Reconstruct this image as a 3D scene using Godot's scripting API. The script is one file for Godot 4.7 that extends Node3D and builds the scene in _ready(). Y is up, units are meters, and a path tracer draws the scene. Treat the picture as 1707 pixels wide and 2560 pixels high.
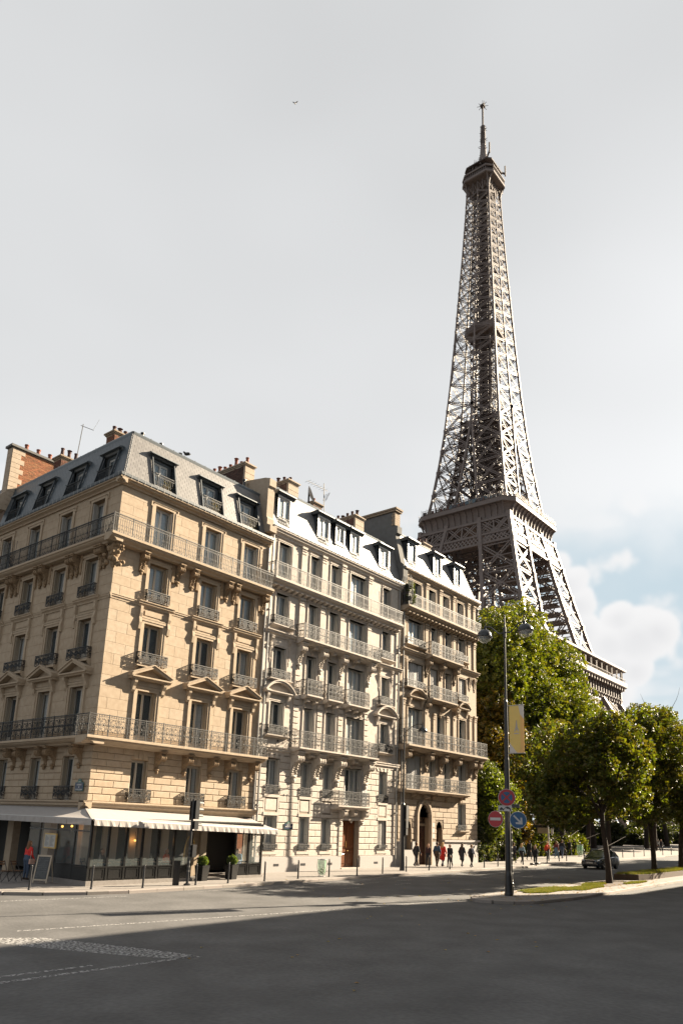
extends Node3D

const SLOPE := 0.0085
const SUN_DIR := Vector3(-0.945, -0.485, -0.335)

var mats := {}
var counts := {}
var cache := {}
var rng := RandomNumberGenerator.new()


func gy(x: float) -> float:
	return SLOPE * (x - 25.0)


# ---------------------------------------------------------------- mesh builder
class MB:
	var v := PackedVector3Array()
	var n := PackedVector3Array()
	var col := PackedColorArray()
	var uv := PackedVector2Array()
	var use_uv := false
	var tint := Color.WHITE
	var use_col := false
	var T := Transform3D()

	func tri(a: Vector3, b: Vector3, c: Vector3) -> void:
		var A := T * a
		var B := T * b
		var C := T * c
		var N := (C - A).cross(B - A).normalized()
		v.push_back(A); v.push_back(B); v.push_back(C)
		n.push_back(N); n.push_back(N); n.push_back(N)
		if use_col:
			col.push_back(tint); col.push_back(tint); col.push_back(tint)

	func trin(a: Vector3, b: Vector3, c: Vector3, na: Vector3, nb: Vector3, nc: Vector3) -> void:
		var A := T * a
		var B := T * b
		var C := T * c
		var N := (C - A).cross(B - A)
		var NA := (T.basis * na).normalized()
		var NB := (T.basis * nb).normalized()
		var NC := (T.basis * nc).normalized()
		if N.dot(NA + NB + NC) < 0.0:
			v.push_back(A); v.push_back(C); v.push_back(B)
			n.push_back(NA); n.push_back(NC); n.push_back(NB)
		else:
			v.push_back(A); v.push_back(B); v.push_back(C)
			n.push_back(NA); n.push_back(NB); n.push_back(NC)
		if use_col:
			col.push_back(tint); col.push_back(tint); col.push_back(tint)

	# four corners in order round the face, turned away from the point `inside`
	func quad(a: Vector3, b: Vector3, c: Vector3, d: Vector3, inside: Vector3) -> void:
		var N := (c - a).cross(b - a)
		if N.length_squared() < 1e-14:
			N = (d - a).cross(c - a)
		if N.dot((a + c) * 0.5 - inside) < 0.0:
			tri(a, d, c); tri(a, c, b)
			if use_uv:
				uv.append_array([Vector2(0, 1), Vector2(0, 0), Vector2(1, 0), Vector2(0, 1), Vector2(1, 0), Vector2(1, 1)])
		else:
			tri(a, b, c); tri(a, c, d)
			if use_uv:
				uv.append_array([Vector2(0, 1), Vector2(0, 0), Vector2(1, 0), Vector2(0, 1), Vector2(1, 0), Vector2(1, 1)])

	func box(lo: Vector3, hi: Vector3) -> void:
		var m := (lo + hi) * 0.5
		var p := [Vector3(lo.x, lo.y, lo.z), Vector3(hi.x, lo.y, lo.z), Vector3(hi.x, hi.y, lo.z), Vector3(lo.x, hi.y, lo.z), Vector3(lo.x, lo.y, hi.z), Vector3(hi.x, lo.y, hi.z), Vector3(hi.x, hi.y, hi.z), Vector3(lo.x, hi.y, hi.z)]
		hexa(p, m)

	func hexa(p: Array, m: Vector3) -> void:
		quad(p[0], p[1], p[2], p[3], m)
		quad(p[4], p[5], p[6], p[7], m)
		quad(p[0], p[1], p[5], p[4], m)
		quad(p[3], p[2], p[6], p[7], m)
		quad(p[0], p[3], p[7], p[4], m)
		quad(p[1], p[2], p[6], p[5], m)

	# a box whose front (+z) edges are chamfered by (bx, by, bz)
	func stone(lo: Vector3, hi: Vector3, bx: float, by: float, bz: float) -> void:
		var m := Vector3((lo.x + hi.x) * 0.5, (lo.y + hi.y) * 0.5, lo.z - 1.0)
		var zf := hi.z
		var zm := hi.z - bz
		var o := [Vector3(lo.x, lo.y, zm), Vector3(hi.x, lo.y, zm), Vector3(hi.x, hi.y, zm), Vector3(lo.x, hi.y, zm)]
		var f := [Vector3(lo.x + bx, lo.y + by, zf), Vector3(hi.x - bx, lo.y + by, zf), Vector3(hi.x - bx, hi.y - by, zf), Vector3(lo.x + bx, hi.y - by, zf)]
		quad(f[0], f[1], f[2], f[3], m)
		for i in 4:
			var j := (i + 1) % 4
			quad(o[i], o[j], f[j], f[i], m)
			var bi := Vector3(o[i].x, o[i].y, lo.z)
			var bj := Vector3(o[j].x, o[j].y, lo.z)
			quad(bi, bj, o[j], o[i], m)

	# straight bar of section w x h from p to q
	func bar(p: Vector3, q: Vector3, w: float, h: float, up := Vector3.UP, caps := true) -> void:
		var d := (q - p)
		if d.length_squared() < 1e-10:
			return
		d = d.normalized()
		var s := d.cross(up)
		if s.length_squared() < 1e-6:
			s = d.cross(Vector3(1, 0, 0))
			if s.length_squared() < 1e-6:
				s = d.cross(Vector3(0, 0, 1))
		s = s.normalized()
		var u := s.cross(d).normalized()
		var a := s * (w * 0.5)
		var b := u * (h * 0.5)
		var m := (p + q) * 0.5
		var c := [p - a - b, p + a - b, p + a + b, p - a + b, q - a - b, q + a - b, q + a + b, q - a + b]
		for i in 4:
			var j := (i + 1) % 4
			quad(c[i], c[j], c[j + 4], c[i + 4], m)
		if caps:
			quad(c[0], c[1], c[2], c[3], m)
			quad(c[4], c[5], c[6], c[7], m)

	# round tube along points with one radius per point
	func tube(pts: Array, radii: Array, sides := 8, caps := true) -> void:
		var rings := []
		var prev_s := Vector3.ZERO
		for i in pts.size():
			var d: Vector3
			if i == 0:
				d = pts[1] - pts[0]
			elif i == pts.size() - 1:
				d = pts[i] - pts[i - 1]
			else:
				d = pts[i + 1] - pts[i - 1]
			d = d.normalized()
			var s: Vector3
			if prev_s == Vector3.ZERO:
				s = d.cross(Vector3.UP)
				if s.length_squared() < 1e-4:
					s = d.cross(Vector3(1, 0, 0))
			else:
				s = prev_s - d * prev_s.dot(d)
			s = s.normalized()
			prev_s = s
			var u := s.cross(d).normalized()
			var ring := []
			for k in sides:
				var a := TAU * k / sides
				ring.append(s * cos(a) + u * sin(a))
			rings.append(ring)
		for i in pts.size() - 1:
			var r0: float = radii[min(i, radii.size() - 1)]
			var r1: float = radii[min(i + 1, radii.size() - 1)]
			for k in sides:
				var j := (k + 1) % sides
				var n0: Vector3 = rings[i][k]
				var n1: Vector3 = rings[i][j]
				var n2: Vector3 = rings[i + 1][j]
				var n3: Vector3 = rings[i + 1][k]
				var a: Vector3 = pts[i] + n0 * r0
				var b: Vector3 = pts[i] + n1 * r0
				var c: Vector3 = pts[i + 1] + n2 * r1
				var d2: Vector3 = pts[i + 1] + n3 * r1
				trin(a, b, c, n0, n1, n2)
				trin(a, c, d2, n0, n2, n3)
		if caps:
			for e in [0, pts.size() - 1]:
				var r: float = radii[min(e, radii.size() - 1)]
				if r < 0.002:
					continue
				var out_d: Vector3 = (pts[0] - pts[1]) if e == 0 else (pts[e] - pts[e - 1])
				out_d = out_d.normalized()
				for k in sides:
					var j := (k + 1) % sides
					trin(pts[e], pts[e] + rings[e][k] * r, pts[e] + rings[e][j] * r, out_d, out_d, out_d)

	# profile of Vector2(radius, height), turned about the y axis through c
	func lathe(profile: Array, sides := 16, c := Vector3.ZERO, smooth := true) -> void:
		for i in profile.size() - 1:
			var p: Vector2 = profile[i]
			var q: Vector2 = profile[i + 1]
			var e := q - p
			if e.length() < 1e-6:
				continue
			var nn := Vector2(e.y, -e.x).normalized()
			for k in sides:
				var a0 := TAU * k / sides
				var a1 := TAU * (k + 1) / sides
				var d0 := Vector3(cos(a0), 0, sin(a0))
				var d1 := Vector3(cos(a1), 0, sin(a1))
				var n0 := d0 * nn.x + Vector3.UP * nn.y
				var n1 := d1 * nn.x + Vector3.UP * nn.y
				if not smooth:
					n0 = (n0 + n1).normalized()
					n1 = n0
				var A := c + d0 * p.x + Vector3.UP * p.y
				var B := c + d1 * p.x + Vector3.UP * p.y
				var C := c + d1 * q.x + Vector3.UP * q.y
				var D := c + d0 * q.x + Vector3.UP * q.y
				if p.x > 1e-5:
					trin(A, B, C, n0, n1, n1)
				if q.x > 1e-5:
					trin(A, C, D, n0, n1, n0)

	# outline in the local x-y plane, extruded from z0 to z1
	func prism(poly: PackedVector2Array, z0: float, z1: float) -> void:
		var idx := Geometry2D.triangulate_polygon(poly)
		var i := 0
		while i < idx.size():
			var a := poly[idx[i]]
			var b := poly[idx[i + 1]]
			var c := poly[idx[i + 2]]
			for zz in [z0, z1]:
				var out_z := Vector3(0, 0, signf(zz - (z0 + z1) * 0.5))
				trin(Vector3(a.x, a.y, zz), Vector3(b.x, b.y, zz), Vector3(c.x, c.y, zz), out_z, out_z, out_z)
			i += 3
		var area := 0.0
		for k in poly.size():
			area += poly[k].cross(poly[(k + 1) % poly.size()])
		var sg := signf(area)
		for k in poly.size():
			var p := poly[k]
			var q := poly[(k + 1) % poly.size()]
			var e := q - p
			if e.length() < 1e-6:
				continue
			var o2 := Vector2(e.y, -e.x).normalized() * sg
			var o := Vector3(o2.x, o2.y, 0)
			trin(Vector3(p.x, p.y, z0), Vector3(q.x, q.y, z0), Vector3(q.x, q.y, z1), o, o, o)
			trin(Vector3(p.x, p.y, z0), Vector3(q.x, q.y, z1), Vector3(p.x, p.y, z1), o, o, o)

	# cross-section (outward w, y) swept along local x from u0 to u1
	func moulding(profile: Array, u0: float, u1: float) -> void:
		var poly := PackedVector2Array()
		for p in profile:
			poly.push_back(Vector2(p[0], p[1]))
		var keep := T
		# local: x -> w (z), y -> y, z -> u (x)
		T = T * Transform3D(Basis(Vector3(0, 0, 1), Vector3(0, 1, 0), Vector3(1, 0, 0)), Vector3.ZERO)
		prism(poly, u0, u1)
		T = keep

	# flat ring segment in the x-y plane with a little depth
	func arc(c: Vector3, r: float, a0: float, a1: float, steps: int, w: float, t: float, r_end := -1.0) -> void:
		var re := r if r_end < 0.0 else r_end
		for i in steps:
			var f0 := float(i) / steps
			var f1 := float(i + 1) / steps
			var q0 := a0 + (a1 - a0) * f0
			var q1 := a0 + (a1 - a0) * f1
			var r0 := lerpf(r, re, f0)
			var r1 := lerpf(r, re, f1)
			bar(c + Vector3(cos(q0) * r0, sin(q0) * r0, 0), c + Vector3(cos(q1) * r1, sin(q1) * r1, 0), t, w, Vector3(0, 0, 1).cross(Vector3(cos(q0), sin(q0), 0)).cross(Vector3(0, 0, 1)), false)

	func ball(c: Vector3, r: Vector3, rows := 6, sides := 8) -> void:
		for i in rows:
			var t0 := PI * i / rows - PI / 2
			var t1 := PI * (i + 1) / rows - PI / 2
			for k in sides:
				var a0 := TAU * k / sides
				var a1 := TAU * (k + 1) / sides
				var A := Vector3(cos(t0) * cos(a0), sin(t0), cos(t0) * sin(a0))
				var B := Vector3(cos(t0) * cos(a1), sin(t0), cos(t0) * sin(a1))
				var C := Vector3(cos(t1) * cos(a1), sin(t1), cos(t1) * sin(a1))
				var D := Vector3(cos(t1) * cos(a0), sin(t1), cos(t1) * sin(a0))
				if i > 0:
					trin(c + A * r, c + B * r, c + C * r, A / r, B / r, C / r)
				if i < rows - 1:
					trin(c + A * r, c + C * r, c + D * r, A / r, C / r, D / r)

	func mesh() -> ArrayMesh:
		var m := ArrayMesh.new()
		if v.is_empty():
			return m
		var arr := []
		arr.resize(Mesh.ARRAY_MAX)
		arr[Mesh.ARRAY_VERTEX] = v
		arr[Mesh.ARRAY_NORMAL] = n
		if use_col:
			arr[Mesh.ARRAY_COLOR] = col
		if use_uv and uv.size() == v.size():
			arr[Mesh.ARRAY_TEX_UV] = uv
		m.add_surface_from_arrays(Mesh.PRIMITIVE_TRIANGLES, arr)
		return m


# ---------------------------------------------------------------- nodes
func numbered(parent: Node, called: String) -> String:
	var key := "%d/%s" % [parent.get_instance_id(), called]
	var k: int = counts.get(key, 0)
	counts[key] = k + 1
	return called if k == 0 else "%s_%03d" % [called, k]


func tag(o: Node, label: String, category: String, group := "", kind := "") -> void:
	o.set_meta("label", label)
	o.set_meta("category", category)
	if group != "":
		o.set_meta("group", group)
	if kind != "":
		o.set_meta("kind", kind)


func thing(called: String, label: String, category: String, at := Vector3.ZERO, turn := 0.0, group := "") -> Node3D:
	var o := Node3D.new()
	o.name = numbered(self, called)
	add_child(o)
	o.position = at
	o.rotation.y = turn
	tag(o, label, category, group)
	return o


# a part whose mesh is given in the axes of `xf` (world axes unless xf is given)
func part(parent: Node3D, called: String, m: Mesh, mat: Material, xf := Transform3D()) -> MeshInstance3D:
	var o := MeshInstance3D.new()
	o.name = numbered(parent, called)
	o.mesh = m
	o.material_override = mat
	parent.add_child(o)
	o.transform = world_of(parent).affine_inverse() * xf
	return o


# the same, in the parent's own axes
func sub(parent: Node3D, called: String, m: Mesh, mat: Material, xf := Transform3D()) -> MeshInstance3D:
	var o := MeshInstance3D.new()
	o.name = numbered(parent, called)
	o.mesh = m
	o.material_override = mat
	parent.add_child(o)
	o.transform = xf
	return o


func world_of(o: Node3D) -> Transform3D:
	var t := o.transform
	var p := o.get_parent()
	while p is Node3D and p != self:
		t = p.transform * t
		p = p.get_parent()
	return t


func structure(called: String, m: Mesh, mat: Material, label := "", category := "") -> MeshInstance3D:
	var o := part(self, called, m, mat)
	o.set_meta("kind", "structure")
	if label != "":
		o.set_meta("label", label)
		o.set_meta("category", category)
	return o


func at(x: float, y: float, z: float) -> Transform3D:
	return Transform3D(Basis(), Vector3(x, y, z))


func multi(parent: Node3D, called: String, m: Mesh, mat: Material, xfs: Array, cols: Array, kind := "stuff") -> MultiMeshInstance3D:
	var mm := MultiMesh.new()
	mm.transform_format = MultiMesh.TRANSFORM_3D
	mm.use_colors = not cols.is_empty()
	mm.mesh = m
	mm.instance_count = xfs.size()
	var stride := 16 if mm.use_colors else 12
	var buf := PackedFloat32Array()
	buf.resize(xfs.size() * stride)
	var k := 0
	for i in xfs.size():
		var t: Transform3D = xfs[i]
		var b := t.basis
		buf[k] = b.x.x; buf[k + 1] = b.y.x; buf[k + 2] = b.z.x; buf[k + 3] = t.origin.x
		buf[k + 4] = b.x.y; buf[k + 5] = b.y.y; buf[k + 6] = b.z.y; buf[k + 7] = t.origin.y
		buf[k + 8] = b.x.z; buf[k + 9] = b.y.z; buf[k + 10] = b.z.z; buf[k + 11] = t.origin.z
		if mm.use_colors:
			var c: Color = cols[i]
			buf[k + 12] = c.r; buf[k + 13] = c.g; buf[k + 14] = c.b; buf[k + 15] = 1.0
		k += stride
	mm.buffer = buf
	var o := MultiMeshInstance3D.new()
	o.name = numbered(parent, called)
	o.multimesh = mm
	o.material_override = mat
	parent.add_child(o)
	if kind != "":
		o.set_meta("kind", kind)
	return o


# ---------------------------------------------------------------- materials
func lin(r: float, g: float, b: float) -> Color:
	return Color(r, g, b).linear_to_srgb()


func noise_tex(size: int, freq: float, octaves: int, lo: float, hi: float, seed_: int, warm := 0.0, kind := FastNoiseLite.TYPE_SIMPLEX_SMOOTH) -> NoiseTexture2D:
	var t := NoiseTexture2D.new()
	t.width = size
	t.height = size
	t.seamless = true
	var f := FastNoiseLite.new()
	f.noise_type = kind
	f.seed = seed_
	f.frequency = freq
	f.fractal_octaves = octaves
	t.noise = f
	var g := Gradient.new()
	g.set_color(0, lin(lo, lo * (1.0 - warm), lo * (1.0 - 2.0 * warm)))
	g.set_color(1, lin(hi, hi, hi))
	t.color_ramp = g
	return t


func solid(called: String, c: Color, rough := 0.8, tex: Texture2D = null, scale := 0.5, metal := 0.0) -> StandardMaterial3D:
	var m := StandardMaterial3D.new()
	m.resource_name = called
	m.albedo_color = c
	m.roughness = rough
	m.metallic = metal
	if tex:
		m.albedo_texture = tex
		m.uv1_triplanar = true
		m.uv1_world_triplanar = true
		m.uv1_scale = Vector3.ONE * scale
	mats[called] = m
	return m


func bumpy(m: StandardMaterial3D, tex: Texture2D, cm: float) -> void:
	m.heightmap_enabled = true
	m.heightmap_texture = tex
	m.heightmap_scale = cm


func make_materials() -> void:
	var mottle := noise_tex(512, 0.012, 5, 0.8, 1.0, 3, 0.05)
	var fine := noise_tex(512, 0.05, 4, 0.8, 1.0, 5, 0.02)
	var grain := noise_tex(512, 0.12, 3, 0.0, 1.0, 9)
	mats["mottle"] = null
	var b1 := [[0.35, 0.28, 0.205], [0.358, 0.288, 0.213], [0.342, 0.272, 0.197], [0.352, 0.279, 0.202], [0.362, 0.295, 0.222]]
	var b2 := [[0.43, 0.39, 0.35], [0.44, 0.40, 0.36], [0.423, 0.381, 0.34], [0.433, 0.392, 0.348], [0.428, 0.39, 0.354]]
	var b3 := [[0.33, 0.268, 0.205], [0.34, 0.28, 0.217], [0.318, 0.256, 0.194], [0.332, 0.27, 0.206], [0.324, 0.264, 0.204]]
	var sets := [b1, b2, b3]
	for s in 3:
		for k in 5:
			var c: Array = sets[s][k]
			var m := solid("stone%d_%d" % [s + 1, k], lin(c[0], c[1], c[2]), 0.9, mottle, 0.35 + 0.03 * k)
			m.uv1_offset = Vector3(k * 0.37, k * 0.21, k * 0.53)
			bumpy(m, grain, 0.25)
	solid("joint1", lin(0.235, 0.165, 0.10), 0.95, fine, 0.5)
	solid("joint2", lin(0.24, 0.195, 0.155), 0.95, fine, 0.5)
	solid("joint3", lin(0.19, 0.145, 0.10), 0.95, fine, 0.5)
	solid("carved1", lin(0.27, 0.19, 0.115), 0.9, noise_tex(256, 0.03, 4, 0.55, 1.0, 21, 0.05), 0.9)
	solid("carved3", lin(0.29, 0.225, 0.16), 0.9, noise_tex(256, 0.03, 4, 0.55, 1.0, 22, 0.05), 0.9)
	solid("plinth", lin(0.33, 0.31, 0.30), 0.85, fine, 0.4)
	solid("iron", lin(0.008, 0.008, 0.009), 0.6, null, 1.0, 0.0)
	solid("iron_grey", lin(0.075, 0.07, 0.065), 0.6)
	solid("iron_mid", lin(0.014, 0.013, 0.013), 0.6)
	solid("frame_white", lin(0.42, 0.41, 0.39), 0.5)
	solid("frame_cream", lin(0.36, 0.32, 0.27), 0.55)
	solid("frame_dark", lin(0.06, 0.07, 0.075), 0.5)
	solid("shutter_cream", lin(0.32, 0.265, 0.20), 0.6)
	solid("shutter_white", lin(0.42, 0.40, 0.37), 0.55)
	solid("shutter_grey", lin(0.30, 0.295, 0.29), 0.6)
	solid("curtain", lin(0.62, 0.62, 0.60), 0.9, noise_tex(128, 0.05, 2, 0.8, 1.0, 31), 1.5)
	solid("curtain_brown", lin(0.10, 0.06, 0.04), 0.9)
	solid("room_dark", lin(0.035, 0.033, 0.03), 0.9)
	for k in 2:
		var g := solid("glass" if k == 0 else "glass_high", Color(0.50, 0.55, 0.58, 0.32 + 0.18 * k), 0.26, null, 1.0, 0.55 + 0.2 * k)
		g.transparency = BaseMaterial3D.TRANSPARENCY_ALPHA
	var g2 := solid("clear_glass", Color(0.8, 0.85, 0.85, 0.08), 0.03)
	g2.transparency = BaseMaterial3D.TRANSPARENCY_ALPHA
	solid("slate", lin(1, 1, 1), 0.42)
	mats["slate"].vertex_color_use_as_albedo = true
	solid("slate_back", lin(0.12, 0.12, 0.13), 0.7)
	solid("zinc", lin(0.10, 0.115, 0.127), 0.4, fine, 0.6, 0.35)
	solid("zinc_dark", lin(0.03, 0.038, 0.046), 0.45, null, 1.0, 0.2)
	solid("zinc_light", lin(0.26, 0.255, 0.245), 0.4, fine, 0.5)
	solid("brick_mortar", lin(0.14, 0.10, 0.075), 0.95)
	solid("brick", lin(1, 1, 1), 0.9)
	mats["brick"].vertex_color_use_as_albedo = true
	solid("render_grey", lin(0.13, 0.13, 0.128), 0.95, mottle, 0.25)
	solid("terracotta", lin(0.16, 0.05, 0.03), 0.85)
	solid("pot_dark", lin(0.05, 0.018, 0.016), 0.8)
	solid("metal_black", lin(0.016, 0.016, 0.018), 0.4)
	solid("awning", lin(0.33, 0.31, 0.30), 0.85, noise_tex(256, 0.02, 3, 0.86, 1.0, 41, 0.02), 0.6)
	mats["awning"].backlight_enabled = true
	mats["awning"].backlight = Color(0.35, 0.32, 0.3)
	solid("cafe_black", lin(0.012, 0.012, 0.012), 0.25)
	solid("cafe_wood", lin(0.15, 0.075, 0.035), 0.5, noise_tex(256, 0.03, 3, 0.6, 1.0, 43), 1.2)
	solid("cafe_floor", lin(0.06, 0.05, 0.045), 0.5)
	solid("door_wood", lin(0.17, 0.058, 0.02), 0.35, noise_tex(256, 0.02, 4, 0.55, 1.0, 44), 1.4)
	solid("door_dark", lin(0.04, 0.018, 0.012), 0.4)
	solid("brass", lin(0.55, 0.38, 0.14), 0.3, null, 1.0, 0.8)
	# ground
	var asphalt := noise_tex(1024, 0.008, 6, 0.5, 1.0, 51, 0.0)
	var grit := noise_tex(1024, 0.16, 3, 0.0, 1.0, 52)
	var m := solid("asphalt", lin(0.115, 0.112, 0.112), 0.85, asphalt, 0.05)
	bumpy(m, grit, 0.6)
	m.detail_enabled = true
	m.detail_blend_mode = BaseMaterial3D.BLEND_MODE_MUL
	m.detail_albedo = noise_tex(1024, 0.11, 4, 0.62, 1.0, 53)
	m.detail_uv_layer = BaseMaterial3D.DETAIL_UV_1
	# dark worn-in blotches: the sealed surface where it has not been rubbed pale
	var md := solid("asphalt_patch", lin(0.052, 0.050, 0.050), 0.8)
	var bt := noise_tex(1024, 0.012, 6, 0.0, 1.0, 57)
	var bg := Gradient.new()
	bg.set_color(0, Color(1, 1, 1, 1.0))
	bg.set_color(1, Color(1, 1, 1, 0.0))
	bg.set_offset(0, 0.36)
	bg.set_offset(1, 0.44)
	bt.color_ramp = bg
	md.albedo_texture = bt
	md.uv1_triplanar = true
	md.uv1_world_triplanar = true
	md.uv1_scale = Vector3(0.037, 0.037, 0.06)
	md.transparency = BaseMaterial3D.TRANSPARENCY_ALPHA
	solid("pavement", lin(0.195, 0.178, 0.165), 0.9, noise_tex(512, 0.03, 5, 0.78, 1.0, 54, 0.03), 0.2)
	bumpy(mats["pavement"], grit, 0.3)
	for k in 3:
		solid("kerb%d" % k, lin(0.21 + 0.02 * k, 0.19 + 0.015 * k, 0.172 + 0.015 * k), 0.85, fine, 0.6)
	solid("earth", lin(0.07, 0.048, 0.033), 0.95, mottle, 0.5)
	solid("stain", lin(0.03, 0.028, 0.026), 0.9)
	solid("grass", lin(1, 1, 1), 0.8)
	mats["grass"].vertex_color_use_as_albedo = true
	mats["grass"].backlight_enabled = true
	mats["grass"].backlight = Color(0.8, 0.8, 0.4)
	var paint := solid("paint", lin(0.30, 0.295, 0.29), 0.8)
	var pt := noise_tex(512, 0.035, 5, 0.0, 1.0, 61)
	var pg := Gradient.new()
	pg.set_color(0, Color(1, 1, 1, 0.0))
	pg.set_color(1, Color(1, 1, 1, 1.0))
	pg.set_offset(0, 0.46)
	pg.set_offset(1, 0.6)
	pt.color_ramp = pg
	paint.albedo_texture = pt
	paint.uv1_triplanar = true
	paint.uv1_world_triplanar = true
	paint.uv1_scale = Vector3.ONE * 0.5
	paint.transparency = BaseMaterial3D.TRANSPARENCY_ALPHA_SCISSOR
	paint.alpha_scissor_threshold = 0.5
	# tower
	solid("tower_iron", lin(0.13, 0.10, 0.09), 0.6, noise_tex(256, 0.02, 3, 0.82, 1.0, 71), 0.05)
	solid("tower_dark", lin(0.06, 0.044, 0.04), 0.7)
	solid("tower_teal", lin(0.05, 0.12, 0.16), 0.4)
	solid("tower_stone", lin(0.35, 0.31, 0.26), 0.9)
	# vegetation
	solid("bark", lin(0.04, 0.027, 0.02), 0.95, noise_tex(256, 0.06, 4, 0.5, 1.0, 81), 1.2)
	bumpy(mats["bark"], grain, 1.2)
	var leaf := solid("leaf", lin(1, 1, 1), 0.5)
	leaf.vertex_color_use_as_albedo = true
	leaf.backlight_enabled = true
	leaf.backlight = Color(1.0, 1.0, 0.55)
	solid("topiary", lin(1, 1, 1), 0.6)
	mats["topiary"].vertex_color_use_as_albedo = true
	# people
	var person := solid("person", lin(1, 1, 1), 0.85)
	person.vertex_color_use_as_albedo = true


func stone_mat(s: int) -> StandardMaterial3D:
	return mats["stone%d_%d" % [s, rng.randi() % 5]]


# ---------------------------------------------------------------- camera, sky, sun
const EXPOSURE := 5.0

func make_view() -> void:
	var cam := Camera3D.new()
	cam.name = "camera"
	add_child(cam)
	var right := Vector3(0.62891, 0.03571, 0.77665)
	var up := Vector3(-0.20601, 0.97089, 0.12218)
	var back := Vector3(-0.74968, -0.23684, 0.61797)
	cam.transform = Transform3D(Basis(right, up, back).orthonormalized(), Vector3(0, 2.95, 0))
	cam.projection = Camera3D.PROJECTION_FRUSTUM
	cam.near = 0.1
	cam.far = 3000.0
	cam.size = 0.1 * 2560.0 / 1873.6
	cam.frustum_offset = Vector2(-0.2 / 1873.6 * 0.1, 325.6 / 1873.6 * 0.1)
	cam.current = true

	var env := Environment.new()
	env.background_mode = Environment.BG_SKY
	var sky := Sky.new()
	var pano := PanoramaSkyMaterial.new()
	pano.panorama = sky_picture()
	sky.sky_material = pano
	env.sky = sky
	env.ambient_light_source = Environment.AMBIENT_SOURCE_SKY
	env.tonemap_mode = Environment.TONE_MAPPER_LINEAR
	env.tonemap_exposure = EXPOSURE
	env.sdfgi_enabled = true
	env.ssao_enabled = true
	env.ssil_enabled = true
	var we := WorldEnvironment.new()
	we.name = "surroundings"
	we.environment = env
	add_child(we)

	var sun := DirectionalLight3D.new()
	sun.name = "sun"
	add_child(sun)
	sun.look_at_from_position(Vector3.ZERO, SUN_DIR, Vector3.UP)
	sun.light_color = Color(1.0, 0.93, 0.82)
	sun.light_energy = 1.6
	sun.light_angular_distance = 0.5
	sun.shadow_enabled = true


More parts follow.
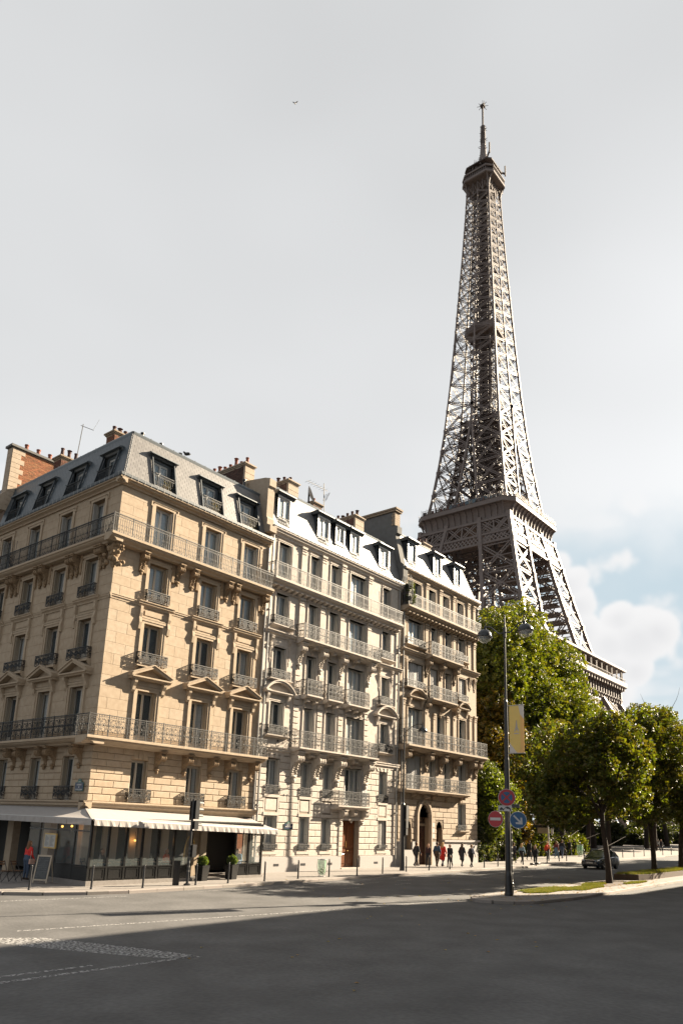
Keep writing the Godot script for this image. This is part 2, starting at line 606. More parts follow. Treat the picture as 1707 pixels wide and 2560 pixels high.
func sky_picture() -> ImageTexture:
	var W := 2048
	var Hh := 1024
	var data := PackedFloat32Array()
	data.resize(W * Hh * 3)
	var n1 := FastNoiseLite.new()
	n1.seed = 4
	n1.frequency = 1.6
	n1.fractal_octaves = 3
	var n2 := FastNoiseLite.new()
	n2.seed = 11
	n2.frequency = 9.0
	n2.fractal_octaves = 5
	n2.noise_type = FastNoiseLite.TYPE_SIMPLEX
	# cumulus heaps: azimuth, elevation, radius in degrees
	var heaps := [[72.6, 14.0, 2.5], [70.6, 13.8, 2.0], [74.0, 14.3, 1.7], [71.4, 15.4, 1.5], [71.0, 11.8, 1.9], [72.4, 11.6, 1.4], [68.0, 18.2, 1.6], [68.6, 16.6, 1.6], [67.2, 19.3, 1.4], [68.8, 14.6, 1.7], [70.6, 9.8, 1.4], [66.0, 15.0, 2.2], [84.0, 12.5, 2.8], [87.5, 13.5, 2.4], [57.0, 12.0, 3.0], [45.0, 13.0, 3.0], [30.0, 11.0, 3.2], [98.0, 10.0, 2.6], [120.0, 12.0, 3.0], [140.0, 10.0, 3.0], [200.0, 12.0, 3.2], [250.0, 11.0, 3.0], [310.0, 12.0, 3.0]]
	var inv := 1.0 / EXPOSURE
	for j in Hh:
		var el := 90.0 - 180.0 * (j + 0.5) / Hh
		var ce := cos(deg_to_rad(el))
		var se := sin(deg_to_rad(el))
		for i in W:
			var k := (j * W + i) * 3
			if el < -1.0:
				data[k] = 0.13 * inv; data[k + 1] = 0.115 * inv; data[k + 2] = 0.10 * inv
				continue
			var az := 360.0 * (i + 0.5) / W
			var ar := deg_to_rad(az)
			var d := Vector3(sin(ar) * ce, se, -cos(ar) * ce)
			var soft := n1.get_noise_3dv(d * Vector3(1.0, 1.9, 1.0))
			# a high sheet of thin cloud, brightest towards the sun
			var da := absf(az - 106.0)
			if da > 180.0:
				da = 360.0 - da
			var g := exp(-(da * da) / 1900.0 - (el - 27.0) * (el - 27.0) / 330.0)
			var lum := 0.665 + 0.07 * soft + 0.42 * g
			var left := exp(-pow((az - 28.0) / 22.0, 2.0) - pow((el - 32.0) / 15.0, 2.0))
			lum += 0.09 * left
			var low := clampf((30.0 - el) / 16.0, 0.0, 1.0)
			lum += 0.10 * low
			lum = minf(lum, 1.02)
			var c := Vector3(lum * 0.985, lum * 1.0, lum * 1.012)
			if el < 34.0:
				var det := n2.get_noise_3dv(d)
				# the sheet ends low down: pale blue under it
				var edge := 20.5 + 3.5 * soft + 1.5 * det
				var open := smoothstep(edge + 4.5, edge - 2.0, el)
				if open > 0.0:
					var h := clampf(el / 22.0, 0.0, 1.0)
					var blue := Vector3(0.80, 0.86, 0.885).lerp(Vector3(0.56, 0.69, 0.77), pow(h, 0.7))
					var wisp := smoothstep(0.12, 0.55, n2.get_noise_3dv(d * Vector3(0.45, 1.7, 0.45) + Vector3(3, 1, 2)) + 0.25 * soft)
					blue = blue.lerp(Vector3(0.90, 0.91, 0.92), 0.7 * wisp)
					var heap := 0.0
					var under := 0.0
					for b in heaps:
						var dx: float = absf(az - b[0])
						if dx > 180.0:
							dx = 360.0 - dx
						if dx > 5.0:
							continue
						var dy: float = el - b[1]
						var q: float = 1.0 - sqrt(dx * dx + dy * dy * 1.15) / b[2]
						heap = maxf(heap, q)
						under = maxf(under, q * clampf(0.75 - dy / b[2], 0.0, 1.2))
					var dens := smoothstep(-0.02, 0.16, heap + 0.42 * det)
					if dens > 0.0:
						var body := Vector3(0.93, 0.925, 0.925).lerp(Vector3(0.76, 0.765, 0.78), clampf(under * 0.75 + det * 0.25, 0.0, 1.0))
						blue = blue.lerp(body, dens)
					c = c.lerp(blue, open)
			data[k] = c.x * inv
			data[k + 1] = c.y * inv
			data[k + 2] = c.z * inv
	var img := Image.create_from_data(W, Hh, false, Image.FORMAT_RGBF, data.to_byte_array())
	return ImageTexture.create_from_image(img)


# ---------------------------------------------------------------- the ground
# a sheet whose outline is given in plan (x, z); its top follows the slope of the street
func sheet(poly: PackedVector2Array, lift: float, depth: float) -> MB:
	var b := MB.new()
	var idx := Geometry2D.triangulate_polygon(poly)
	var i := 0
	while i < idx.size():
		var p := [poly[idx[i]], poly[idx[i + 1]], poly[idx[i + 2]]]
		var q := []
		for e in p:
			q.append(Vector3(e.x, gy(e.x) + lift, e.y))
		b.trin(q[0], q[1], q[2], Vector3.UP, Vector3.UP, Vector3.UP)
		i += 3
	if depth > 0.0:
		var mid := Vector2.ZERO
		for e in poly:
			mid += e
		mid /= poly.size()
		var area := 0.0
		for k in poly.size():
			area += poly[k].cross(poly[(k + 1) % poly.size()])
		for k in poly.size():
			var p := poly[k]
			var q := poly[(k + 1) % poly.size()]
			var e := (q - p)
			if e.length() < 1e-5:
				continue
			var o2 := Vector2(e.y, -e.x).normalized() * signf(area)
			var o := Vector3(o2.x, 0, o2.y)
			var A := Vector3(p.x, gy(p.x) + lift, p.y)
			var B := Vector3(q.x, gy(q.x) + lift, q.y)
			b.trin(A, B, B - Vector3(0, depth, 0), o, o, o)
			b.trin(A, B - Vector3(0, depth, 0), A - Vector3(0, depth, 0), o, o, o)
	return b


# kerb stones of about a metre along a line in plan; `side` is +1 when the road is on the right
func kerbs(parent: Node3D, line: Array, length: float, width: float, lift: float) -> void:
	var carry := 0.0
	for s in line.size() - 1:
		var a: Vector2 = line[s]
		var b: Vector2 = line[s + 1]
		var total := a.distance_to(b)
		var count: int = max(1, int(round(total / length)))
		for k in count:
			var p := a.lerp(b, float(k) / count)
			var q := a.lerp(b, float(k + 1) / count)
			var d := (q - p).normalized()
			var nrm := Vector2(-d.y, d.x)
			var mb := MB.new()
			var e := 0.007
			var p3 := Vector3(p.x + d.x * e, 0, p.y + d.y * e)
			var q3 := Vector3(q.x - d.x * e, 0, q.y - d.y * e)
			var n3 := Vector3(nrm.x, 0, nrm.y) * width * 0.5
			var wob := rng.randf_range(-0.006, 0.006)
			var yp := gy(p.x) + lift + wob
			var yq := gy(q.x) + lift + wob
			var c := [p3 - n3, q3 - n3, q3 + n3, p3 + n3]
			var top := []
			var ch := 0.02
			for t in 4:
				var base: Vector3 = c[t]
				var y := yp if (t == 0 or t == 3) else yq
				top.append(Vector3(base.x, y, base.z))
			var mid := (p3 + q3) * 0.5 + Vector3(0, yp - 0.1, 0)
			var low := []
			var inn := []
			for t in 4:
				var tp: Vector3 = top[t]
				low.append(tp - Vector3(0, 0.3, 0))
				var toward := ((p3 + q3) * 0.5 - tp)
				toward.y = 0
				inn.append(tp + (n3.normalized() * (ch if t < 2 else -ch)))
			for t in 4:
				var u := (t + 1) % 4
				mb.quad(low[t], low[u], top[u] - Vector3(0, ch, 0), top[t] - Vector3(0, ch, 0), mid)
				mb.quad(top[t] - Vector3(0, ch, 0), top[u] - Vector3(0, ch, 0), inn[u], inn[t], mid)
			mb.quad(inn[0], inn[1], inn[2], inn[3], mid)
			part(parent, "kerb_stone", mb.mesh(), mats["kerb%d" % (rng.randi() % 3)])


func stripe(a: Vector2, b: Vector2, w: float) -> PackedVector2Array:
	var d := (b - a).normalized()
	var n2 := Vector2(-d.y, d.x) * w * 0.5
	return PackedVector2Array([a - n2, b - n2, b + n2, a + n2])


func blob(c: Vector2, rx: float, rz: float, count := 18, rough := 0.2) -> PackedVector2Array:
	var p := PackedVector2Array()
	for k in count:
		var a := TAU * k / count
		var r := 1.0 + rng.randf_range(-rough, rough)
		p.push_back(c + Vector2(cos(a) * rx * r, sin(a) * rz * r))
	return p


func grass_patch(parent: Node3D, called: String, areas: Array, lift: float, per_m2: float, hgt: float) -> void:
	var blade := MB.new()
	blade.use_col = true
	for k in 3:
		var a := TAU * k / 3.0 + 0.4
		var d := Vector3(cos(a), 0, sin(a))
		var s := Vector3(-d.z, 0, d.x) * 0.013
		blade.tri(d * 0.01 - s, d * 0.045 + Vector3(0, 1, 0), d * 0.01 + s)
		blade.tri(-d * 0.02 - s, -d * 0.07 + Vector3(0, 0.7, 0), -d * 0.02 + s)
	var xfs := []
	var cols := []
	for r in areas:
		var poly: PackedVector2Array = r
		var lo := poly[0]
		var hi := poly[0]
		for p in poly:
			lo = lo.min(p)
			hi = hi.max(p)
		var n := int((hi.x - lo.x) * (hi.y - lo.y) * per_m2)
		for i in n:
			var p := Vector2(rng.randf_range(lo.x, hi.x), rng.randf_range(lo.y, hi.y))
			if not Geometry2D.is_point_in_polygon(p, poly):
				continue
			var h := hgt * rng.randf_range(0.5, 1.25)
			var b := Basis(Vector3.UP, rng.randf() * TAU).scaled(Vector3(1, h, 1))
			xfs.append(Transform3D(b, Vector3(p.x, gy(p.x) + lift, p.y)))
			var dry := rng.randf()
			var c := Color(0.12, 0.15, 0.025).lerp(Color(0.26, 0.20, 0.06), dry * dry)
			cols.append(c)
	var g := multi(parent, called, blade.mesh(), mats["grass"], xfs, cols)
	if parent == self:
		tag(g, "short green and yellow grass growing on the traffic island", "grass", "", "stuff")


func make_ground() -> void:
	# asphalt to the horizon
	var big := PackedVector2Array([Vector2(-400, -900), Vector2(1500, -900), Vector2(1500, 500), Vector2(-400, 500)])
	var road := structure("road", sheet(big, -0.13, 0.0).mesh(), mats["asphalt"], "grey worn asphalt roadway of the wide avenue", "road")
	# pavement in front of the buildings, round the corner into the side street
	var edge := [Vector2(15.2, -120), Vector2(15.2, -33.2), Vector2(15.35, -31.2), Vector2(15.9, -29.9), Vector2(17.0, -28.95), Vector2(18.5, -28.25), Vector2(20.2, -27.85), Vector2(23, -27.72), Vector2(58, -27.9), Vector2(66, -28.6), Vector2(100, -29.6), Vector2(420, -31.0)]
	var poly := PackedVector2Array()
	for p in edge:
		poly.push_back(p)
	poly.push_back(Vector2(420, -90))
	poly.push_back(Vector2(120, -120))
	var pave := structure("pavement", sheet(poly, 0.0, 0.3).mesh(), mats["pavement"], "pale asphalt pavement along the stone buildings", "pavement")
	var line := []
	for k in range(1, edge.size() - 1):
		line.append(edge[k])
	kerbs(pave, line, 1.15, 0.3, 0.006)
	# island
	var isl := [Vector2(300, -18.0), Vector2(60, -18.0), Vector2(33.0, -17.75), Vector2(31.3, -17.6), Vector2(30.45, -17.0), Vector2(30.5, -16.2), Vector2(31.0, -15.5), Vector2(31.9, -15.05), Vector2(33.5, -14.8), Vector2(36.0, -14.62), Vector2(44.0, -14.9), Vector2(60, -15.2), Vector2(300, -15.2)]
	var ip := PackedVector2Array()
	for p in isl:
		ip.push_back(p)
	var island := structure("traffic_island", sheet(ip, 0.0, 0.3).mesh(), mats["pavement"], "long planted traffic island between the two carriageways", "traffic island")
	var il := []
	for k in range(1, isl.size() - 1):
		il.append(isl[k])
	kerbs(island, il, 1.0, 0.28, 0.006)
	var pits := [PackedVector2Array([Vector2(43.0, -17.7), Vector2(49.0, -17.7), Vector2(49.0, -15.9), Vector2(43.0, -15.8)])]
	for p in pits:
		part(island, "tree_pit", sheet(p, 0.006, 0.0).mesh(), mats["earth"])
	grass_patch(self, "grass", [blob(Vector2(37.6, -17.0), 2.3, 0.75), blob(Vector2(40.6, -16.3), 2.6, 0.55), blob(Vector2(44.2, -17.1), 1.6, 0.45), blob(Vector2(48.0, -15.95), 1.6, 0.3)], 0.0, 420.0, 0.10)
	# the raised bed behind the first tree
	var bed := thing("planting_bed", "long raised earth bed with grass on top behind the first island tree", "planting bed", Vector3(50, gy(50), -17))
	var bp := PackedVector2Array([Vector2(49.4, -17.75), Vector2(140, -17.75), Vector2(140, -16.3), Vector2(52.0, -16.35), Vector2(50.6, -16.6)])
	part(bed, "earth_wall", sheet(bp, 0.34, 0.4).mesh(), mats["earth"])
	var g := PackedVector2Array([Vector2(49.5, -17.7), Vector2(100, -17.7), Vector2(100, -16.4), Vector2(52.0, -16.4), Vector2(50.6, -16.7)])
	var holder := bed
	var keep := holder.position
	var blades := Node3D.new()
	grass_bed(bed, g)
	blades.free()
	# worn paint
	var marks := []
	marks.append(stripe(Vector2(8.0, -15.0), Vector2(12.9, -14.75), 0.16))
	marks.append(stripe(Vector2(7.0, -15.6), Vector2(10.4, -15.35), 0.13))
	marks.append(PackedVector2Array([Vector2(10.3, -20.4), Vector2(11.6, -19.4), Vector2(12.6, -16.2), Vector2(12.95, -14.6), Vector2(12.3, -14.7), Vector2(11.6, -16.0), Vector2(10.4, -18.9)]))
	marks.append(stripe(Vector2(11.6, -20.9), Vector2(23.5, -18.75), 0.14))
	marks.append(stripe(Vector2(24.5, -18.6), Vector2(30.0, -17.9), 0.12))
	for k in 12:
		marks.append(stripe(Vector2(26.5 + 3.4 * k, -25.6), Vector2(28.3 + 3.4 * k, -25.62), 0.14))
	for k in 9:
		marks.append(stripe(Vector2(30.0 + 4.6 * k, -24.2), Vector2(31.5 + 4.6 * k, -24.2), 0.12))
	marks.append(stripe(Vector2(14.6, -27.9), Vector2(19.5, -26.9), 0.16))
	marks.append(stripe(Vector2(23.0, -26.8), Vector2(62.0, -26.9), 0.1))
	marks.append(stripe(Vector2(34, -9.2), Vector2(37, -9.2), 0.16))
	for p in marks:
		part(road, "painted_line", sheet(p, -0.126, 0.0).mesh(), mats["paint"])
	# a drain and fallen leaves
	var leaves := []
	var lc := []
	var lm := MB.new()
	lm.use_col = true
	lm.quad(Vector3(-0.06, 0.0, 0), Vector3(0, 0.015, 0.05), Vector3(0.07, 0.004, 0), Vector3(0, 0.02, -0.05), Vector3(0, -1, 0))
	for k in 420:
		var x := rng.randf_range(26, 50)
		var z := rng.randf_range(-28.4, -13.4)
		if k > 120:
			x = rng.randf_range(30.5, 52)
			z = rng.randf_range(-18.0, -14.4)
		if k > 400:
			x = rng.randf_range(12, 24)
			z = rng.randf_range(-17, -9)
		var raised := (z < -14.7 and z > -17.9 and x > 31) or z < -27.9
		leaves.append(Transform3D(Basis(Vector3.UP, rng.randf() * TAU), Vector3(x, gy(x) + (0.008 if raised else -0.12), z)))
		lc.append(Color(0.30, 0.15, 0.05).lerp(Color(0.32, 0.26, 0.10), rng.randf()))
	var fl := multi(self, "fallen_leaves", lm.mesh(), mats["leaf"], leaves, lc)
	tag(fl, "dry brown leaves lying on the island and road", "fallen leaves", "", "stuff")


func grass_bed(bed: Node3D, area: PackedVector2Array) -> void:
	var before := get_child_count()
	grass_patch(self, "bed_grass", [area], 0.34, 130.0, 0.16)
	var g := get_child(before)
	remove_child(g)
	g.name = "grass"
	g.remove_meta("category")
	g.remove_meta("label")
	bed.add_child(g)
	g.transform = bed.transform.affine_inverse()


# ---------------------------------------------------------------- facades
# F: the frame of a facade. local x runs along it, y up, z out of the wall.
func free_cells(u0: float, u1: float, ya: float, yb: float, openings: Array) -> Array:
	var us := [u0, u1]
	for o in openings:
		for e in [o[0], o[1]]:
			if e > u0 and e < u1 and not us.has(e):
				us.append(e)
	us.sort()
	var out := []
	for i in us.size() - 1:
		var a: float = us[i]
		var b: float = us[i + 1]
		if b - a < 0.004:
			continue
		var mid := (a + b) * 0.5
		var spans := [[ya, yb]]
		for o in openings:
			if mid > o[0] and mid < o[1]:
				var next := []
				for s in spans:
					if o[3] <= s[0] or o[2] >= s[1]:
						next.append(s)
					else:
						if o[2] - s[0] > 0.03:
							next.append([s[0], o[2]])
						if s[1] - o[3] > 0.03:
							next.append([o[3], s[1]])
				spans = next
		for s in spans:
			var joined := false
			for c in out:
				if absf(c[1] - a) < 0.001 and absf(c[2] - s[0]) < 0.001 and absf(c[3] - s[1]) < 0.001:
					c[1] = b
					joined = true
					break
			if not joined:
				out.append([a, b, s[0], s[1]])
	return out


# wall sheet with its openings and their reveals
func wall(b: Node3D, F: Transform3D, mat: Material, u0: float, u1: float, y0: float, y1: float, openings: Array, out_w := 0.0, deep := 0.36, called := "wall") -> void:
	var m := MB.new()
	var ys := [y0, y1]
	for o in openings:
		for e in [o[2], o[3]]:
			if e > y0 and e < y1 and not ys.has(e):
				ys.append(e)
	ys.sort()
	for i in ys.size() - 1:
		for c in free_cells(u0, u1, ys[i], ys[i + 1], openings):
			m.quad(Vector3(c[0], c[2], out_w), Vector3(c[1], c[2], out_w), Vector3(c[1], c[3], out_w), Vector3(c[0], c[3], out_w), Vector3(c[0], c[2], out_w - 1))
			m.quad(Vector3(c[0], c[2], -deep - 0.1), Vector3(c[1], c[2], -deep - 0.1), Vector3(c[1], c[3], -deep - 0.1), Vector3(c[0], c[3], -deep - 0.1), Vector3(c[0], c[2], 1))
	for o in openings:
		if o[0] >= u1 or o[1] <= u0:
			continue
		var a := Vector3(o[0], o[2], out_w)
		var c := Vector3(o[1], o[3], out_w)
		var z := -deep - 0.1
		m.quad(a, Vector3(a.x, c.y, a.z), Vector3(a.x, c.y, z), Vector3(a.x, a.y, z), a - Vector3(1, 0, 0))
		m.quad(Vector3(c.x, a.y, a.z), c, Vector3(c.x, c.y, z), Vector3(c.x, a.y, z), c + Vector3(1, 0, 0))
		m.quad(Vector3(a.x, c.y, a.z), c, Vector3(c.x, c.y, z), Vector3(a.x, c.y, z), c + Vector3(0, 1, 0))
		m.quad(a, Vector3(c.x, a.y, a.z), Vector3(c.x, a.y, z), Vector3(a.x, a.y, z), a - Vector3(0, 1, 0))
	part(b, called, m.mesh(), mat, F)


func unit_stone(kind: int) -> ArrayMesh:
	var key := "stone%d" % kind
	if not cache.has(key):
		var m := MB.new()
		if kind == 0:
			m.stone(Vector3(0, 0, 0), Vector3(1, 1, 1), 0.012, 0.03, 0.35)
		else:
			m.stone(Vector3(0, 0, 0), Vector3(1, 1, 1), 0.022, 0.075, 0.45)
		cache[key] = m.mesh()
	return cache[key]


func stones(b: Node3D, F: Transform3D, s: int, u0: float, u1: float, y0: float, y1: float, openings: Array, course: float, block: float, proud: float, joint: float, kind: int, single: bool, base_w := 0.0, vjoint := -1.0) -> void:
	var joined := MB.new()
	var rows: int = max(1, int(round((y1 - y0) / course)))
	var ch := (y1 - y0) / rows
	var vj := joint if vjoint < 0.0 else vjoint
	for r in rows:
		var ya := y0 + ch * r
		for c in free_cells(u0, u1, ya, ya + ch, openings):
			var total: float = c[1] - c[0]
			var off := 0.5 * block if r % 2 == 1 else 0.0
			var cuts := [c[0]]
			var p: float = floor(c[0] / block) * block + off
			while p < c[1] - 0.22:
				if p > c[0] + 0.22:
					cuts.append(p + rng.randf_range(-0.06, 0.06))
				p += block
			cuts.append(c[1])
			for k in cuts.size() - 1:
				var xa: float = cuts[k] + vj * 0.5
				var xb: float = cuts[k + 1] - vj * 0.5
				var la: float = c[2] + joint * 0.5
				var lb: float = c[3] - joint * 0.5
				if xb - xa < 0.03 or lb - la < 0.03:
					continue
				var pr := proud + rng.randf_range(-0.002, 0.002)
				if single:
					var xf := F * Transform3D(Basis.from_scale(Vector3(xb - xa, lb - la, pr)), Vector3(xa, la, base_w))
					part(b, "stone", unit_stone(kind), stone_mat(s), xf)
				else:
					if kind == 0:
						joined.stone(Vector3(xa, la, base_w), Vector3(xb, lb, base_w + pr), 0.01, 0.01, 0.008)
					else:
						joined.stone(Vector3(xa, la, base_w), Vector3(xb, lb, base_w + pr), 0.02, 0.03, 0.025)
	if not single and joined.v.size() > 0:
		var o := part(b, "stones", joined.mesh(), mats["stone%d_0" % s], F)
		o.set_meta("kind", "stuff")


# ---------------------------------------------------------------- windows
func window(b: Node3D, F: Transform3D, ua: float, ub: float, ya: float, yb: float, fr: Material, sh: Material, state := "fold", deep := 0.3, cur := -1, called := "window") -> MeshInstance3D:
	var w: float = snappedf(ub - ua, 0.02)
	var h: float = snappedf(yb - ya, 0.02)
	var xf := F * at((ua + ub) * 0.5, ya, 0)
	var key := "win%.2f_%.2f_%.2f" % [w, h, deep]
	var leaves := 2 if w < 1.45 else 4
	var shw := 0.05 if (sh != null and state == "fold") else 0.0
	var iw := w - 0.02
	if not cache.has(key):
		var m := MB.new()
		var z0 := -deep - 0.05
		var z1 := -deep
		var x := iw * 0.5
		m.box(Vector3(-x, 0, z0), Vector3(-x + 0.06, h, z1))
		m.box(Vector3(x - 0.06, 0, z0), Vector3(x, h, z1))
		m.box(Vector3(-x + 0.06, h - 0.07, z0), Vector3(x - 0.06, h, z1))
		m.box(Vector3(-x + 0.06, 0, z0), Vector3(x - 0.06, 0.16, z1 + 0.02))
		for k in range(1, leaves):
			var cx := -x + iw * k / leaves
			var ww := 0.055 if k * 2 == leaves else 0.04
			m.box(Vector3(cx - ww, 0.16, z0 - 0.01), Vector3(cx + ww, h - 0.07, z1 + 0.015))
		for k in leaves:
			var a := -x + iw * k / leaves
			var c := -x + iw * (k + 1) / leaves
			m.box(Vector3(a + 0.05, h - 0.12, z0), Vector3(c - 0.05, h - 0.07, z1 - 0.01))
			if h > 1.9:
				m.box(Vector3(a + 0.04, 0.16, z0), Vector3(c - 0.04, 0.42, z1 - 0.015))
		cache[key] = m.mesh()
		for k in leaves:
			var p := MB.new()
			var a := -x + iw * k / leaves + 0.035
			var c := -x + iw * (k + 1) / leaves - 0.035
			p.quad(Vector3(a, 0.1, -deep - 0.03), Vector3(c, 0.1, -deep - 0.03), Vector3(c, h - 0.08, -deep - 0.03), Vector3(a, h - 0.08, -deep - 0.03), Vector3(0, 0, -5))
			cache[key + "p%d" % k] = p.mesh()
	var win := part(b, called, cache[key], fr, xf)
	for k in leaves:
		sub(win, "pane", cache[key + "p%d" % k], mats["glass_high"] if ya > 12.0 else mats["glass"])
	# curtains behind the panes
	var c := cur if cur >= 0 else rng.randi() % 4
	if c > 0:
		var kc := "cur%.2f_%.2f_%.2f_%d" % [w, h, deep, c]
		if not cache.has(kc):
			var m := MB.new()
			var spans := []
			var x := iw * 0.5 - 0.04
			match c:
				1: spans = [[-x, -x * 0.35], [x * 0.35, x]]
				2: spans = [[-x, -x * 0.05], [x * 0.05, x]]
				3: spans = [[-x, -x * 0.25], [x * 0.55, x]]
			for s in spans:
				var n := 14
				for i in n:
					var xa: float = lerpf(s[0], s[1], float(i) / n)
					var xb: float = lerpf(s[0], s[1], float(i + 1) / n)
					var za := -deep - 0.16 + 0.035 * sin(i * 1.9)
					var zb := -deep - 0.16 + 0.035 * sin((i + 1) * 1.9)
					m.quad(Vector3(xa, 0.02, za), Vector3(xb, 0.02, zb), Vector3(xb, h - 0.02, zb), Vector3(xa, h - 0.02, za), Vector3(0, 0, -9))
			cache[kc] = m.mesh()
		sub(win, "curtain", cache[kc], mats["curtain"])
	if sh != null:
		if state == "fold":
			for side in [-1, 1]:
				var ks := "sh%.2f_%.2f_%d" % [h, deep, side]
				if not cache.has(ks):
					var m := MB.new()
					var t := 0.045
					var za := -deep + 0.03
					var zb := -0.03
					m.box(Vector3(0.0, 0.03, za), Vector3(t, h - 0.03, za + 0.035))
					m.box(Vector3(0.0, 0.03, zb - 0.035), Vector3(t, h - 0.03, zb))
					m.box(Vector3(0.0, 0.03, za + 0.035), Vector3(t, 0.1, zb - 0.035))
					m.box(Vector3(0.0, h - 0.1, za + 0.035), Vector3(t, h - 0.03, zb - 0.035))
					m.box(Vector3(0.0, h * 0.45, za + 0.035), Vector3(t, h * 0.45 + 0.06, zb - 0.035))
					var y := 0.11
					while y < h - 0.14:
						m.quad(Vector3(t * 0.35, y + 0.045, za + 0.035), Vector3(t * 0.35, y + 0.045, zb - 0.035), Vector3(t * 0.9, y, zb - 0.035), Vector3(t * 0.9, y, za + 0.035), Vector3(-1, y, za))
						y += 0.05
					m.box(Vector3(0.0, 0.1, za + 0.035), Vector3(t * 0.3, h - 0.1, zb - 0.035))
					var mm := m
					if side > 0:
						mm = MB.new()
						for q in range(0, m.v.size(), 3):
							for e in [0, 2, 1]:
								mm.v.push_back(m.v[q + e] * Vector3(-1, 1, 1))
								mm.n.push_back(m.n[q + e] * Vector3(-1, 1, 1))
					cache[ks] = mm.mesh()
				sub(win, "shutter", cache[ks], sh, at(side * (w * 0.5 - 0.005), 0, 0))
		else:
			# closed leaves standing in the opening
			var n := 4
			var kl := "shc%.2f_%.2f" % [w, h]
			if not cache.has(kl):
				var m := MB.new()
				var lw := iw / n
				m.box(Vector3(0.004, 0, 0), Vector3(lw - 0.004, h, 0.02))
				for e in [[0.004, 0.03], [lw * 0.5 - 0.013, lw * 0.5 + 0.013], [lw - 0.03, lw - 0.004]]:
					m.box(Vector3(e[0], 0, 0.02), Vector3(e[1], h, 0.045))
				var y := 0.03
				while y < h - 0.06:
					m.box(Vector3(0.03, y, 0.02), Vector3(lw * 0.5 - 0.013, y + 0.03, 0.032))
					m.box(Vector3(lw * 0.5 + 0.013, y, 0.02), Vector3(lw - 0.03, y + 0.03, 0.032))
					y += 0.07
				cache[kl] = m.mesh()
			for k in n:
				var zig := 0.18 if k % 2 == 0 else -0.18
				sub(win, "shutter", cache[kl], sh, Transform3D(Basis(Vector3.UP, zig * 0.6), Vector3(-iw * 0.5 + iw * k / n, 0, -0.14 if k % 2 == 0 else -0.16)))
	return win


# moulded stone frame round an opening
func surround(b: Node3D, F: Transform3D, mat: Material, ua: float, ub: float, ya: float, yb: float, wide := 0.2, out_w := 0.07, ears := true) -> void:
	var m := MB.new()
	for side in [0, 1]:
		var xi := ua if side == 0 else ub
		var s := -1.0 if side == 0 else 1.0
		var a := xi
		var c := xi + s * wide * 0.55
		var d := xi + s * wide
		m.box(Vector3(min(a, c), ya, -0.05), Vector3(max(a, c), yb, out_w * 0.6))
		m.box(Vector3(min(c, d), ya, -0.05), Vector3(max(c, d), yb, out_w))
	m.box(Vector3(ua - wide * 0.55, yb, -0.05), Vector3(ub + wide * 0.55, yb + wide * 0.55, out_w * 0.6))
	var e := wide * (1.3 if ears else 1.0)
	m.box(Vector3(ua - e, yb + wide * 0.55, -0.05), Vector3(ub + e, yb + wide, out_w))
	if ears:
		m.box(Vector3(ua - e, yb - 0.1, -0.05), Vector3(ua - wide, yb + wide * 0.55, out_w))
		m.box(Vector3(ub + wide, yb - 0.1, -0.05), Vector3(ub + e, yb + wide * 0.55, out_w))
	part(b, "window_surround", m.mesh(), mat, F)


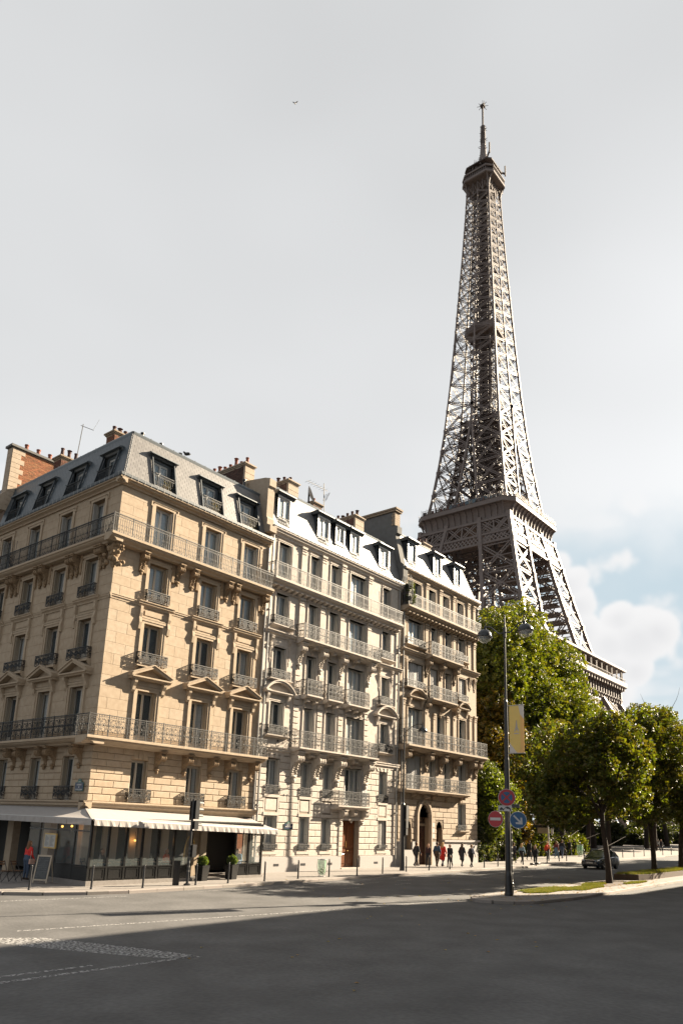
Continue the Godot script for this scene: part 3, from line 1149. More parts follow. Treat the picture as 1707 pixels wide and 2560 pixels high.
# ---------------------------------------------------------------- ironwork
func ironwork(m: MB, L: float, h: float, style: String, cell := 0.5) -> void:
	var t := 0.02
	m.box(Vector3(0, h - 0.035, -0.025), Vector3(L, h, 0.025))
	m.box(Vector3(0, 0.03, -0.012), Vector3(L, 0.055, 0.012))
	if style == "bars":
		m.box(Vector3(0, h - 0.17, -0.01), Vector3(L, h - 0.15, 0.01))
		var n: int = max(2, int(round(L / 0.125)))
		for i in n + 1:
			var x := L * i / n
			m.bar(Vector3(x, 0.03, 0), Vector3(x, h - 0.16, 0), 0.017, 0.017, Vector3(0, 0, 1), false)
			if i < n:
				m.arc(Vector3(x + L / n * 0.5, h - 0.095, 0), 0.045, 0, TAU, 7, 0.012, 0.014)
				if i % 2 == 0:
					var c := Vector3(x, h * 0.42, 0)
					m.arc(c + Vector3(0.035, 0, 0), 0.035, 0, TAU, 6, 0.012, 0.014)
					m.arc(c + Vector3(-0.035, 0, 0), 0.035, 0, TAU, 6, 0.012, 0.014)
				else:
					m.bar(Vector3(x, 0.05, 0), Vector3(x + L / n, 0.28, 0), 0.013, 0.013, Vector3(0, 0, 1), false)
					m.bar(Vector3(x, 0.05, 0), Vector3(x - L / n, 0.28, 0), 0.013, 0.013, Vector3(0, 0, 1), false)
		return
	var n: int = max(1, int(round(L / cell)))
	var cw := L / n
	m.box(Vector3(0, h - 0.13, -0.01), Vector3(L, h - 0.112, 0.01))
	m.box(Vector3(0, 0.12, -0.01), Vector3(L, 0.138, 0.01))
	var y0 := 0.138
	var y1 := h - 0.13
	var my := (y0 + y1) * 0.5
	for i in n + 1:
		m.bar(Vector3(cw * i, 0.03, 0), Vector3(cw * i, h - 0.03, 0), 0.022, 0.022, Vector3(0, 0, 1), false)
	for i in n:
		var cx := cw * (i + 0.5)
		var r := minf(cw * 0.19, (y1 - y0) * 0.2)
		# boss
		m.ball(Vector3(cx, my, 0), Vector3(r * 0.55, r * 0.55, 0.03), 4, 8)
		m.arc(Vector3(cx, my, 0), r, 0, TAU, 10, 0.016, 0.018)
		var q := minf(cw * 0.22, (y1 - y0) * 0.24)
		for sx in [-1, 1]:
			for sy in [-1, 1]:
				var c := Vector3(cx + sx * (cw * 0.5 - q - 0.015), my + sy * ((y1 - y0) * 0.5 - q - 0.01), 0)
				var a0 := atan2(-sy, -sx)
				m.arc(c, q, a0, a0 + sx * sy * TAU * 1.25, 11, 0.016, 0.02, q * 0.3)
				m.arc(Vector3(cx + sx * cw * 0.26, my + sy * (y1 - y0) * 0.16, 0), q * 0.55, -a0, -a0 - sx * sy * TAU * 0.8, 7, 0.014, 0.018, q * 0.25)
			if style == "rich":
				m.arc(Vector3(cx + sx * cw * 0.36, my, 0), q * 0.5, 0, TAU, 8, 0.014, 0.018)
				m.ball(Vector3(cx + sx * cw * 0.36, my, 0), Vector3(0.03, 0.05, 0.018), 3, 5)
				m.ball(Vector3(cx, my + sx * (y1 - y0) * 0.38, 0), Vector3(0.035, 0.05, 0.02), 3, 5)
		m.arc(Vector3(cx, (h - 0.03 + h - 0.13) * 0.5, 0), 0.035, 0, TAU, 6, 0.012, 0.014)
		m.arc(Vector3(cx - cw * 0.25, (h - 0.03 + h - 0.13) * 0.5, 0), 0.035, 0, TAU, 6, 0.012, 0.014)
		m.arc(Vector3(cx + cw * 0.25, (h - 0.03 + h - 0.13) * 0.5, 0), 0.035, 0, TAU, 6, 0.012, 0.014)


func iron_panel(L: float, h: float, style: String, cell: float) -> ArrayMesh:
	var key := "iron%.2f_%.2f_%s_%.2f" % [L, h, style, cell]
	if not cache.has(key):
		var m := MB.new()
		ironwork(m, L, h, style, cell)
		cache[key] = m.mesh()
	return cache[key]


func guard_rail(b: Node3D, F: Transform3D, ua: float, ub: float, y0: float, y1: float, out_w: float, mat: Material, style := "scroll", cell := 0.42) -> void:
	var L: float = snappedf(ub - ua, 0.02)
	var h: float = snappedf(y1 - y0, 0.02)
	var key := "rail%.2f_%.2f_%.2f_%s" % [L, h, out_w, style]
	if not cache.has(key):
		var m := MB.new()
		m.T = at(0, 0, out_w)
		ironwork(m, L, h, style, cell)
		if out_w > 0.12:
			for x in [0.0, L]:
				m.T = Transform3D(Basis(Vector3.UP, PI / 2), Vector3(x, 0, out_w))
				ironwork(m, out_w, h, style, out_w)
		else:
			m.T = Transform3D()
			for x in [0.0, L]:
				m.box(Vector3(x - 0.012, h - 0.03, 0), Vector3(x + 0.012, h - 0.005, out_w))
				m.box(Vector3(x - 0.012, 0.03, 0), Vector3(x + 0.012, 0.05, out_w))
		cache[key] = m.mesh()
	part(b, "guard_rail", cache[key], mat, F * at(ua, y0, 0))


func balcony(b: Node3D, F: Transform3D, smat: Material, u0: float, u1: float, y0: float, y1: float, w: float, top: float, imat: Material, style: String, cell: float, ends := [true, true], panel := 1.15) -> void:
	var t := y1 - y0
	var m := MB.new()
	m.moulding([[0, y0], [w * 0.55, y0], [w * 0.62, y0 + t * 0.2], [w * 0.8, y0 + t * 0.35], [w * 0.9, y0 + t * 0.5], [w * 0.9, y0 + t * 0.62], [w, y0 + t * 0.68], [w, y1 - 0.015], [w - 0.015, y1], [0, y1]], u0, u1)
	var slab := part(b, "balcony", m.mesh(), smat, F)
	var h: float = snappedf(top - y1, 0.02)
	var L := u1 - u0 - 0.1
	var n: int = max(1, int(round(L / panel)))
	var pl: float = L / n
	var zo := w - 0.08
	for k in n:
		sub(slab, "railing_panel", iron_panel(snappedf(pl, 0.01), h, style, cell), imat, at(u0 + 0.05 + pl * k, y1, zo))
		var post := "post%.2f" % h
		if not cache.has(post):
			var pm := MB.new()
			pm.box(Vector3(-0.02, 0, -0.02), Vector3(0.02, h + 0.03, 0.02))
			cache[post] = pm.mesh()
		sub(slab, "railing_post", cache[post], imat, at(u0 + 0.05 + pl * k, y1, zo))
	for e in 2:
		if ends[e]:
			var x := u0 + 0.05 if e == 0 else u1 - 0.05
			sub(slab, "railing_panel", iron_panel(snappedf(zo, 0.01), h, style, cell), imat, Transform3D(Basis(Vector3.UP, PI / 2), Vector3(x, y1, zo)))


func cornice(b: Node3D, F: Transform3D, mat: Material, u0: float, u1: float, y0: float, y1: float, w: float, called := "cornice") -> void:
	var t := y1 - y0
	var m := MB.new()
	m.moulding([[-0.02, y0], [w * 0.25, y0], [w * 0.3, y0 + t * 0.25], [w * 0.55, y0 + t * 0.45], [w * 0.75, y0 + t * 0.5], [w * 0.75, y0 + t * 0.72], [w, y0 + t * 0.85], [w, y1 - 0.01], [w - 0.02, y1], [-0.02, y1]], u0, u1)
	part(b, called, m.mesh(), mat, F)


func blocks(b: Node3D, F: Transform3D, mat: Material, u0: float, u1: float, y0: float, y1: float, w: float, step: float, called := "modillion", duty := 0.5) -> void:
	var n := int((u1 - u0) / step)
	var key := "modil%.2f_%.2f_%.2f" % [y1 - y0, w, step * duty]
	if not cache.has(key):
		var m := MB.new()
		var h := y1 - y0
		m.moulding([[0, 0], [w * 0.45, h * 0.1], [w * 0.8, h * 0.45], [w, h * 0.6], [w, h], [0, h]], -step * duty * 0.5, step * duty * 0.5)
		cache[key] = m.mesh()
	for k in n:
		part(b, called, cache[key], mat, F * at(u0 + (k + 0.5) * (u1 - u0) / n, y0, 0))


# scrolled stone bracket hanging from (u, top)
func corbel(b: Node3D, F: Transform3D, mat: Material, u: float, top: float, h: float, w: float, wide: float, rich := true, called := "corbel") -> void:
	var key := "corbel%.2f_%.2f_%.2f" % [h, w, wide]
	if not cache.has(key):
		var m := MB.new()
		var a := wide * 0.5
		# abacus, in two steps
		m.moulding([[0, -h * 0.05], [w, -h * 0.05], [w, 0], [0, 0]], -a * 1.1, a * 1.1)
		m.moulding([[0, -h * 0.11], [w * 0.9, -h * 0.11], [w * 0.9, -h * 0.05], [0, -h * 0.05]], -a * 0.98, a * 0.98)
		# the volute: a drum across the front with fillets
		var r := minf(w * 0.3, h * 0.16)
		for e in [[-1.0, -0.72, 1.06], [-0.72, -0.34, 0.94], [-0.34, -0.12, 1.0], [-0.12, 0.12, 0.9], [0.12, 0.34, 1.0], [0.34, 0.72, 0.94], [0.72, 1.0, 1.06]]:
			var pr := []
			for k in 12:
				var q := TAU * k / 12.0
				pr.append([w * 0.92 - r + cos(q) * r * e[2], -h * 0.11 - r + sin(q) * r * e[2]])
			m.moulding(pr, a * e[0] * 0.92, a * e[1] * 0.92)
		# body sweeping back to the wall
		for e in [[0.8, 0.0], [0.5, 0.03], [0.16, 0.055]]:
			var pr := [[0.0, -h * 0.11]]
			for k in 10:
				var q := k / 9.0
				var z := lerpf(w * 0.78, w * 0.14, pow(q, 0.75)) - w * 0.17 * sin(q * PI) + w * 0.06 * sin(q * PI * 2.0)
				pr.append([z + e[1] * w, -h * lerpf(0.16, 0.84, q)])
			pr.append([0.0, -h * 0.86])
			m.moulding(pr, -a * e[0], a * e[0])
		# leaf and drop at the foot
		var r2 := RandomNumberGenerator.new()
		r2.seed = int(h * 100)
		m.ball(Vector3(0, -h * 0.9, w * 0.14), Vector3(a * 0.5, h * 0.1, w * 0.14), 6, 8)
		m.ball(Vector3(0, -h * 0.8, w * 0.2), Vector3(a * 0.78, h * 0.06, w * 0.13), 5, 8)
		if rich:
			for k in 18:
				var q := (k + 0.5) / 18.0
				var z := lerpf(w * 0.78, w * 0.14, pow(q, 0.75)) - w * 0.17 * sin(q * PI)
				var sx := -1.0 if k % 2 == 0 else 1.0
				m.ball(Vector3(sx * a * r2.randf_range(0.35, 0.8), -h * lerpf(0.22, 0.84, q), z), Vector3(a * 0.3, h * 0.035, w * 0.11), 4, 6)
		cache[key] = m.mesh()
	part(b, called, cache[key], mat, F * at(u, top, 0))


func pediment(b: Node3D, F: Transform3D, mat: Material, u: float, half: float, y0: float, apex: float, w: float) -> void:
	var m := MB.new()
	m.moulding([[0, y0], [w * 0.7, y0], [w * 0.8, y0 + 0.06], [w, y0 + 0.1], [w, y0 + 0.17], [0, y0 + 0.17]], u - half * 0.97, u + half * 0.97)
	for s in [-1, 1]:
		var p := Vector3(u + s * half, y0 + 0.2, 0)
		var q := Vector3(u, apex - 0.02, 0)
		var d := Vector3(0, 0.075, 0)
		var z := Vector3(0, 0, 1)
		m.hexa([p - d, q - d, q + d, p + d, p - d + z * w, q - d + z * w, q + d + z * w, p + d + z * w], (p + q) * 0.5 + z * w * 0.5)
		var e := Vector3(0, 0.06, 0)
		m.hexa([p + d, q + d, q + d + e, p + d + e, p + d + z * (w + 0.06), q + d + z * (w + 0.06), q + d + e + z * (w + 0.06), p + d + e + z * (w + 0.06)], (p + q) * 0.5 + d + e * 0.5 + z * w * 0.5)
	m.prism(PackedVector2Array([Vector2(u - half * 0.9, y0 + 0.17), Vector2(u + half * 0.9, y0 + 0.17), Vector2(u, apex - 0.1)]), -0.02, 0.06)
	for s in [-1, 1]:
		var key: float = u + s * half * 0.72
		m.moulding([[0, y0], [w * 0.75, y0], [w * 0.7, y0 - 0.16], [w * 0.42, y0 - 0.36], [w * 0.36, y0 - 0.55], [w * 0.2, y0 - 0.66], [0, y0 - 0.7]], key - 0.09, key + 0.09)
	part(b, "pediment", m.mesh(), mat, F)


func arched_pediment(b: Node3D, F: Transform3D, mat: Material, u: float, half: float, y0: float, apex: float, w: float) -> void:
	var m := MB.new()
	m.moulding([[0, y0 - 0.02], [w * 0.75, y0 - 0.02], [w, y0 + 0.07], [w, y0 + 0.13], [0, y0 + 0.13]], u - half, u + half)
	var rise := apex - y0 - 0.1
	var r := (half * half + rise * rise) / (2.0 * rise)
	var c := Vector2(u, y0 + 0.1 + rise - r)
	var a := asin(clampf(half / r, -1, 1))
	var n := 16
	for i in n:
		var a0 := -a + 2.0 * a * i / n
		var a1 := -a + 2.0 * a * (i + 1) / n
		for lay in [[0.0, 0.1, w], [0.1, 0.16, w + 0.06]]:
			var p := []
			for zz in [0.0, lay[2]]:
				for e in [[a0, lay[0]], [a1, lay[0]], [a1, lay[1]], [a0, lay[1]]]:
					p.append(Vector3(c.x + sin(e[0]) * (r + e[1] - 0.08), c.y + cos(e[0]) * (r + e[1] - 0.08), zz))
			m.hexa(p, (p[0] + p[6]) * 0.5)
	var poly := PackedVector2Array()
	for i in n + 1:
		var q := -a + 2.0 * a * i / n
		poly.push_back(Vector2(c.x + sin(q) * (r - 0.05), c.y + cos(q) * (r - 0.05)))
	m.prism(poly, -0.02, 0.05)
	for s in [-1, 1]:
		var x: float = u + s * half * 0.72
		m.moulding([[0, y0], [w * 0.8, y0], [w * 0.7, y0 - 0.18], [w * 0.4, y0 - 0.4], [w * 0.3, y0 - 0.62], [0, y0 - 0.72]], x - 0.1, x + 0.1)
	part(b, "arched_pediment", m.mesh(), mat, F)


func pilaster(b: Node3D, F: Transform3D, mat: Material, u: float, wide: float, y0: float, y1: float, w := 0.1) -> void:
	var m := MB.new()
	var a := wide * 0.5
	m.box(Vector3(u - a, y0, -0.02), Vector3(u + a, y1, w))
	m.box(Vector3(u - a * 1.15, y0, w - 0.02), Vector3(u + a * 1.15, y0 + 0.2, w + 0.05))
	m.box(Vector3(u - a * 1.2, y1 - 0.14, -0.02), Vector3(u + a * 1.2, y1, w + 0.08))
	m.box(Vector3(u - a * 1.1, y1 - 0.3, -0.02), Vector3(u + a * 1.1, y1 - 0.24, w + 0.04))
	m.box(Vector3(u - a * 1.1, y1 - 0.5, -0.02), Vector3(u + a * 1.1, y1 - 0.46, w + 0.035))
	part(b, "pilaster", m.mesh(), mat, F)


# ---------------------------------------------------------------- roofs
func mansard(b: Node3D, F: Transform3D, u0: float, u1: float, y0: float, y1: float, inset: float, hips: Array, holes: Array, tone: Array) -> void:
	var m := MB.new()
	var a0 := u0
	var a1 := u1
	var b0 := u0 + (inset if hips[0] else 0.0)
	var b1 := u1 - (inset if hips[1] else 0.0)
	# the boarded slope, with holes for set-back dormers
	var cells := []
	var ys := [y0, y1]
	for h in holes:
		for e in [h[2], h[3]]:
			if not ys.has(e) and e > y0 and e < y1:
				ys.append(e)
	ys.sort()
	for i in ys.size() - 1:
		for c in free_cells(u0, u1, ys[i], ys[i + 1], holes):
			cells.append(c)
	for c in cells:
		var p := []
		for e in [[c[0], c[2]], [c[1], c[2]], [c[1], c[3]], [c[0], c[3]]]:
			var f: float = (e[1] - y0) / (y1 - y0)
			var x: float = clampf(e[0], lerpf(a0, b0, f), lerpf(a1, b1, f))
			p.append(Vector3(x, e[1], -inset * f))
		m.quad(p[0], p[1], p[2], p[3], Vector3((u0 + u1) / 2, y0, -8))
	var slope := part(b, "mansard_slope", m.mesh(), mats["slate_back"], F)
	var sm := MB.new()
	sm.use_col = true
	sm.stone(Vector3(0.004, 0, 0), Vector3(0.286, 0.33, 0.014), 0.004, 0.004, 0.004)
	var xfs := []
	var cols := []
	var L := Vector2(inset, y1 - y0).length()
	var tilt := Basis(Vector3(1, 0, 0), -atan2(inset, y1 - y0) + 0.05)
	var rows := int(L / 0.175)
	for r in rows:
		var f0 := (r * 0.175) / L
		var y := lerpf(y0, y1, f0)
		var xa := lerpf(a0, b0, f0)
		var xb := lerpf(a1, b1, minf(1.0, f0 + 0.175 / L))
		var x := xa + (0.0 if r % 2 == 0 else -0.145)
		while x < xb:
			var xs := maxf(x, xa)
			var xe := minf(x + 0.29, xb)
			var hole := false
			for h in holes:
				if xe > h[0] and xs < h[1] and y + 0.1 > h[2] and y < h[3]:
					if xs < h[0]:
						xe = h[0]
					elif xe > h[1]:
						xs = h[1]
					else:
						hole = true
			if not hole and xe - xs > 0.03:
				var s := (xe - xs) / 0.29
				var bb := tilt * Basis.from_scale(Vector3(s, 1, 1))
				bb = Basis(Vector3(0, 0, 1), rng.randf_range(-0.008, 0.008)) * bb
				xfs.append(Transform3D(bb, Vector3(xs, y, -inset * f0 + 0.012)))
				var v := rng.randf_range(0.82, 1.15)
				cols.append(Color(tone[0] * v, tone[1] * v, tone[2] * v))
			x += 0.29
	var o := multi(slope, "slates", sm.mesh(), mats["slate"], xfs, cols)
	# flashing on top and at the hips
	var z := MB.new()
	z.moulding([[-inset - 0.12, y1 + 0.1], [-inset + 0.06, y1 + 0.08], [-inset + 0.1, y1], [-inset + 0.07, y1 - 0.12], [-inset - 0.05, y1 - 0.1]], b0, b1)
	for k in int((b1 - b0) / 0.8):
		z.bar(Vector3(b0 + 0.4 + k * 0.8, y1 + 0.11, -inset + 0.03), Vector3(b0 + 0.4 + k * 0.8, y1 + 0.28, -inset - 1.2), 0.05, 0.05)
	for e in 2:
		if hips[e]:
			var p := Vector3(a0 if e == 0 else a1, y0, 0.0)
			var q := Vector3(b0 if e == 0 else b1, y1, -inset)
			z.bar(p, q, 0.13, 0.05, Vector3(-1 if e == 0 else 1, 0.2, 1))
	sub(slope, "ridge_flashing", z.mesh(), mats["zinc"])


func gutter(b: Node3D, F: Transform3D, u0: float, u1: float, y: float, w: float) -> void:
	var m := MB.new()
	m.moulding([[w - 0.16, y - 0.1], [w, y - 0.1], [w + 0.03, y - 0.04], [w + 0.03, y + 0.1], [w + 0.01, y + 0.1], [w, y], [w - 0.16, y]], u0, u1)
	var g := part(b, "gutter", m.mesh(), mats["zinc_dark"], F)
	var n := int((u1 - u0) / 0.42)
	var c := MB.new()
	for k in n:
		var x := u0 + (k + 0.5) * (u1 - u0) / n
		c.box(Vector3(x - 0.014, y - 0.1, w + 0.028), Vector3(x + 0.014, y + 0.105, w + 0.036))
	var cl := sub(g, "gutter_clips", c.mesh(), mats["zinc_light"])
	cl.set_meta("kind", "stuff")


# a dormer set back into the slope, with a rail across it
func dormer_in(b: Node3D, F: Transform3D, ua: float, ub: float, y0: float, y1: float, ys: float, ye: float, inset: float, cur: int) -> void:
	var zb := -inset * (y1 - ys) / (ye - ys) - 0.05
	var m := MB.new()
	for x in [ua, ub]:
		var f0 := -inset * (y0 - ys) / (ye - ys)
		var f1 := -inset * (y1 - ys) / (ye - ys)
		m.quad(Vector3(x, y0, f0), Vector3(x, y1, f1 + 0.05), Vector3(x, y1, f1 + 0.045), Vector3(x, y0, zb), Vector3(x + (-1.0 if x == ua else 1.0), y0, 0))
		m.bar(Vector3(x, y0 - 0.1, f0 + 0.12), Vector3(x, y1, f1 + 0.14), 0.07, 0.1, Vector3(0, 0, 1))
	m.quad(Vector3(ua, y0, 0), Vector3(ub, y0, 0), Vector3(ub, y0, zb - 0.3), Vector3(ua, y0, zb - 0.3), Vector3(ua, y0 - 2, 0))
	var d := part(b, "dormer", m.mesh(), mats["zinc_dark"], F)
	var h := MB.new()
	var zt := -inset * (y1 - ys) / (ye - ys)
	h.moulding([[zt - 0.7, y1 + 0.12], [zt + 0.24, y1 + 0.06], [zt + 0.36, y1 + 0.0], [zt + 0.36, y1 - 0.05], [zt + 0.16, y1 - 0.06], [zt + 0.1, y1 - 0.16], [zt - 0.1, y1 - 0.16]], ua - 0.2, ub + 0.2)
	sub(d, "dormer_hood", h.mesh(), mats["zinc"])
	var fr := MB.new()
	fr.box(Vector3(ua, y0, zb - 0.1), Vector3(ua + 0.22, y1 - 0.05, zb + 0.0))
	fr.box(Vector3(ub - 0.22, y0, zb - 0.1), Vector3(ub, y1 - 0.05, zb + 0.0))
	fr.box(Vector3(ua + 0.22, y1 - 0.3, zb - 0.1), Vector3(ub - 0.22, y1 - 0.05, zb + 0.0))
	sub(d, "dormer_frame", fr.mesh(), mats["zinc"])
	window(b, F * at(0, 0, zb + 0.2), ua + 0.22, ub - 0.22, y0, y1 - 0.3, mats["frame_white"], null, "", 0.25, cur)
	guard_rail(b, F, ua + 0.08, ub - 0.08, y0 + 0.05, y0 + 0.95, -0.1, mats["iron"], "bars")


# a dormer standing out of the slope
func dormer_out(b: Node3D, F: Transform3D, ua: float, ub: float, y0: float, y1: float, ys: float, ye: float, inset: float, fr: Material, cheek: Material, zf: float, rail := true) -> void:
	var m := MB.new()
	var deepest := -inset * (y1 - ys) / (ye - ys) - 0.35
	for x in [ua - 0.16, ub + 0.16]:
		var sx := -1.0 if x < (ua + ub) * 0.5 else 1.0
		var p := [Vector3(x, y0 - 0.1, zf), Vector3(x, y1, zf), Vector3(x, y1, deepest), Vector3(x, y0 - 0.1, -inset * (y0 - 0.1 - ys) / (ye - ys) - 0.2)]
		m.quad(p[0], p[1], p[2], p[3], Vector3(x - sx, y0, zf))
	var d := part(b, "dormer", m.mesh(), cheek, F)
	var h := MB.new()
	h.moulding([[deepest - 0.5, y1 + 0.1], [zf + 0.02, y1 + 0.24], [zf + 0.26, y1 + 0.16], [zf + 0.26, y1 + 0.08], [zf + 0.12, y1 + 0.05], [zf + 0.06, y1 - 0.04], [zf - 0.05, y1 - 0.05], [deepest - 0.5, y1 - 0.05]], ua - 0.36, ub + 0.36)
	sub(d, "dormer_hood", h.mesh(), mats["zinc"] if cheek == mats["zinc"] else mats["zinc_dark"])
	var f := MB.new()
	f.box(Vector3(ua - 0.16, y0 - 0.1, zf - 0.12), Vector3(ua, y1, zf))
	f.box(Vector3(ub, y0 - 0.1, zf - 0.12), Vector3(ub + 0.16, y1, zf))
	f.box(Vector3(ua, y1 - 0.16, zf - 0.12), Vector3(ub, y1, zf))
	f.box(Vector3(ua - 0.2, y0 - 0.16, zf - 0.12), Vector3(ub + 0.2, y0, zf + 0.05))
	sub(d, "dormer_frame", f.mesh(), fr)
	window(b, F * at(0, 0, zf), ua, ub, y0, y1 - 0.16, fr, null, "", 0.07, 2)
	if rail:
		guard_rail(b, F * at(0, 0, zf), ua + 0.02, ub - 0.02, y0 + 0.05, y0 + 0.72, 0.06, mats["iron_mid"], "bars")


func brick_face(parent: Node3D, xf: Transform3D, w: float, h: float, tone: Array, skip := PackedVector2Array(), called := "bricks") -> void:
	var m := MB.new()
	m.use_col = true
	m.stone(Vector3(0.006, 0.005, 0), Vector3(0.214, 0.06, 0.018), 0.004, 0.004, 0.006)
	var xfs := []
	var cols := []
	var rows := int(h / 0.068)
	for r in rows:
		var x := 0.0 if r % 2 == 0 else -0.11
		while x < w:
			var xa := maxf(0.0, x)
			var xb := minf(w, x + 0.22)
			var ok := xb - xa > 0.04
			if ok and skip.size() > 2:
				ok = Geometry2D.is_point_in_polygon(Vector2((xa + xb) * 0.5, r * 0.068 + 0.03), skip)
			if ok:
				var s := (xb - xa) / 0.22
				xfs.append(xf * Transform3D(Basis.from_scale(Vector3(s, 1, rng.randf_range(0.7, 1.3))), Vector3(xa, r * 0.068, 0)))
				var v := rng.randf_range(0.6, 1.25)
				var q := rng.randf_range(0.85, 1.15)
				cols.append(Color(tone[0] * v, tone[1] * v * q, tone[2] * v * q))
			x += 0.22
	var o := multi(parent, called, m.mesh(), mats["brick"], xfs, cols)
	o.transform = world_of(parent).affine_inverse()


# chimney stack: lo..hi in world axes, brick body, stone front end, pots on top
func chimney(b: Node3D, lo: Vector3, hi: Vector3, tone: Array, pots: int, along_z: bool, stone_w := 0.0, smat: Material = null, pot_mat := "pot_dark") -> void:
	var m := MB.new()
	m.box(lo, hi)
	var c := part(b, "chimney", m.mesh(), mats["brick_mortar"])
	var h := hi.y - lo.y - 0.1
	# bricks on the three sides that are seen
	brick_face(c, Transform3D(Basis(), Vector3(lo.x, lo.y, hi.z)), hi.x - lo.x, h, tone)
	brick_face(c, Transform3D(Basis(Vector3.UP, -PI / 2), Vector3(lo.x, lo.y, lo.z)), hi.z - lo.z, h, tone)
	var t := MB.new()
	for e in [[0.02, -0.22, -0.12], [0.08, -0.12, -0.04], [0.14, -0.04, 0.05]]:
		t.box(Vector3(lo.x - e[0], hi.y + e[1], lo.z - e[0]), Vector3(hi.x + e[0], hi.y + e[2] - 0.002, hi.z + e[0]))
	part(c, "chimney_cap", t.mesh(), smat if smat else mats["carved3"])
	if stone_w > 0.0:
		var s := MB.new()
		var y := lo.y
		while y < hi.y - 0.25:
			var e := minf(y + 0.42, hi.y - 0.23)
			s.stone(Vector3(lo.x - 0.03, y, hi.z - 0.1), Vector3(hi.x + 0.03, e - 0.012, hi.z + 0.05), 0.01, 0.01, 0.01)
			var k := 0.18 if int(y * 10) % 2 == 0 else 0.3
			s.box(Vector3(lo.x - 0.045, y, hi.z - stone_w * k), Vector3(hi.x + 0.045, e - 0.012, hi.z + 0.03))
			y += 0.42
		part(c, "quoin", s.mesh(), smat if smat else mats["stone3_0"])
	for k in pots:
		var f := (k + 0.5) / pots
		var p := Vector3((lo.x + hi.x) * 0.5, hi.y + 0.04, lerpf(lo.z, hi.z, f)) if along_z else Vector3(lerpf(lo.x, hi.x, f), hi.y + 0.04, (lo.z + hi.z) * 0.5)
		var pm := MB.new()
		var ph := rng.randf_range(0.35, 0.75)
		pm.lathe([Vector2(0.15, 0), Vector2(0.13, 0.06), Vector2(0.1, ph - 0.08), Vector2(0.125, ph - 0.05), Vector2(0.125, ph), Vector2(0.08, ph), Vector2(0.07, ph - 0.2)], 10)
		if k % 3 == 1:
			pm.lathe([Vector2(0.0, ph + 0.2), Vector2(0.17, ph + 0.1), Vector2(0.0, ph + 0.12)], 10)
			for q in 3:
				pm.bar(Vector3(cos(q * 2.1) * 0.1, ph, sin(q * 2.1) * 0.1), Vector3(cos(q * 2.1) * 0.12, ph + 0.12, sin(q * 2.1) * 0.12), 0.015, 0.015)
		part(c, "chimney_pot", pm.mesh(), mats[pot_mat], at(p.x, p.y, p.z))


# ---------------------------------------------------------------- the corner building
const ZF := -32.4
const XC := 20.7


func facade_r() -> Transform3D:
	return Transform3D(Basis(), Vector3(0, 0, ZF))


func facade_l(x := XC) -> Transform3D:
	return Transform3D(Basis(Vector3(0, 0, 1), Vector3(0, 1, 0), Vector3(-1, 0, 0)), Vector3(x, 0, 0))


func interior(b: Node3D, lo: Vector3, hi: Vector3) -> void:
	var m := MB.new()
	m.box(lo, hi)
	part(b, "inner_wall", m.mesh(), mats["room_dark"])


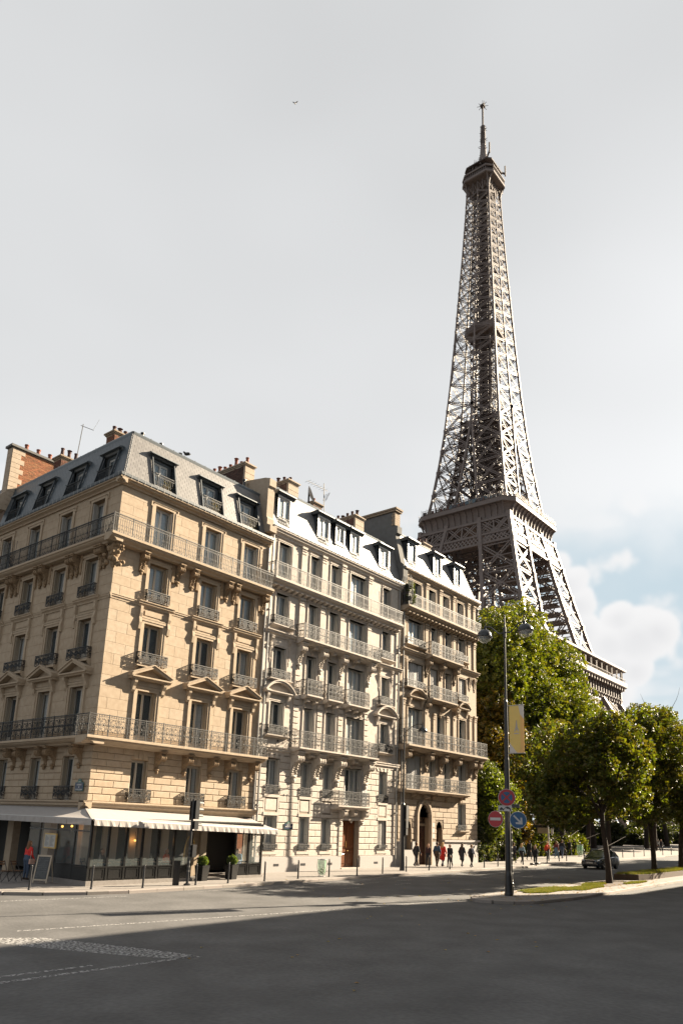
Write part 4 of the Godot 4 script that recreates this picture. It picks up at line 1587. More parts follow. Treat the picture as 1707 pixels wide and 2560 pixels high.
func corner_building() -> void:
	var b := thing("corner_building", "tan stone corner apartment building with a cafe and a cream awning at street level", "building", Vector3(26, 0, -38))
	var FR := facade_r()
	var FL := facade_l()
	var st: Material = mats["stone1_0"]
	var cv: Material = mats["carved1"]
	var jt: Material = mats["joint1"]
	var cream: Material = mats["frame_cream"]
	var ul := -46.0
	var ur := 31.7
	var cols_r := [23.5, 27.07, 30.17]
	var cols_l := [-34.42, -37.55, -40.98, -44.3]
	var floors := [[3.66, 5.8], [6.66, 9.33], [10.74, 12.92], [14.16, 16.28], [17.04, 19.6]]
	for side in 2:
		var F: Transform3D = FR if side == 0 else FL
		var cols: Array = cols_r if side == 0 else cols_l
		var ua: float = XC if side == 0 else ul
		var ub: float = ur if side == 0 else ZF
		var open := []
		var open1 := []
		for k in floors.size():
			for c in cols:
				var hw := 0.52 if k == 0 else 0.6
				var o := [c - hw, c + hw, floors[k][0], floors[k][1]]
				if k == 0:
					open1.append(o)
				else:
					open.append(o)
		wall(b, F, jt, ua, ub, 3.2, 20.05, open + open1, -0.012)
		# dressed stone
		stones(b, F, 1, ua, ub, 3.64, 6.34, open1, 0.337, 1.0, 0.035, 0.026, 1, side == 0, -0.012, 0.01)
		stones(b, F, 1, ua, ub, 7.0, 13.78, open, 0.565, 1.25, 0.012, 0.008, 0, side == 0, -0.012)
		stones(b, F, 1, ua, ub, 14.04, 16.66, open, 0.524, 1.25, 0.012, 0.008, 0, side == 0, -0.012)
		stones(b, F, 1, ua, ub, 17.04, 20.02, open, 0.496, 1.3, 0.012, 0.008, 0, side == 0, -0.012)
		var u1 := ub if side == 0 else ub + 0.0
		# lower cornice, balconies, string course, top cornice
		var ext := 0.0
		cornice(b, F, st, ua - (0.42 if side == 0 else 0.0), u1 + (0.0 if side == 0 else 0.42), 3.2, 3.64, 0.42, "lower_cornice")
		balcony(b, F, st, ua - (1.0 if side == 0 else 0.0), u1 + (0.0 if side == 0 else 0.9), 6.3, 6.66, 1.0 if side == 0 else 0.99, 7.7, mats["iron"], "rich", 0.52, [false, side == 0], 1.05)
		var keep := 0.1
		balcony(b, F, st, ua - (0.72 if side == 0 else 0.0), u1 + (0.0 if side == 0 else 0.62), 16.64, 17.04, 0.72 if side == 0 else 0.71, 18.05, mats["iron_mid"] if side == 0 else mats["iron"], "bars", 0.5, [false, side == 0], 1.2)
		cornice(b, F, st, ua - (0.1 if side == 0 else 0.0), u1 + (0.0 if side == 0 else 0.1), 13.78, 14.04, 0.1, "string_course")
		cornice(b, F, st, ua - (0.42 if side == 0 else 0.0), u1 + (0.0 if side == 0 else 0.42), 20.0, 20.3, 0.42)
		gutter(b, F, ua - (0.42 if side == 0 else 0.0), u1 + (0.0 if side == 0 else 0.42), 20.4, 0.42)
		for ci in cols.size():
			var c: float = cols[ci]
			# first floor
			window(b, F, c - 0.52, c + 0.52, 3.66, 5.8, cream, mats["shutter_cream"], "fold", 0.3, [0, 3, 1, 0][ci])
			guard_rail(b, F, c - 0.7, c + 0.7, 3.68, 4.34, 0.2, mats["iron"] if side == 1 else mats["iron_mid"], "scroll", 0.45)
			for q in [-0.28, 0.0, 0.28]:
				var m := MB.new()
				m.stone(Vector3(c + q - 0.13, 5.86, 0), Vector3(c + q + 0.13, 6.28, 0.06), 0.015, 0.015, 0.02)
				part(b, "keystone", m.mesh(), stone_mat(1), F)
			# second floor, pediments
			window(b, F, c - 0.6, c + 0.6, 6.66, 9.33, cream, mats["shutter_cream"], "fold", 0.3, [0, 1, 0, 2][ci])
			surround(b, F, st, c - 0.6, c + 0.6, 6.68, 9.33, 0.24, 0.09, false)
			pediment(b, F, st, c, 1.28, 9.86, 10.62, 0.44)
			var fz := MB.new()
			fz.box(Vector3(c - 0.85, 9.6, -0.02), Vector3(c + 0.85, 9.86, 0.06))
			fz.box(Vector3(c - 0.95, 10.58, -0.02), Vector3(c + 0.95, 10.7, 0.24))
			fz.moulding([[0, 10.3], [0.2, 10.58], [0, 10.58]], c - 0.98, c - 0.84)
			fz.moulding([[0, 10.3], [0.2, 10.58], [0, 10.58]], c + 0.84, c + 0.98)
			part(b, "window_sill", fz.mesh(), st, F)
			# third floor
			window(b, F, c - 0.6, c + 0.6, 10.74, 12.92, cream, mats["shutter_cream"], "fold", 0.3, [0, 0, 1, 1][ci])
			surround(b, F, st, c - 0.6, c + 0.6, 10.74, 12.92, 0.24, 0.075, false)
			guard_rail(b, F, c - 0.9, c + 0.9, 10.72, 11.32, 0.3, mats["iron_mid"] if side == 0 else mats["iron"], "scroll", 0.46)
			var p := MB.new()
			p.box(Vector3(c - 0.9, 13.18, -0.02), Vector3(c + 0.9, 13.24, 0.08))
			p.box(Vector3(c - 0.62, 13.36, -0.02), Vector3(c + 0.62, 13.62, 0.035))
			for s in [-1, 1]:
				p.moulding([[0, 12.5], [0.1, 12.55], [0.16, 12.9], [0.1, 13.2], [0.17, 13.4], [0.17, 13.78], [0, 13.78]], c + s * 0.92 - 0.08, c + s * 0.92 + 0.08)
			part(b, "frieze_panel", p.mesh(), st, F)
			cornice(b, F, st, c - 1.15, c + 1.15, 13.76, 14.07, 0.24, "window_sill")
			# fourth floor
			window(b, F, c - 0.6, c + 0.6, 14.16, 16.28, cream, mats["shutter_cream"], "fold", 0.3, [2, 2, 1, 0][ci])
			surround(b, F, st, c - 0.6, c + 0.6, 14.16, 16.28, 0.22, 0.075, false)
			guard_rail(b, F, c - 0.76, c + 0.76, 14.14, 14.74, 0.2, mats["iron_mid"] if side == 0 else mats["iron"], "scroll", 0.5)
			var q2 := MB.new()
			for s in [-1, 1]:
				q2.moulding([[0, 15.5], [0.1, 15.6], [0.13, 16.0], [0.1, 16.4], [0.1, 16.64], [0, 16.64]], c + s * 0.92 - 0.09, c + s * 0.92 + 0.09)
			q2.box(Vector3(c - 0.8, 16.5, -0.02), Vector3(c + 0.8, 16.56, 0.08))
			part(b, "window_bracket", q2.mesh(), cv, F)
			# fifth floor
			window(b, F, c - 0.6, c + 0.6, 17.06, 19.6, mats["frame_white"] if side == 0 else cream, mats["shutter_white"], "fold", 0.3, [2, 1, 2, 1][ci])
			surround(b, F, st, c - 0.6, c + 0.6, 17.06, 19.6, 0.26, 0.08, true)
		# brackets
		var br := [24.5, 26.3, 28.1, 29.35, 31.25] if side == 0 else [-33.3, -35.7, -36.5, -38.7, -39.7, -42.2, -43.1]
		for u in br:
			corbel(b, F, cv, u, 6.32, 1.16, 0.72, 0.34, false)
		var bt := [22.35, 24.75, 25.75, 28.35, 28.95, 31.4] if side == 0 else [-33.15, -33.45, -35.75, -36.2, -38.95, -39.5, -42.2, -42.7]
		for u in bt:
			corbel(b, F, cv, u, 16.66, 1.25, 0.55, 0.34, true)
	# carved head at the corner
	var hd := MB.new()
	var rr := RandomNumberGenerator.new()
	rr.seed = 5
	hd.T = Transform3D(Basis(Vector3.UP, -PI / 4), Vector3(XC, 0, ZF))
	hd.ball(Vector3(0, 16.2, 0.1), Vector3(0.3, 0.42, 0.3), 8, 10)
	for k in 34:
		var a := rr.randf_range(-1.7, 1.7)
		hd.ball(Vector3(sin(a) * rr.randf_range(0.2, 0.55), 15.4 + rr.randf() * 1.15, 0.06 + cos(a) * 0.26), Vector3.ONE * rr.randf_range(0.06, 0.15), 5, 7)
	hd.ball(Vector3(0, 16.12, 0.42), Vector3(0.06, 0.1, 0.06), 4, 6)
	hd.ball(Vector3(0, 15.6, 0.12), Vector3(0.16, 0.3, 0.16), 5, 7)
	part(b, "carved_head", hd.mesh(), cv)
	# roof
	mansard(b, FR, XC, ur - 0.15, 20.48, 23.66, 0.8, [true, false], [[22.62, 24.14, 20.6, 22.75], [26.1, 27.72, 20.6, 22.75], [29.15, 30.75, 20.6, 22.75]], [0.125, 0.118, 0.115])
	for d in [[22.62, 24.14], [26.1, 27.72], [29.15, 30.75]]:
		dormer_in(b, FR, d[0], d[1], 20.6, 22.75, 20.48, 23.66, 0.8, 1)
	var hl := []
	for c in cols_l:
		hl.append([c - 0.76, c + 0.76, 20.6, 22.7])
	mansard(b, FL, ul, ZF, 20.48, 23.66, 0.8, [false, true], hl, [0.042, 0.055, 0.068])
	for c in cols_l:
		dormer_in(b, FL, c - 0.76, c + 0.76, 20.6, 22.7, 20.48, 23.66, 0.8, 2)
	var top := MB.new()
	top.hexa([Vector3(XC + 0.8, 23.66, ZF - 0.8), Vector3(ur, 23.66, ZF - 0.8), Vector3(ur, 23.66, -46), Vector3(XC + 0.8, 23.66, -46), Vector3(XC + 5, 24.5, ZF - 5), Vector3(ur, 24.5, ZF - 5), Vector3(ur, 24.5, -46), Vector3(XC + 5, 24.5, -46)], Vector3(27, 23.9, -40))
	part(b, "zinc_roof", top.mesh(), mats["zinc"])
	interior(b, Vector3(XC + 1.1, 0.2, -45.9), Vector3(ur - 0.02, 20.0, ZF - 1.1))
	var bk := MB.new()
	bk.box(Vector3(ur - 0.2, 0, -46), Vector3(ur - 0.02, 20.3, ZF - 0.4))
	bk.box(Vector3(XC + 0.4, 0, -46.0), Vector3(ur - 0.3, 20.3, -45.8))
	part(b, "party_wall", bk.mesh(), mats["render_grey"])
	# ground floor behind the terrace: stone piers and dark openings
	var gf := MB.new()
	for x in [XC + 0.35, 24.2, 27.6, 31.3]:
		gf.box(Vector3(x - 0.35, 0.0, ZF - 0.4), Vector3(x + 0.35, 3.2, ZF))
	for z in [-35.6, -39.2, -42.8, -45.8]:
		gf.box(Vector3(XC, 0.0, z - 0.3), Vector3(XC + 0.4, 3.2, z + 0.3))
	gf.box(Vector3(XC, 2.9, ZF - 0.4), Vector3(ur, 3.22, ZF))
	gf.box(Vector3(XC, 2.9, -46), Vector3(XC + 0.4, 3.22, ZF - 0.4))
	part(b, "ground_floor_pier", gf.mesh(), mats["stone1_2"])
	# chimneys
	chimney(b, Vector3(22.15, 23.5, -36.9), Vector3(23.3, 25.0, -36.1), [0.17, 0.07, 0.038], 3, false)
	chimney(b, Vector3(22.0, 23.9, -42.4), Vector3(23.9, 25.0, -41.6), [0.12, 0.05, 0.03], 4, false)
	chimney(b, Vector3(30.95, 23.4, -38.2), Vector3(31.75, 26.15, -34.35), [0.07, 0.036, 0.028], 7, true, 0.45, mats["stone3_1"], "terracotta")
	# the stepped end of the party wall
	var pw := MB.new()
	var keepT := pw.T
	pw.T = Transform3D(Basis(Vector3(0, 0, -1), Vector3(0, 1, 0), Vector3(1, 0, 0)), Vector3(31.28, 0, ZF))
	pw.prism(PackedVector2Array([Vector2(-0.42, 20.9), Vector2(-0.42, 21.3), Vector2(-0.12, 21.45), Vector2(-0.12, 21.85), Vector2(-0.02, 22.0), Vector2(-0.02, 24.0), Vector2(-0.14, 24.1), Vector2(-0.14, 24.6), Vector2(0.3, 24.75), Vector2(2.3, 25.05), Vector2(3.2, 25.05), Vector2(3.2, 20.9)]), 0.0, 0.6)
	pw.T = keepT
	part(b, "party_wall_end", pw.mesh(), mats["stone3_1"])
	var vents := MB.new()
	for e in [[22.3, 0.3], [23.6, 0.22], [25.0, 0.2], [30.2, 0.6]]:
		vents.lathe([Vector2(0.07, 0), Vector2(0.07, e[1]), Vector2(0.12, e[1] + 0.02), Vector2(0.12, e[1] + 0.1), Vector2(0.0, e[1] + 0.14)], 8, Vector3(e[0], 23.7, -33.5))
	part(b, "roof_vent", vents.mesh(), mats["metal_black"])
	# aerials and spikes
	var an := MB.new()
	an.bar(Vector3(22.3, 24.6, -40.3), Vector3(22.45, 27.0, -40.3), 0.035, 0.035)
	an.bar(Vector3(22.35, 26.9, -40.4), Vector3(23.1, 26.8, -40.1), 0.025, 0.025)
	an.bar(Vector3(23.05, 26.8, -40.1), Vector3(23.4, 27.7, -40.1), 0.012, 0.012)
	part(b, "roof_aerial", an.mesh(), mats["iron_mid"])
	var sp := MB.new()
	for k in 9:
		var a := -0.1 + k * 0.19
		sp.bar(Vector3(XC - 0.3, 17.1, -42.6), Vector3(XC - 0.3 - 0.9 * sin(a) * 0.9, 17.1 + 1.9 * cos(a * 0.55), -42.6), 0.015, 0.015)
	part(b, "spiked_divider", sp.mesh(), mats["iron"])
	# down pipe at the joint with the neighbour
	var dp := MB.new()
	dp.tube([Vector3(31.62, 0.2, ZF + 0.1), Vector3(31.62, 19.9, ZF + 0.1)], [0.055], 8)
	part(b, "down_pipe", dp.mesh(), mats["zinc_light"])
	# window boxes and pots behind the attic rails
	for e in [[23.7, 20.7], [27.3, 20.7], [30.4, 20.7]]:
		var xs := []
		var cs := []
		for k in 46:
			xs.append(Transform3D(Basis(Vector3(rng.randf(), rng.randf(), rng.randf()).normalized(), rng.randf() * TAU) * Basis.from_scale(Vector3.ONE * 0.55), Vector3(e[0] + rng.randf_range(-0.3, 0.3), e[1] + 0.15 + rng.randf() * 0.6, ZF - 0.2 + rng.randf_range(-0.08, 0.05))))
			cs.append(Color(0.10, 0.12, 0.03).lerp(Color(0.35, 0.22, 0.05), rng.randf() * 0.8))
		multi(b, "balcony_plant", leaf_mesh(0.16), mats["leaf"], xs, cs).transform = b.transform.affine_inverse()
	street_plate(Vector3(XC - 0.07, 4.3, -33.05), FL, ["AVENUE", "DE", "LA BOURDONNAIS"], "dark blue street name plate with green edge near the corner edge above the awning", 0.72, 0.42)


func street_plate(at_: Vector3, F: Transform3D, lines: Array, label: String, w: float, h: float) -> void:
	var t := thing("street_name_plate", label, "street sign", at_)
	var xf := Transform3D(F.basis, at_)
	var back := MB.new()
	back.box(Vector3(-w / 2, -h / 2, 0), Vector3(w / 2, h / 2, 0.02))
	var arc := PackedVector2Array()
	for i in 9:
		var a := PI * i / 8.0
		arc.push_back(Vector2(cos(a) * w * 0.24, h / 2 + sin(a) * h * 0.42))
	back.prism(arc, 0.0, 0.02)
	part(t, "plate_edge", back.mesh(), solid("plate_green", lin(0.02, 0.075, 0.06), 0.4), xf)
	var f := MB.new()
	var e := 0.03
	f.box(Vector3(-w / 2 + e, -h / 2 + e, 0.02), Vector3(w / 2 - e, h / 2 - e, 0.026))
	part(t, "plate", f.mesh(), solid("plate_blue", lin(0.012, 0.022, 0.06), 0.35), xf)
	for k in lines.size():
		lettering(t, lines[k], 0.075 if k < lines.size() - 1 else 0.07, xf * at(0, h * 0.22 - k * h * 0.27, 0.028), w * 0.86)
	lettering(t, "7e ARRT", 0.05, xf * at(0, h * 0.55, 0.022), w * 0.3)


func lettering(parent: Node3D, s: String, size: float, xf: Transform3D, fit := 0.0, mat: Material = null) -> void:
	var tm := TextMesh.new()
	tm.text = s
	var sf := SystemFont.new()
	sf.font_names = PackedStringArray(["Droid Sans"])
	sf.font_weight = 700
	tm.font = sf
	tm.font_size = 32
	tm.pixel_size = size / 23.0
	tm.depth = 0.004
	var wd: float = tm.get_aabb().size.x
	var sc := 1.0
	if fit > 0.0 and wd > fit:
		sc = fit / wd
	part(parent, "lettering", tm, mat if mat else mats["frame_white"], xf * Transform3D(Basis.from_scale(Vector3(sc, 1, 1)), Vector3.ZERO))


# ---------------------------------------------------------------- the pale middle building
func pale_building() -> void:
	var b := thing("pale_building", "pale cream stone apartment building between its neighbours with wooden street door", "building", Vector3(39, 0, -38))
	var F := facade_r()
	var st: Material = mats["stone2_0"]
	var wh: Material = mats["frame_white"]
	var sw: Material = mats["shutter_white"]
	var im: Material = mats["iron_mid"]
	var x0 := 31.72
	var x1 := 46.4
	var C := [[32.62, 33.76], [35.72, 36.7], [37.88, 38.86], [40.1, 42.0], [44.05, 45.05]]
	var rows := [[1.36, 3.36], [4.62, 6.76], [8.16, 10.24], [11.64, 13.72], [15.1, 17.24], [18.02, 20.68]]
	var bal := {2: 7.56, 3: 11.02, 4: 14.6, 5: 18.02}
	var open := []
	for r in rows.size():
		for c in 5:
			if r == 0 and c == 3:
				continue
			var y0: float = rows[r][0]
			if bal.has(r) and (r == 5 or (c > 0 and c < 4)):
				y0 = bal[r]
			if r == 1 and c == 3:
				y0 = 4.2
			open.append([C[c][0], C[c][1], y0, rows[r][1], r, c])
	var door := [40.1, 41.9, 0.22, 3.26]
	var holes := open.duplicate()
	holes.append(door)
	wall(b, F, mats["stone2_1"], x0, x1, 7.0, 21.3, open)
	wall(b, F, mats["joint2"], x0, x1, 0.1, 7.0, holes, -0.014)
	# panels under the first floor windows are left smooth
	var panels := []
	for c in [0, 1, 2, 4]:
		panels.append([C[c][0] - 0.1, C[c][1] + 0.1, 3.36, 4.62])
	stones(b, F, 2, x0, x1, 0.95, 6.98, holes + panels, 0.402, 1.15, 0.04, 0.034, 1, true, -0.014, 0.008)
	for c in [0, 1, 2, 4]:
		var m := MB.new()
		var a: float = C[c][0]
		var e: float = C[c][1]
		m.box(Vector3(a - 0.09, 3.37, -0.05), Vector3(e + 0.09, 3.56, 0.06))
		m.box(Vector3(a - 0.09, 4.44, -0.05), Vector3(e + 0.09, 4.61, 0.07))
		m.box(Vector3(a - 0.09, 3.56, -0.05), Vector3(a + 0.02, 4.44, 0.025))
		m.box(Vector3(e - 0.02, 3.56, -0.05), Vector3(e + 0.09, 4.44, 0.025))
		m.stone(Vector3(a + 0.08, 3.66, -0.05), Vector3(e - 0.08, 4.34, 0.01), 0.03, 0.03, 0.03)
		part(b, "stone_panel", m.mesh(), stone_mat(2), F)
	# plinth
	var pl := MB.new()
	pl.box(Vector3(x0, -0.3, -0.1), Vector3(39.98, 0.9, 0.09))
	pl.box(Vector3(42.02, -0.3, -0.1), Vector3(x1, 0.9, 0.09))
	pl.box(Vector3(x0, 0.9, -0.1), Vector3(39.98, 0.97, 0.06))
	pl.box(Vector3(42.02, 0.9, -0.1), Vector3(x1, 0.97, 0.06))
	part(b, "plinth", pl.mesh(), mats["plinth"], F)
	for x in [33.6, 36.0, 38.6, 43.6]:
		var g := MB.new()
		g.box(Vector3(x, 0.42, 0.09), Vector3(x + 0.45, 0.56, 0.098))
		part(b, "cellar_vent", g.mesh(), mats["metal_black"], F)
	# windows
	for o in open:
		var r: int = o[4]
		var c: int = o[5]
		var sh: Material = sw
		var state := "fold"
		if r == 0 and c == 4:
			state = "closed"
		var curt := 1 if r < 2 else (2 if r > 3 else -1)
		window(b, F, o[0], o[1], o[2], o[3], wh, sh, state, 0.3, curt)
		if r >= 2:
			surround(b, F, st, o[0], o[1], o[2] + 0.01, o[3], 0.15, 0.06, r != 5)
		if r == 0:
			guard_rail(b, F, o[0] - 0.02, o[1] + 0.02, o[2], o[2] + 0.34, 0.14, im, "scroll", 0.3)
			var s := MB.new()
			s.box(Vector3(o[0] - 0.12, o[2] - 0.26, -0.05), Vector3(o[1] + 0.12, o[2] - 0.06, 0.07))
			s.box(Vector3(o[0] - 0.1, o[3], -0.05), Vector3(o[1] + 0.1, o[3] + 0.015, 0.03))
			part(b, "window_sill", s.mesh(), st, F)
		elif r == 1 and c != 3:
			guard_rail(b, F, o[0] - 0.05, o[1] + 0.05, 4.64, 5.16, 0.1, im, "scroll", 0.4)
		elif r >= 2 and r <= 4 and (c == 0 or c == 4):
			guard_rail(b, F, o[0] - 0.3, o[1] + 0.3, rows[r][0] + 0.0, rows[r][0] + 0.6, 0.24, im, "scroll", 0.42)
			var s := MB.new()
			var y: float = rows[r][0]
			s.moulding([[0, y - 0.16], [0.2, y - 0.12], [0.34, y - 0.05], [0.34, y], [0, y]], o[0] - 0.45, o[1] + 0.45)
			part(b, "window_sill", s.mesh(), st, F)
	# the leaf of a shutter folded out beside the wide first floor window
	var leaf := MB.new()
	leaf.box(Vector3(42.02, 4.3, 0.03), Vector3(42.62, 6.7, 0.07))
	leaf.box(Vector3(42.06, 4.4, 0.07), Vector3(42.3, 6.6, 0.085))
	leaf.box(Vector3(42.34, 4.4, 0.07), Vector3(42.58, 6.6, 0.085))
	part(b, "shutter", leaf.mesh(), mats["shutter_grey"], F)
	# horizontal bands
	cornice(b, F, st, x0, 34.5, 7.02, 7.45, 0.22, "string_course")
	cornice(b, F, st, 42.8, x1, 7.02, 7.45, 0.22, "string_course")
	cornice(b, F, st, x0, 34.55, 14.34, 14.68, 0.34, "string_course")
	cornice(b, F, st, 42.95, x1 + 0.1, 14.34, 14.68, 0.34, "string_course")
	cornice(b, F, st, x0, x1, 20.98, 21.42, 0.36)
	gutter(b, F, x0, x1, 21.52, 0.34)
	# balconies
	balcony(b, F, st, 31.8, 45.9, 17.62, 18.02, 0.7, 19.06, mats["iron_grey"], "bars", 0.5, [true, true], 1.0)
	blocks(b, F, st, 31.8, 45.9, 17.42, 17.62, 0.46, 0.5)
	var band := MB.new()
	band.box(Vector3(31.8, 17.36, -0.02), Vector3(45.9, 17.42, 0.12))
	part(b, "string_course", band.mesh(), st, F)
	balcony(b, F, st, 34.55, 42.95, 14.3, 14.6, 0.85, 15.58, im, "rich", 0.42, [true, true], 1.05)
	balcony(b, F, st, 34.5, 42.75, 7.3, 7.56, 0.95, 8.6, im, "rich", 0.42, [true, true], 1.03)
	for e in [[35.3, 36.85], [37.42, 38.95], [39.55, 42.0]]:
		balcony(b, F, st, e[0], e[1], 10.76, 11.02, 0.66, 12.04, im, "rich", 0.4, [true, true], 1.5)
		var n := 2 if e[1] - e[0] < 2.0 else 3
		for k in n:
			corbel(b, F, mats["stone2_3"], lerpf(e[0], e[1], (k + 0.5) / n), 10.78, 0.5, 0.5, 0.2, false)
	balcony(b, F, st, 38.78, 42.2, 3.94, 4.2, 0.72, 5.14, im, "rich", 0.36, [true, true], 1.15)
	for u in [34.95, 37.05, 39.2, 42.35]:
		corbel(b, F, mats["stone2_3"], u, 7.34, 1.95, 0.78, 0.62, true)
		corbel(b, F, mats["stone2_3"], u, 14.34, 1.75, 0.66, 0.5, true)
		pilaster(b, F, st, u, 0.42, 18.1, 21.0, 0.1)
		pilaster(b, F, st, u, 0.42, 14.65, 17.4, 0.12)
	for u in [36.2, 38.1, 40.7]:
		corbel(b, F, mats["stone2_3"], u, 7.32, 0.6, 0.6, 0.5, true, "console")
		corbel(b, F, mats["stone2_3"], u, 14.32, 0.5, 0.55, 0.3, true, "console")
	# quoin strips either side of the middle windows
	for u in [34.95, 37.28, 39.45, 42.35]:
		var y := 7.6
		while y < 12.3:
			var m := MB.new()
			m.stone(Vector3(u - 0.3, y, -0.02), Vector3(u + 0.22, y + 0.33, 0.09), 0.02, 0.02, 0.025)
			part(b, "quoin", m.mesh(), stone_mat(2), F)
			y += 0.385
	for c in [0, 4]:
		var u: float = (C[c][0] + C[c][1]) * 0.5
		arched_pediment(b, F, st, u, 1.3, 10.72, 11.5, 0.34)
		for q in [-0.5, -0.17, 0.17, 0.5]:
			var m := MB.new()
			m.prism(PackedVector2Array([Vector2(u + q * 1.15 - 0.1, 6.8), Vector2(u + q * 1.15 + 0.1, 6.8), Vector2(u + q * 1.5 + 0.14, 7.05), Vector2(u + q * 1.5 - 0.14, 7.05)]), -0.02, 0.06)
			part(b, "keystone", m.mesh(), stone_mat(2), F)
		corbel(b, F, mats["stone2_3"], C[c][0] - 0.25, 14.34, 0.75, 0.24, 0.2, false)
		corbel(b, F, mats["stone2_3"], C[c][1] + 0.25, 14.34, 0.75, 0.24, 0.2, false)
		corbel(b, F, mats["stone2_3"], C[c][0] - 0.28, 13.9, 1.3, 0.16, 0.16, true)
		corbel(b, F, mats["stone2_3"], C[c][1] + 0.28, 13.9, 1.3, 0.16, 0.16, true)
	# street door
	var dr := MB.new()
	dr.box(Vector3(40.12, 0.22, -0.46), Vector3(41.88, 3.24, -0.4))
	var d := part(b, "door", dr.mesh(), mats["door_wood"], F)
	for e in [[40.16, 40.98], [41.02, 41.84]]:
		var m := MB.new()
		m.box(Vector3(e[0], 0.24, -0.4), Vector3(e[1], 3.22, -0.37))
		m.stone(Vector3(e[0] + 0.12, 1.5, -0.37), Vector3(e[1] - 0.12, 3.08, -0.335), 0.05, 0.05, 0.03)
		m.stone(Vector3(e[0] + 0.12, 0.42, -0.37), Vector3(e[1] - 0.12, 1.1, -0.335), 0.05, 0.05, 0.03)
		m.box(Vector3(e[0] + 0.06, 1.2, -0.37), Vector3(e[1] - 0.06, 1.36, -0.33))
		sub(d, "door_leaf", m.mesh(), mats["door_wood"])
	var kn := MB.new()
	kn.ball(Vector3(41.06, 1.28, -0.28), Vector3.ONE * 0.045, 5, 8)
	kn.bar(Vector3(40.92, 1.5, -0.3), Vector3(40.92, 1.9, -0.3), 0.03, 0.03)
	sub(d, "door_handle", kn.mesh(), mats["brass"])
	var ds := MB.new()
	ds.box(Vector3(40.0, -0.1, -0.5), Vector3(42.0, 0.22, 0.12))
	ds.box(Vector3(39.7, 3.28, -0.05), Vector3(42.3, 3.42, 0.16))
	ds.box(Vector3(39.7, 3.42, -0.05), Vector3(42.3, 3.92, 0.1))
	part(b, "door_surround", ds.mesh(), st, F)
	corbel(b, F, mats["stone2_3"], 39.78, 3.94, 1.0, 0.62, 0.34, true, "console")
	corbel(b, F, mats["stone2_3"], 42.12, 3.94, 1.0, 0.62, 0.34, true, "console")
	corbel(b, F, mats["stone2_3"], 40.95, 3.94, 0.85, 0.5, 0.34, true, "console")
	# stacked blocks of the near door jamb
	for k in 7:
		var m := MB.new()
		m.stone(Vector3(39.66, 0.95 + k * 0.32, 0.0), Vector3(40.08, 1.24 + k * 0.32, 0.08), 0.02, 0.02, 0.025)
		part(b, "quoin", m.mesh(), stone_mat(2), F)
	# wall anchors
	for e in [[33.4, 7.8], [34.2, 4.55], [34.5, 4.55], [43.9, 7.75], [42.55, 3.95], [34.4, 10.7]]:
		var m := MB.new()
		m.box(Vector3(e[0], e[1], 0), Vector3(e[0] + 0.12, e[1] + 0.12, 0.03))
		part(b, "vent_hole", m.mesh(), mats["metal_black"], F)
	# roof
	mansard(b, F, x0 + 0.1, x1 - 0.1, 21.6, 24.74, 0.8, [false, false], [], [0.145, 0.14, 0.137])
	for e in [[32.36, 33.68], [36.36, 37.7], [40.0, 41.26], [43.56, 44.96]]:
		dormer_out(b, F, e[0] + 0.16, e[1] - 0.16, 21.72, 24.0, 21.6, 24.74, 0.8, wh, mats["zinc_dark"], -0.1)
	dormer_out(b, F, 38.47, 39.25, 22.55, 24.0, 21.6, 24.74, 0.8, wh, mats["zinc_dark"], -0.1, false)
	var ap := MB.new()
	ap.box(Vector3(38.33, 21.66, -0.5), Vector3(39.39, 22.36, -0.1))
	part(b, "dormer_apron", ap.mesh(), mats["frame_white"], F)
	var top := MB.new()
	top.hexa([Vector3(x0, 24.74, ZF - 0.8), Vector3(x1, 24.74, ZF - 0.8), Vector3(x1, 24.74, -46), Vector3(x0, 24.74, -46), Vector3(x0, 25.5, ZF - 5), Vector3(x1, 25.5, ZF - 5), Vector3(x1, 25.5, -46), Vector3(x0, 25.5, -46)], Vector3(39, 25, -40))
	part(b, "zinc_roof", top.mesh(), mats["zinc"])
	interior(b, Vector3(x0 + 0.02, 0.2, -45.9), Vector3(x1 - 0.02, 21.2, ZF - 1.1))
	chimney(b, Vector3(34.75, 24.4, -36.4), Vector3(35.75, 26.35, -34.0), [0.11, 0.06, 0.045], 4, true, 0.5, mats["stone3_1"])
	chimney(b, Vector3(38.75, 25.0, -36.0), Vector3(39.75, 26.5, -35.2), [0.13, 0.07, 0.05], 1, true, 0.0, null, "terracotta")
	chimney(b, Vector3(42.35, 24.4, -36.4), Vector3(43.4, 26.4, -34.0), [0.12, 0.06, 0.045], 5, true, 0.5, mats["stone3_1"])
	chimney(b, Vector3(42.6, 25.0, -40.0), Vector3(43.8, 27.2, -38.6), [0.12, 0.06, 0.045], 2, true, 0.5, mats["stone3_1"])
	# bare gable rising over the roof at the far end
	var gw := MB.new()
	gw.T = Transform3D(Basis(Vector3(0, 0, -1), Vector3(0, 1, 0), Vector3(1, 0, 0)), Vector3(46.28, 0, ZF))
	gw.prism(PackedVector2Array([Vector2(0.5, 21.4), Vector2(0.0, 21.4), Vector2(-0.3, 22.2), Vector2(-0.3, 23.2), Vector2(-0.05, 23.4), Vector2(0.55, 25.9), Vector2(0.35, 26.0), Vector2(0.35, 26.6), Vector2(0.62, 26.7), Vector2(0.62, 27.85), Vector2(5.5, 27.95), Vector2(5.5, 21.4)]), 0.0, 0.62)
	part(b, "gable_wall", gw.mesh(), mats["render_grey"])
	var gc := MB.new()
	gc.box(Vector3(46.16, 27.9, ZF - 6.0), Vector3(47.05, 28.06, ZF - 0.45))
	gc.box(Vector3(46.1, 28.06, ZF - 6.0), Vector3(47.1, 28.2, ZF - 0.38))
	var y := 23.4
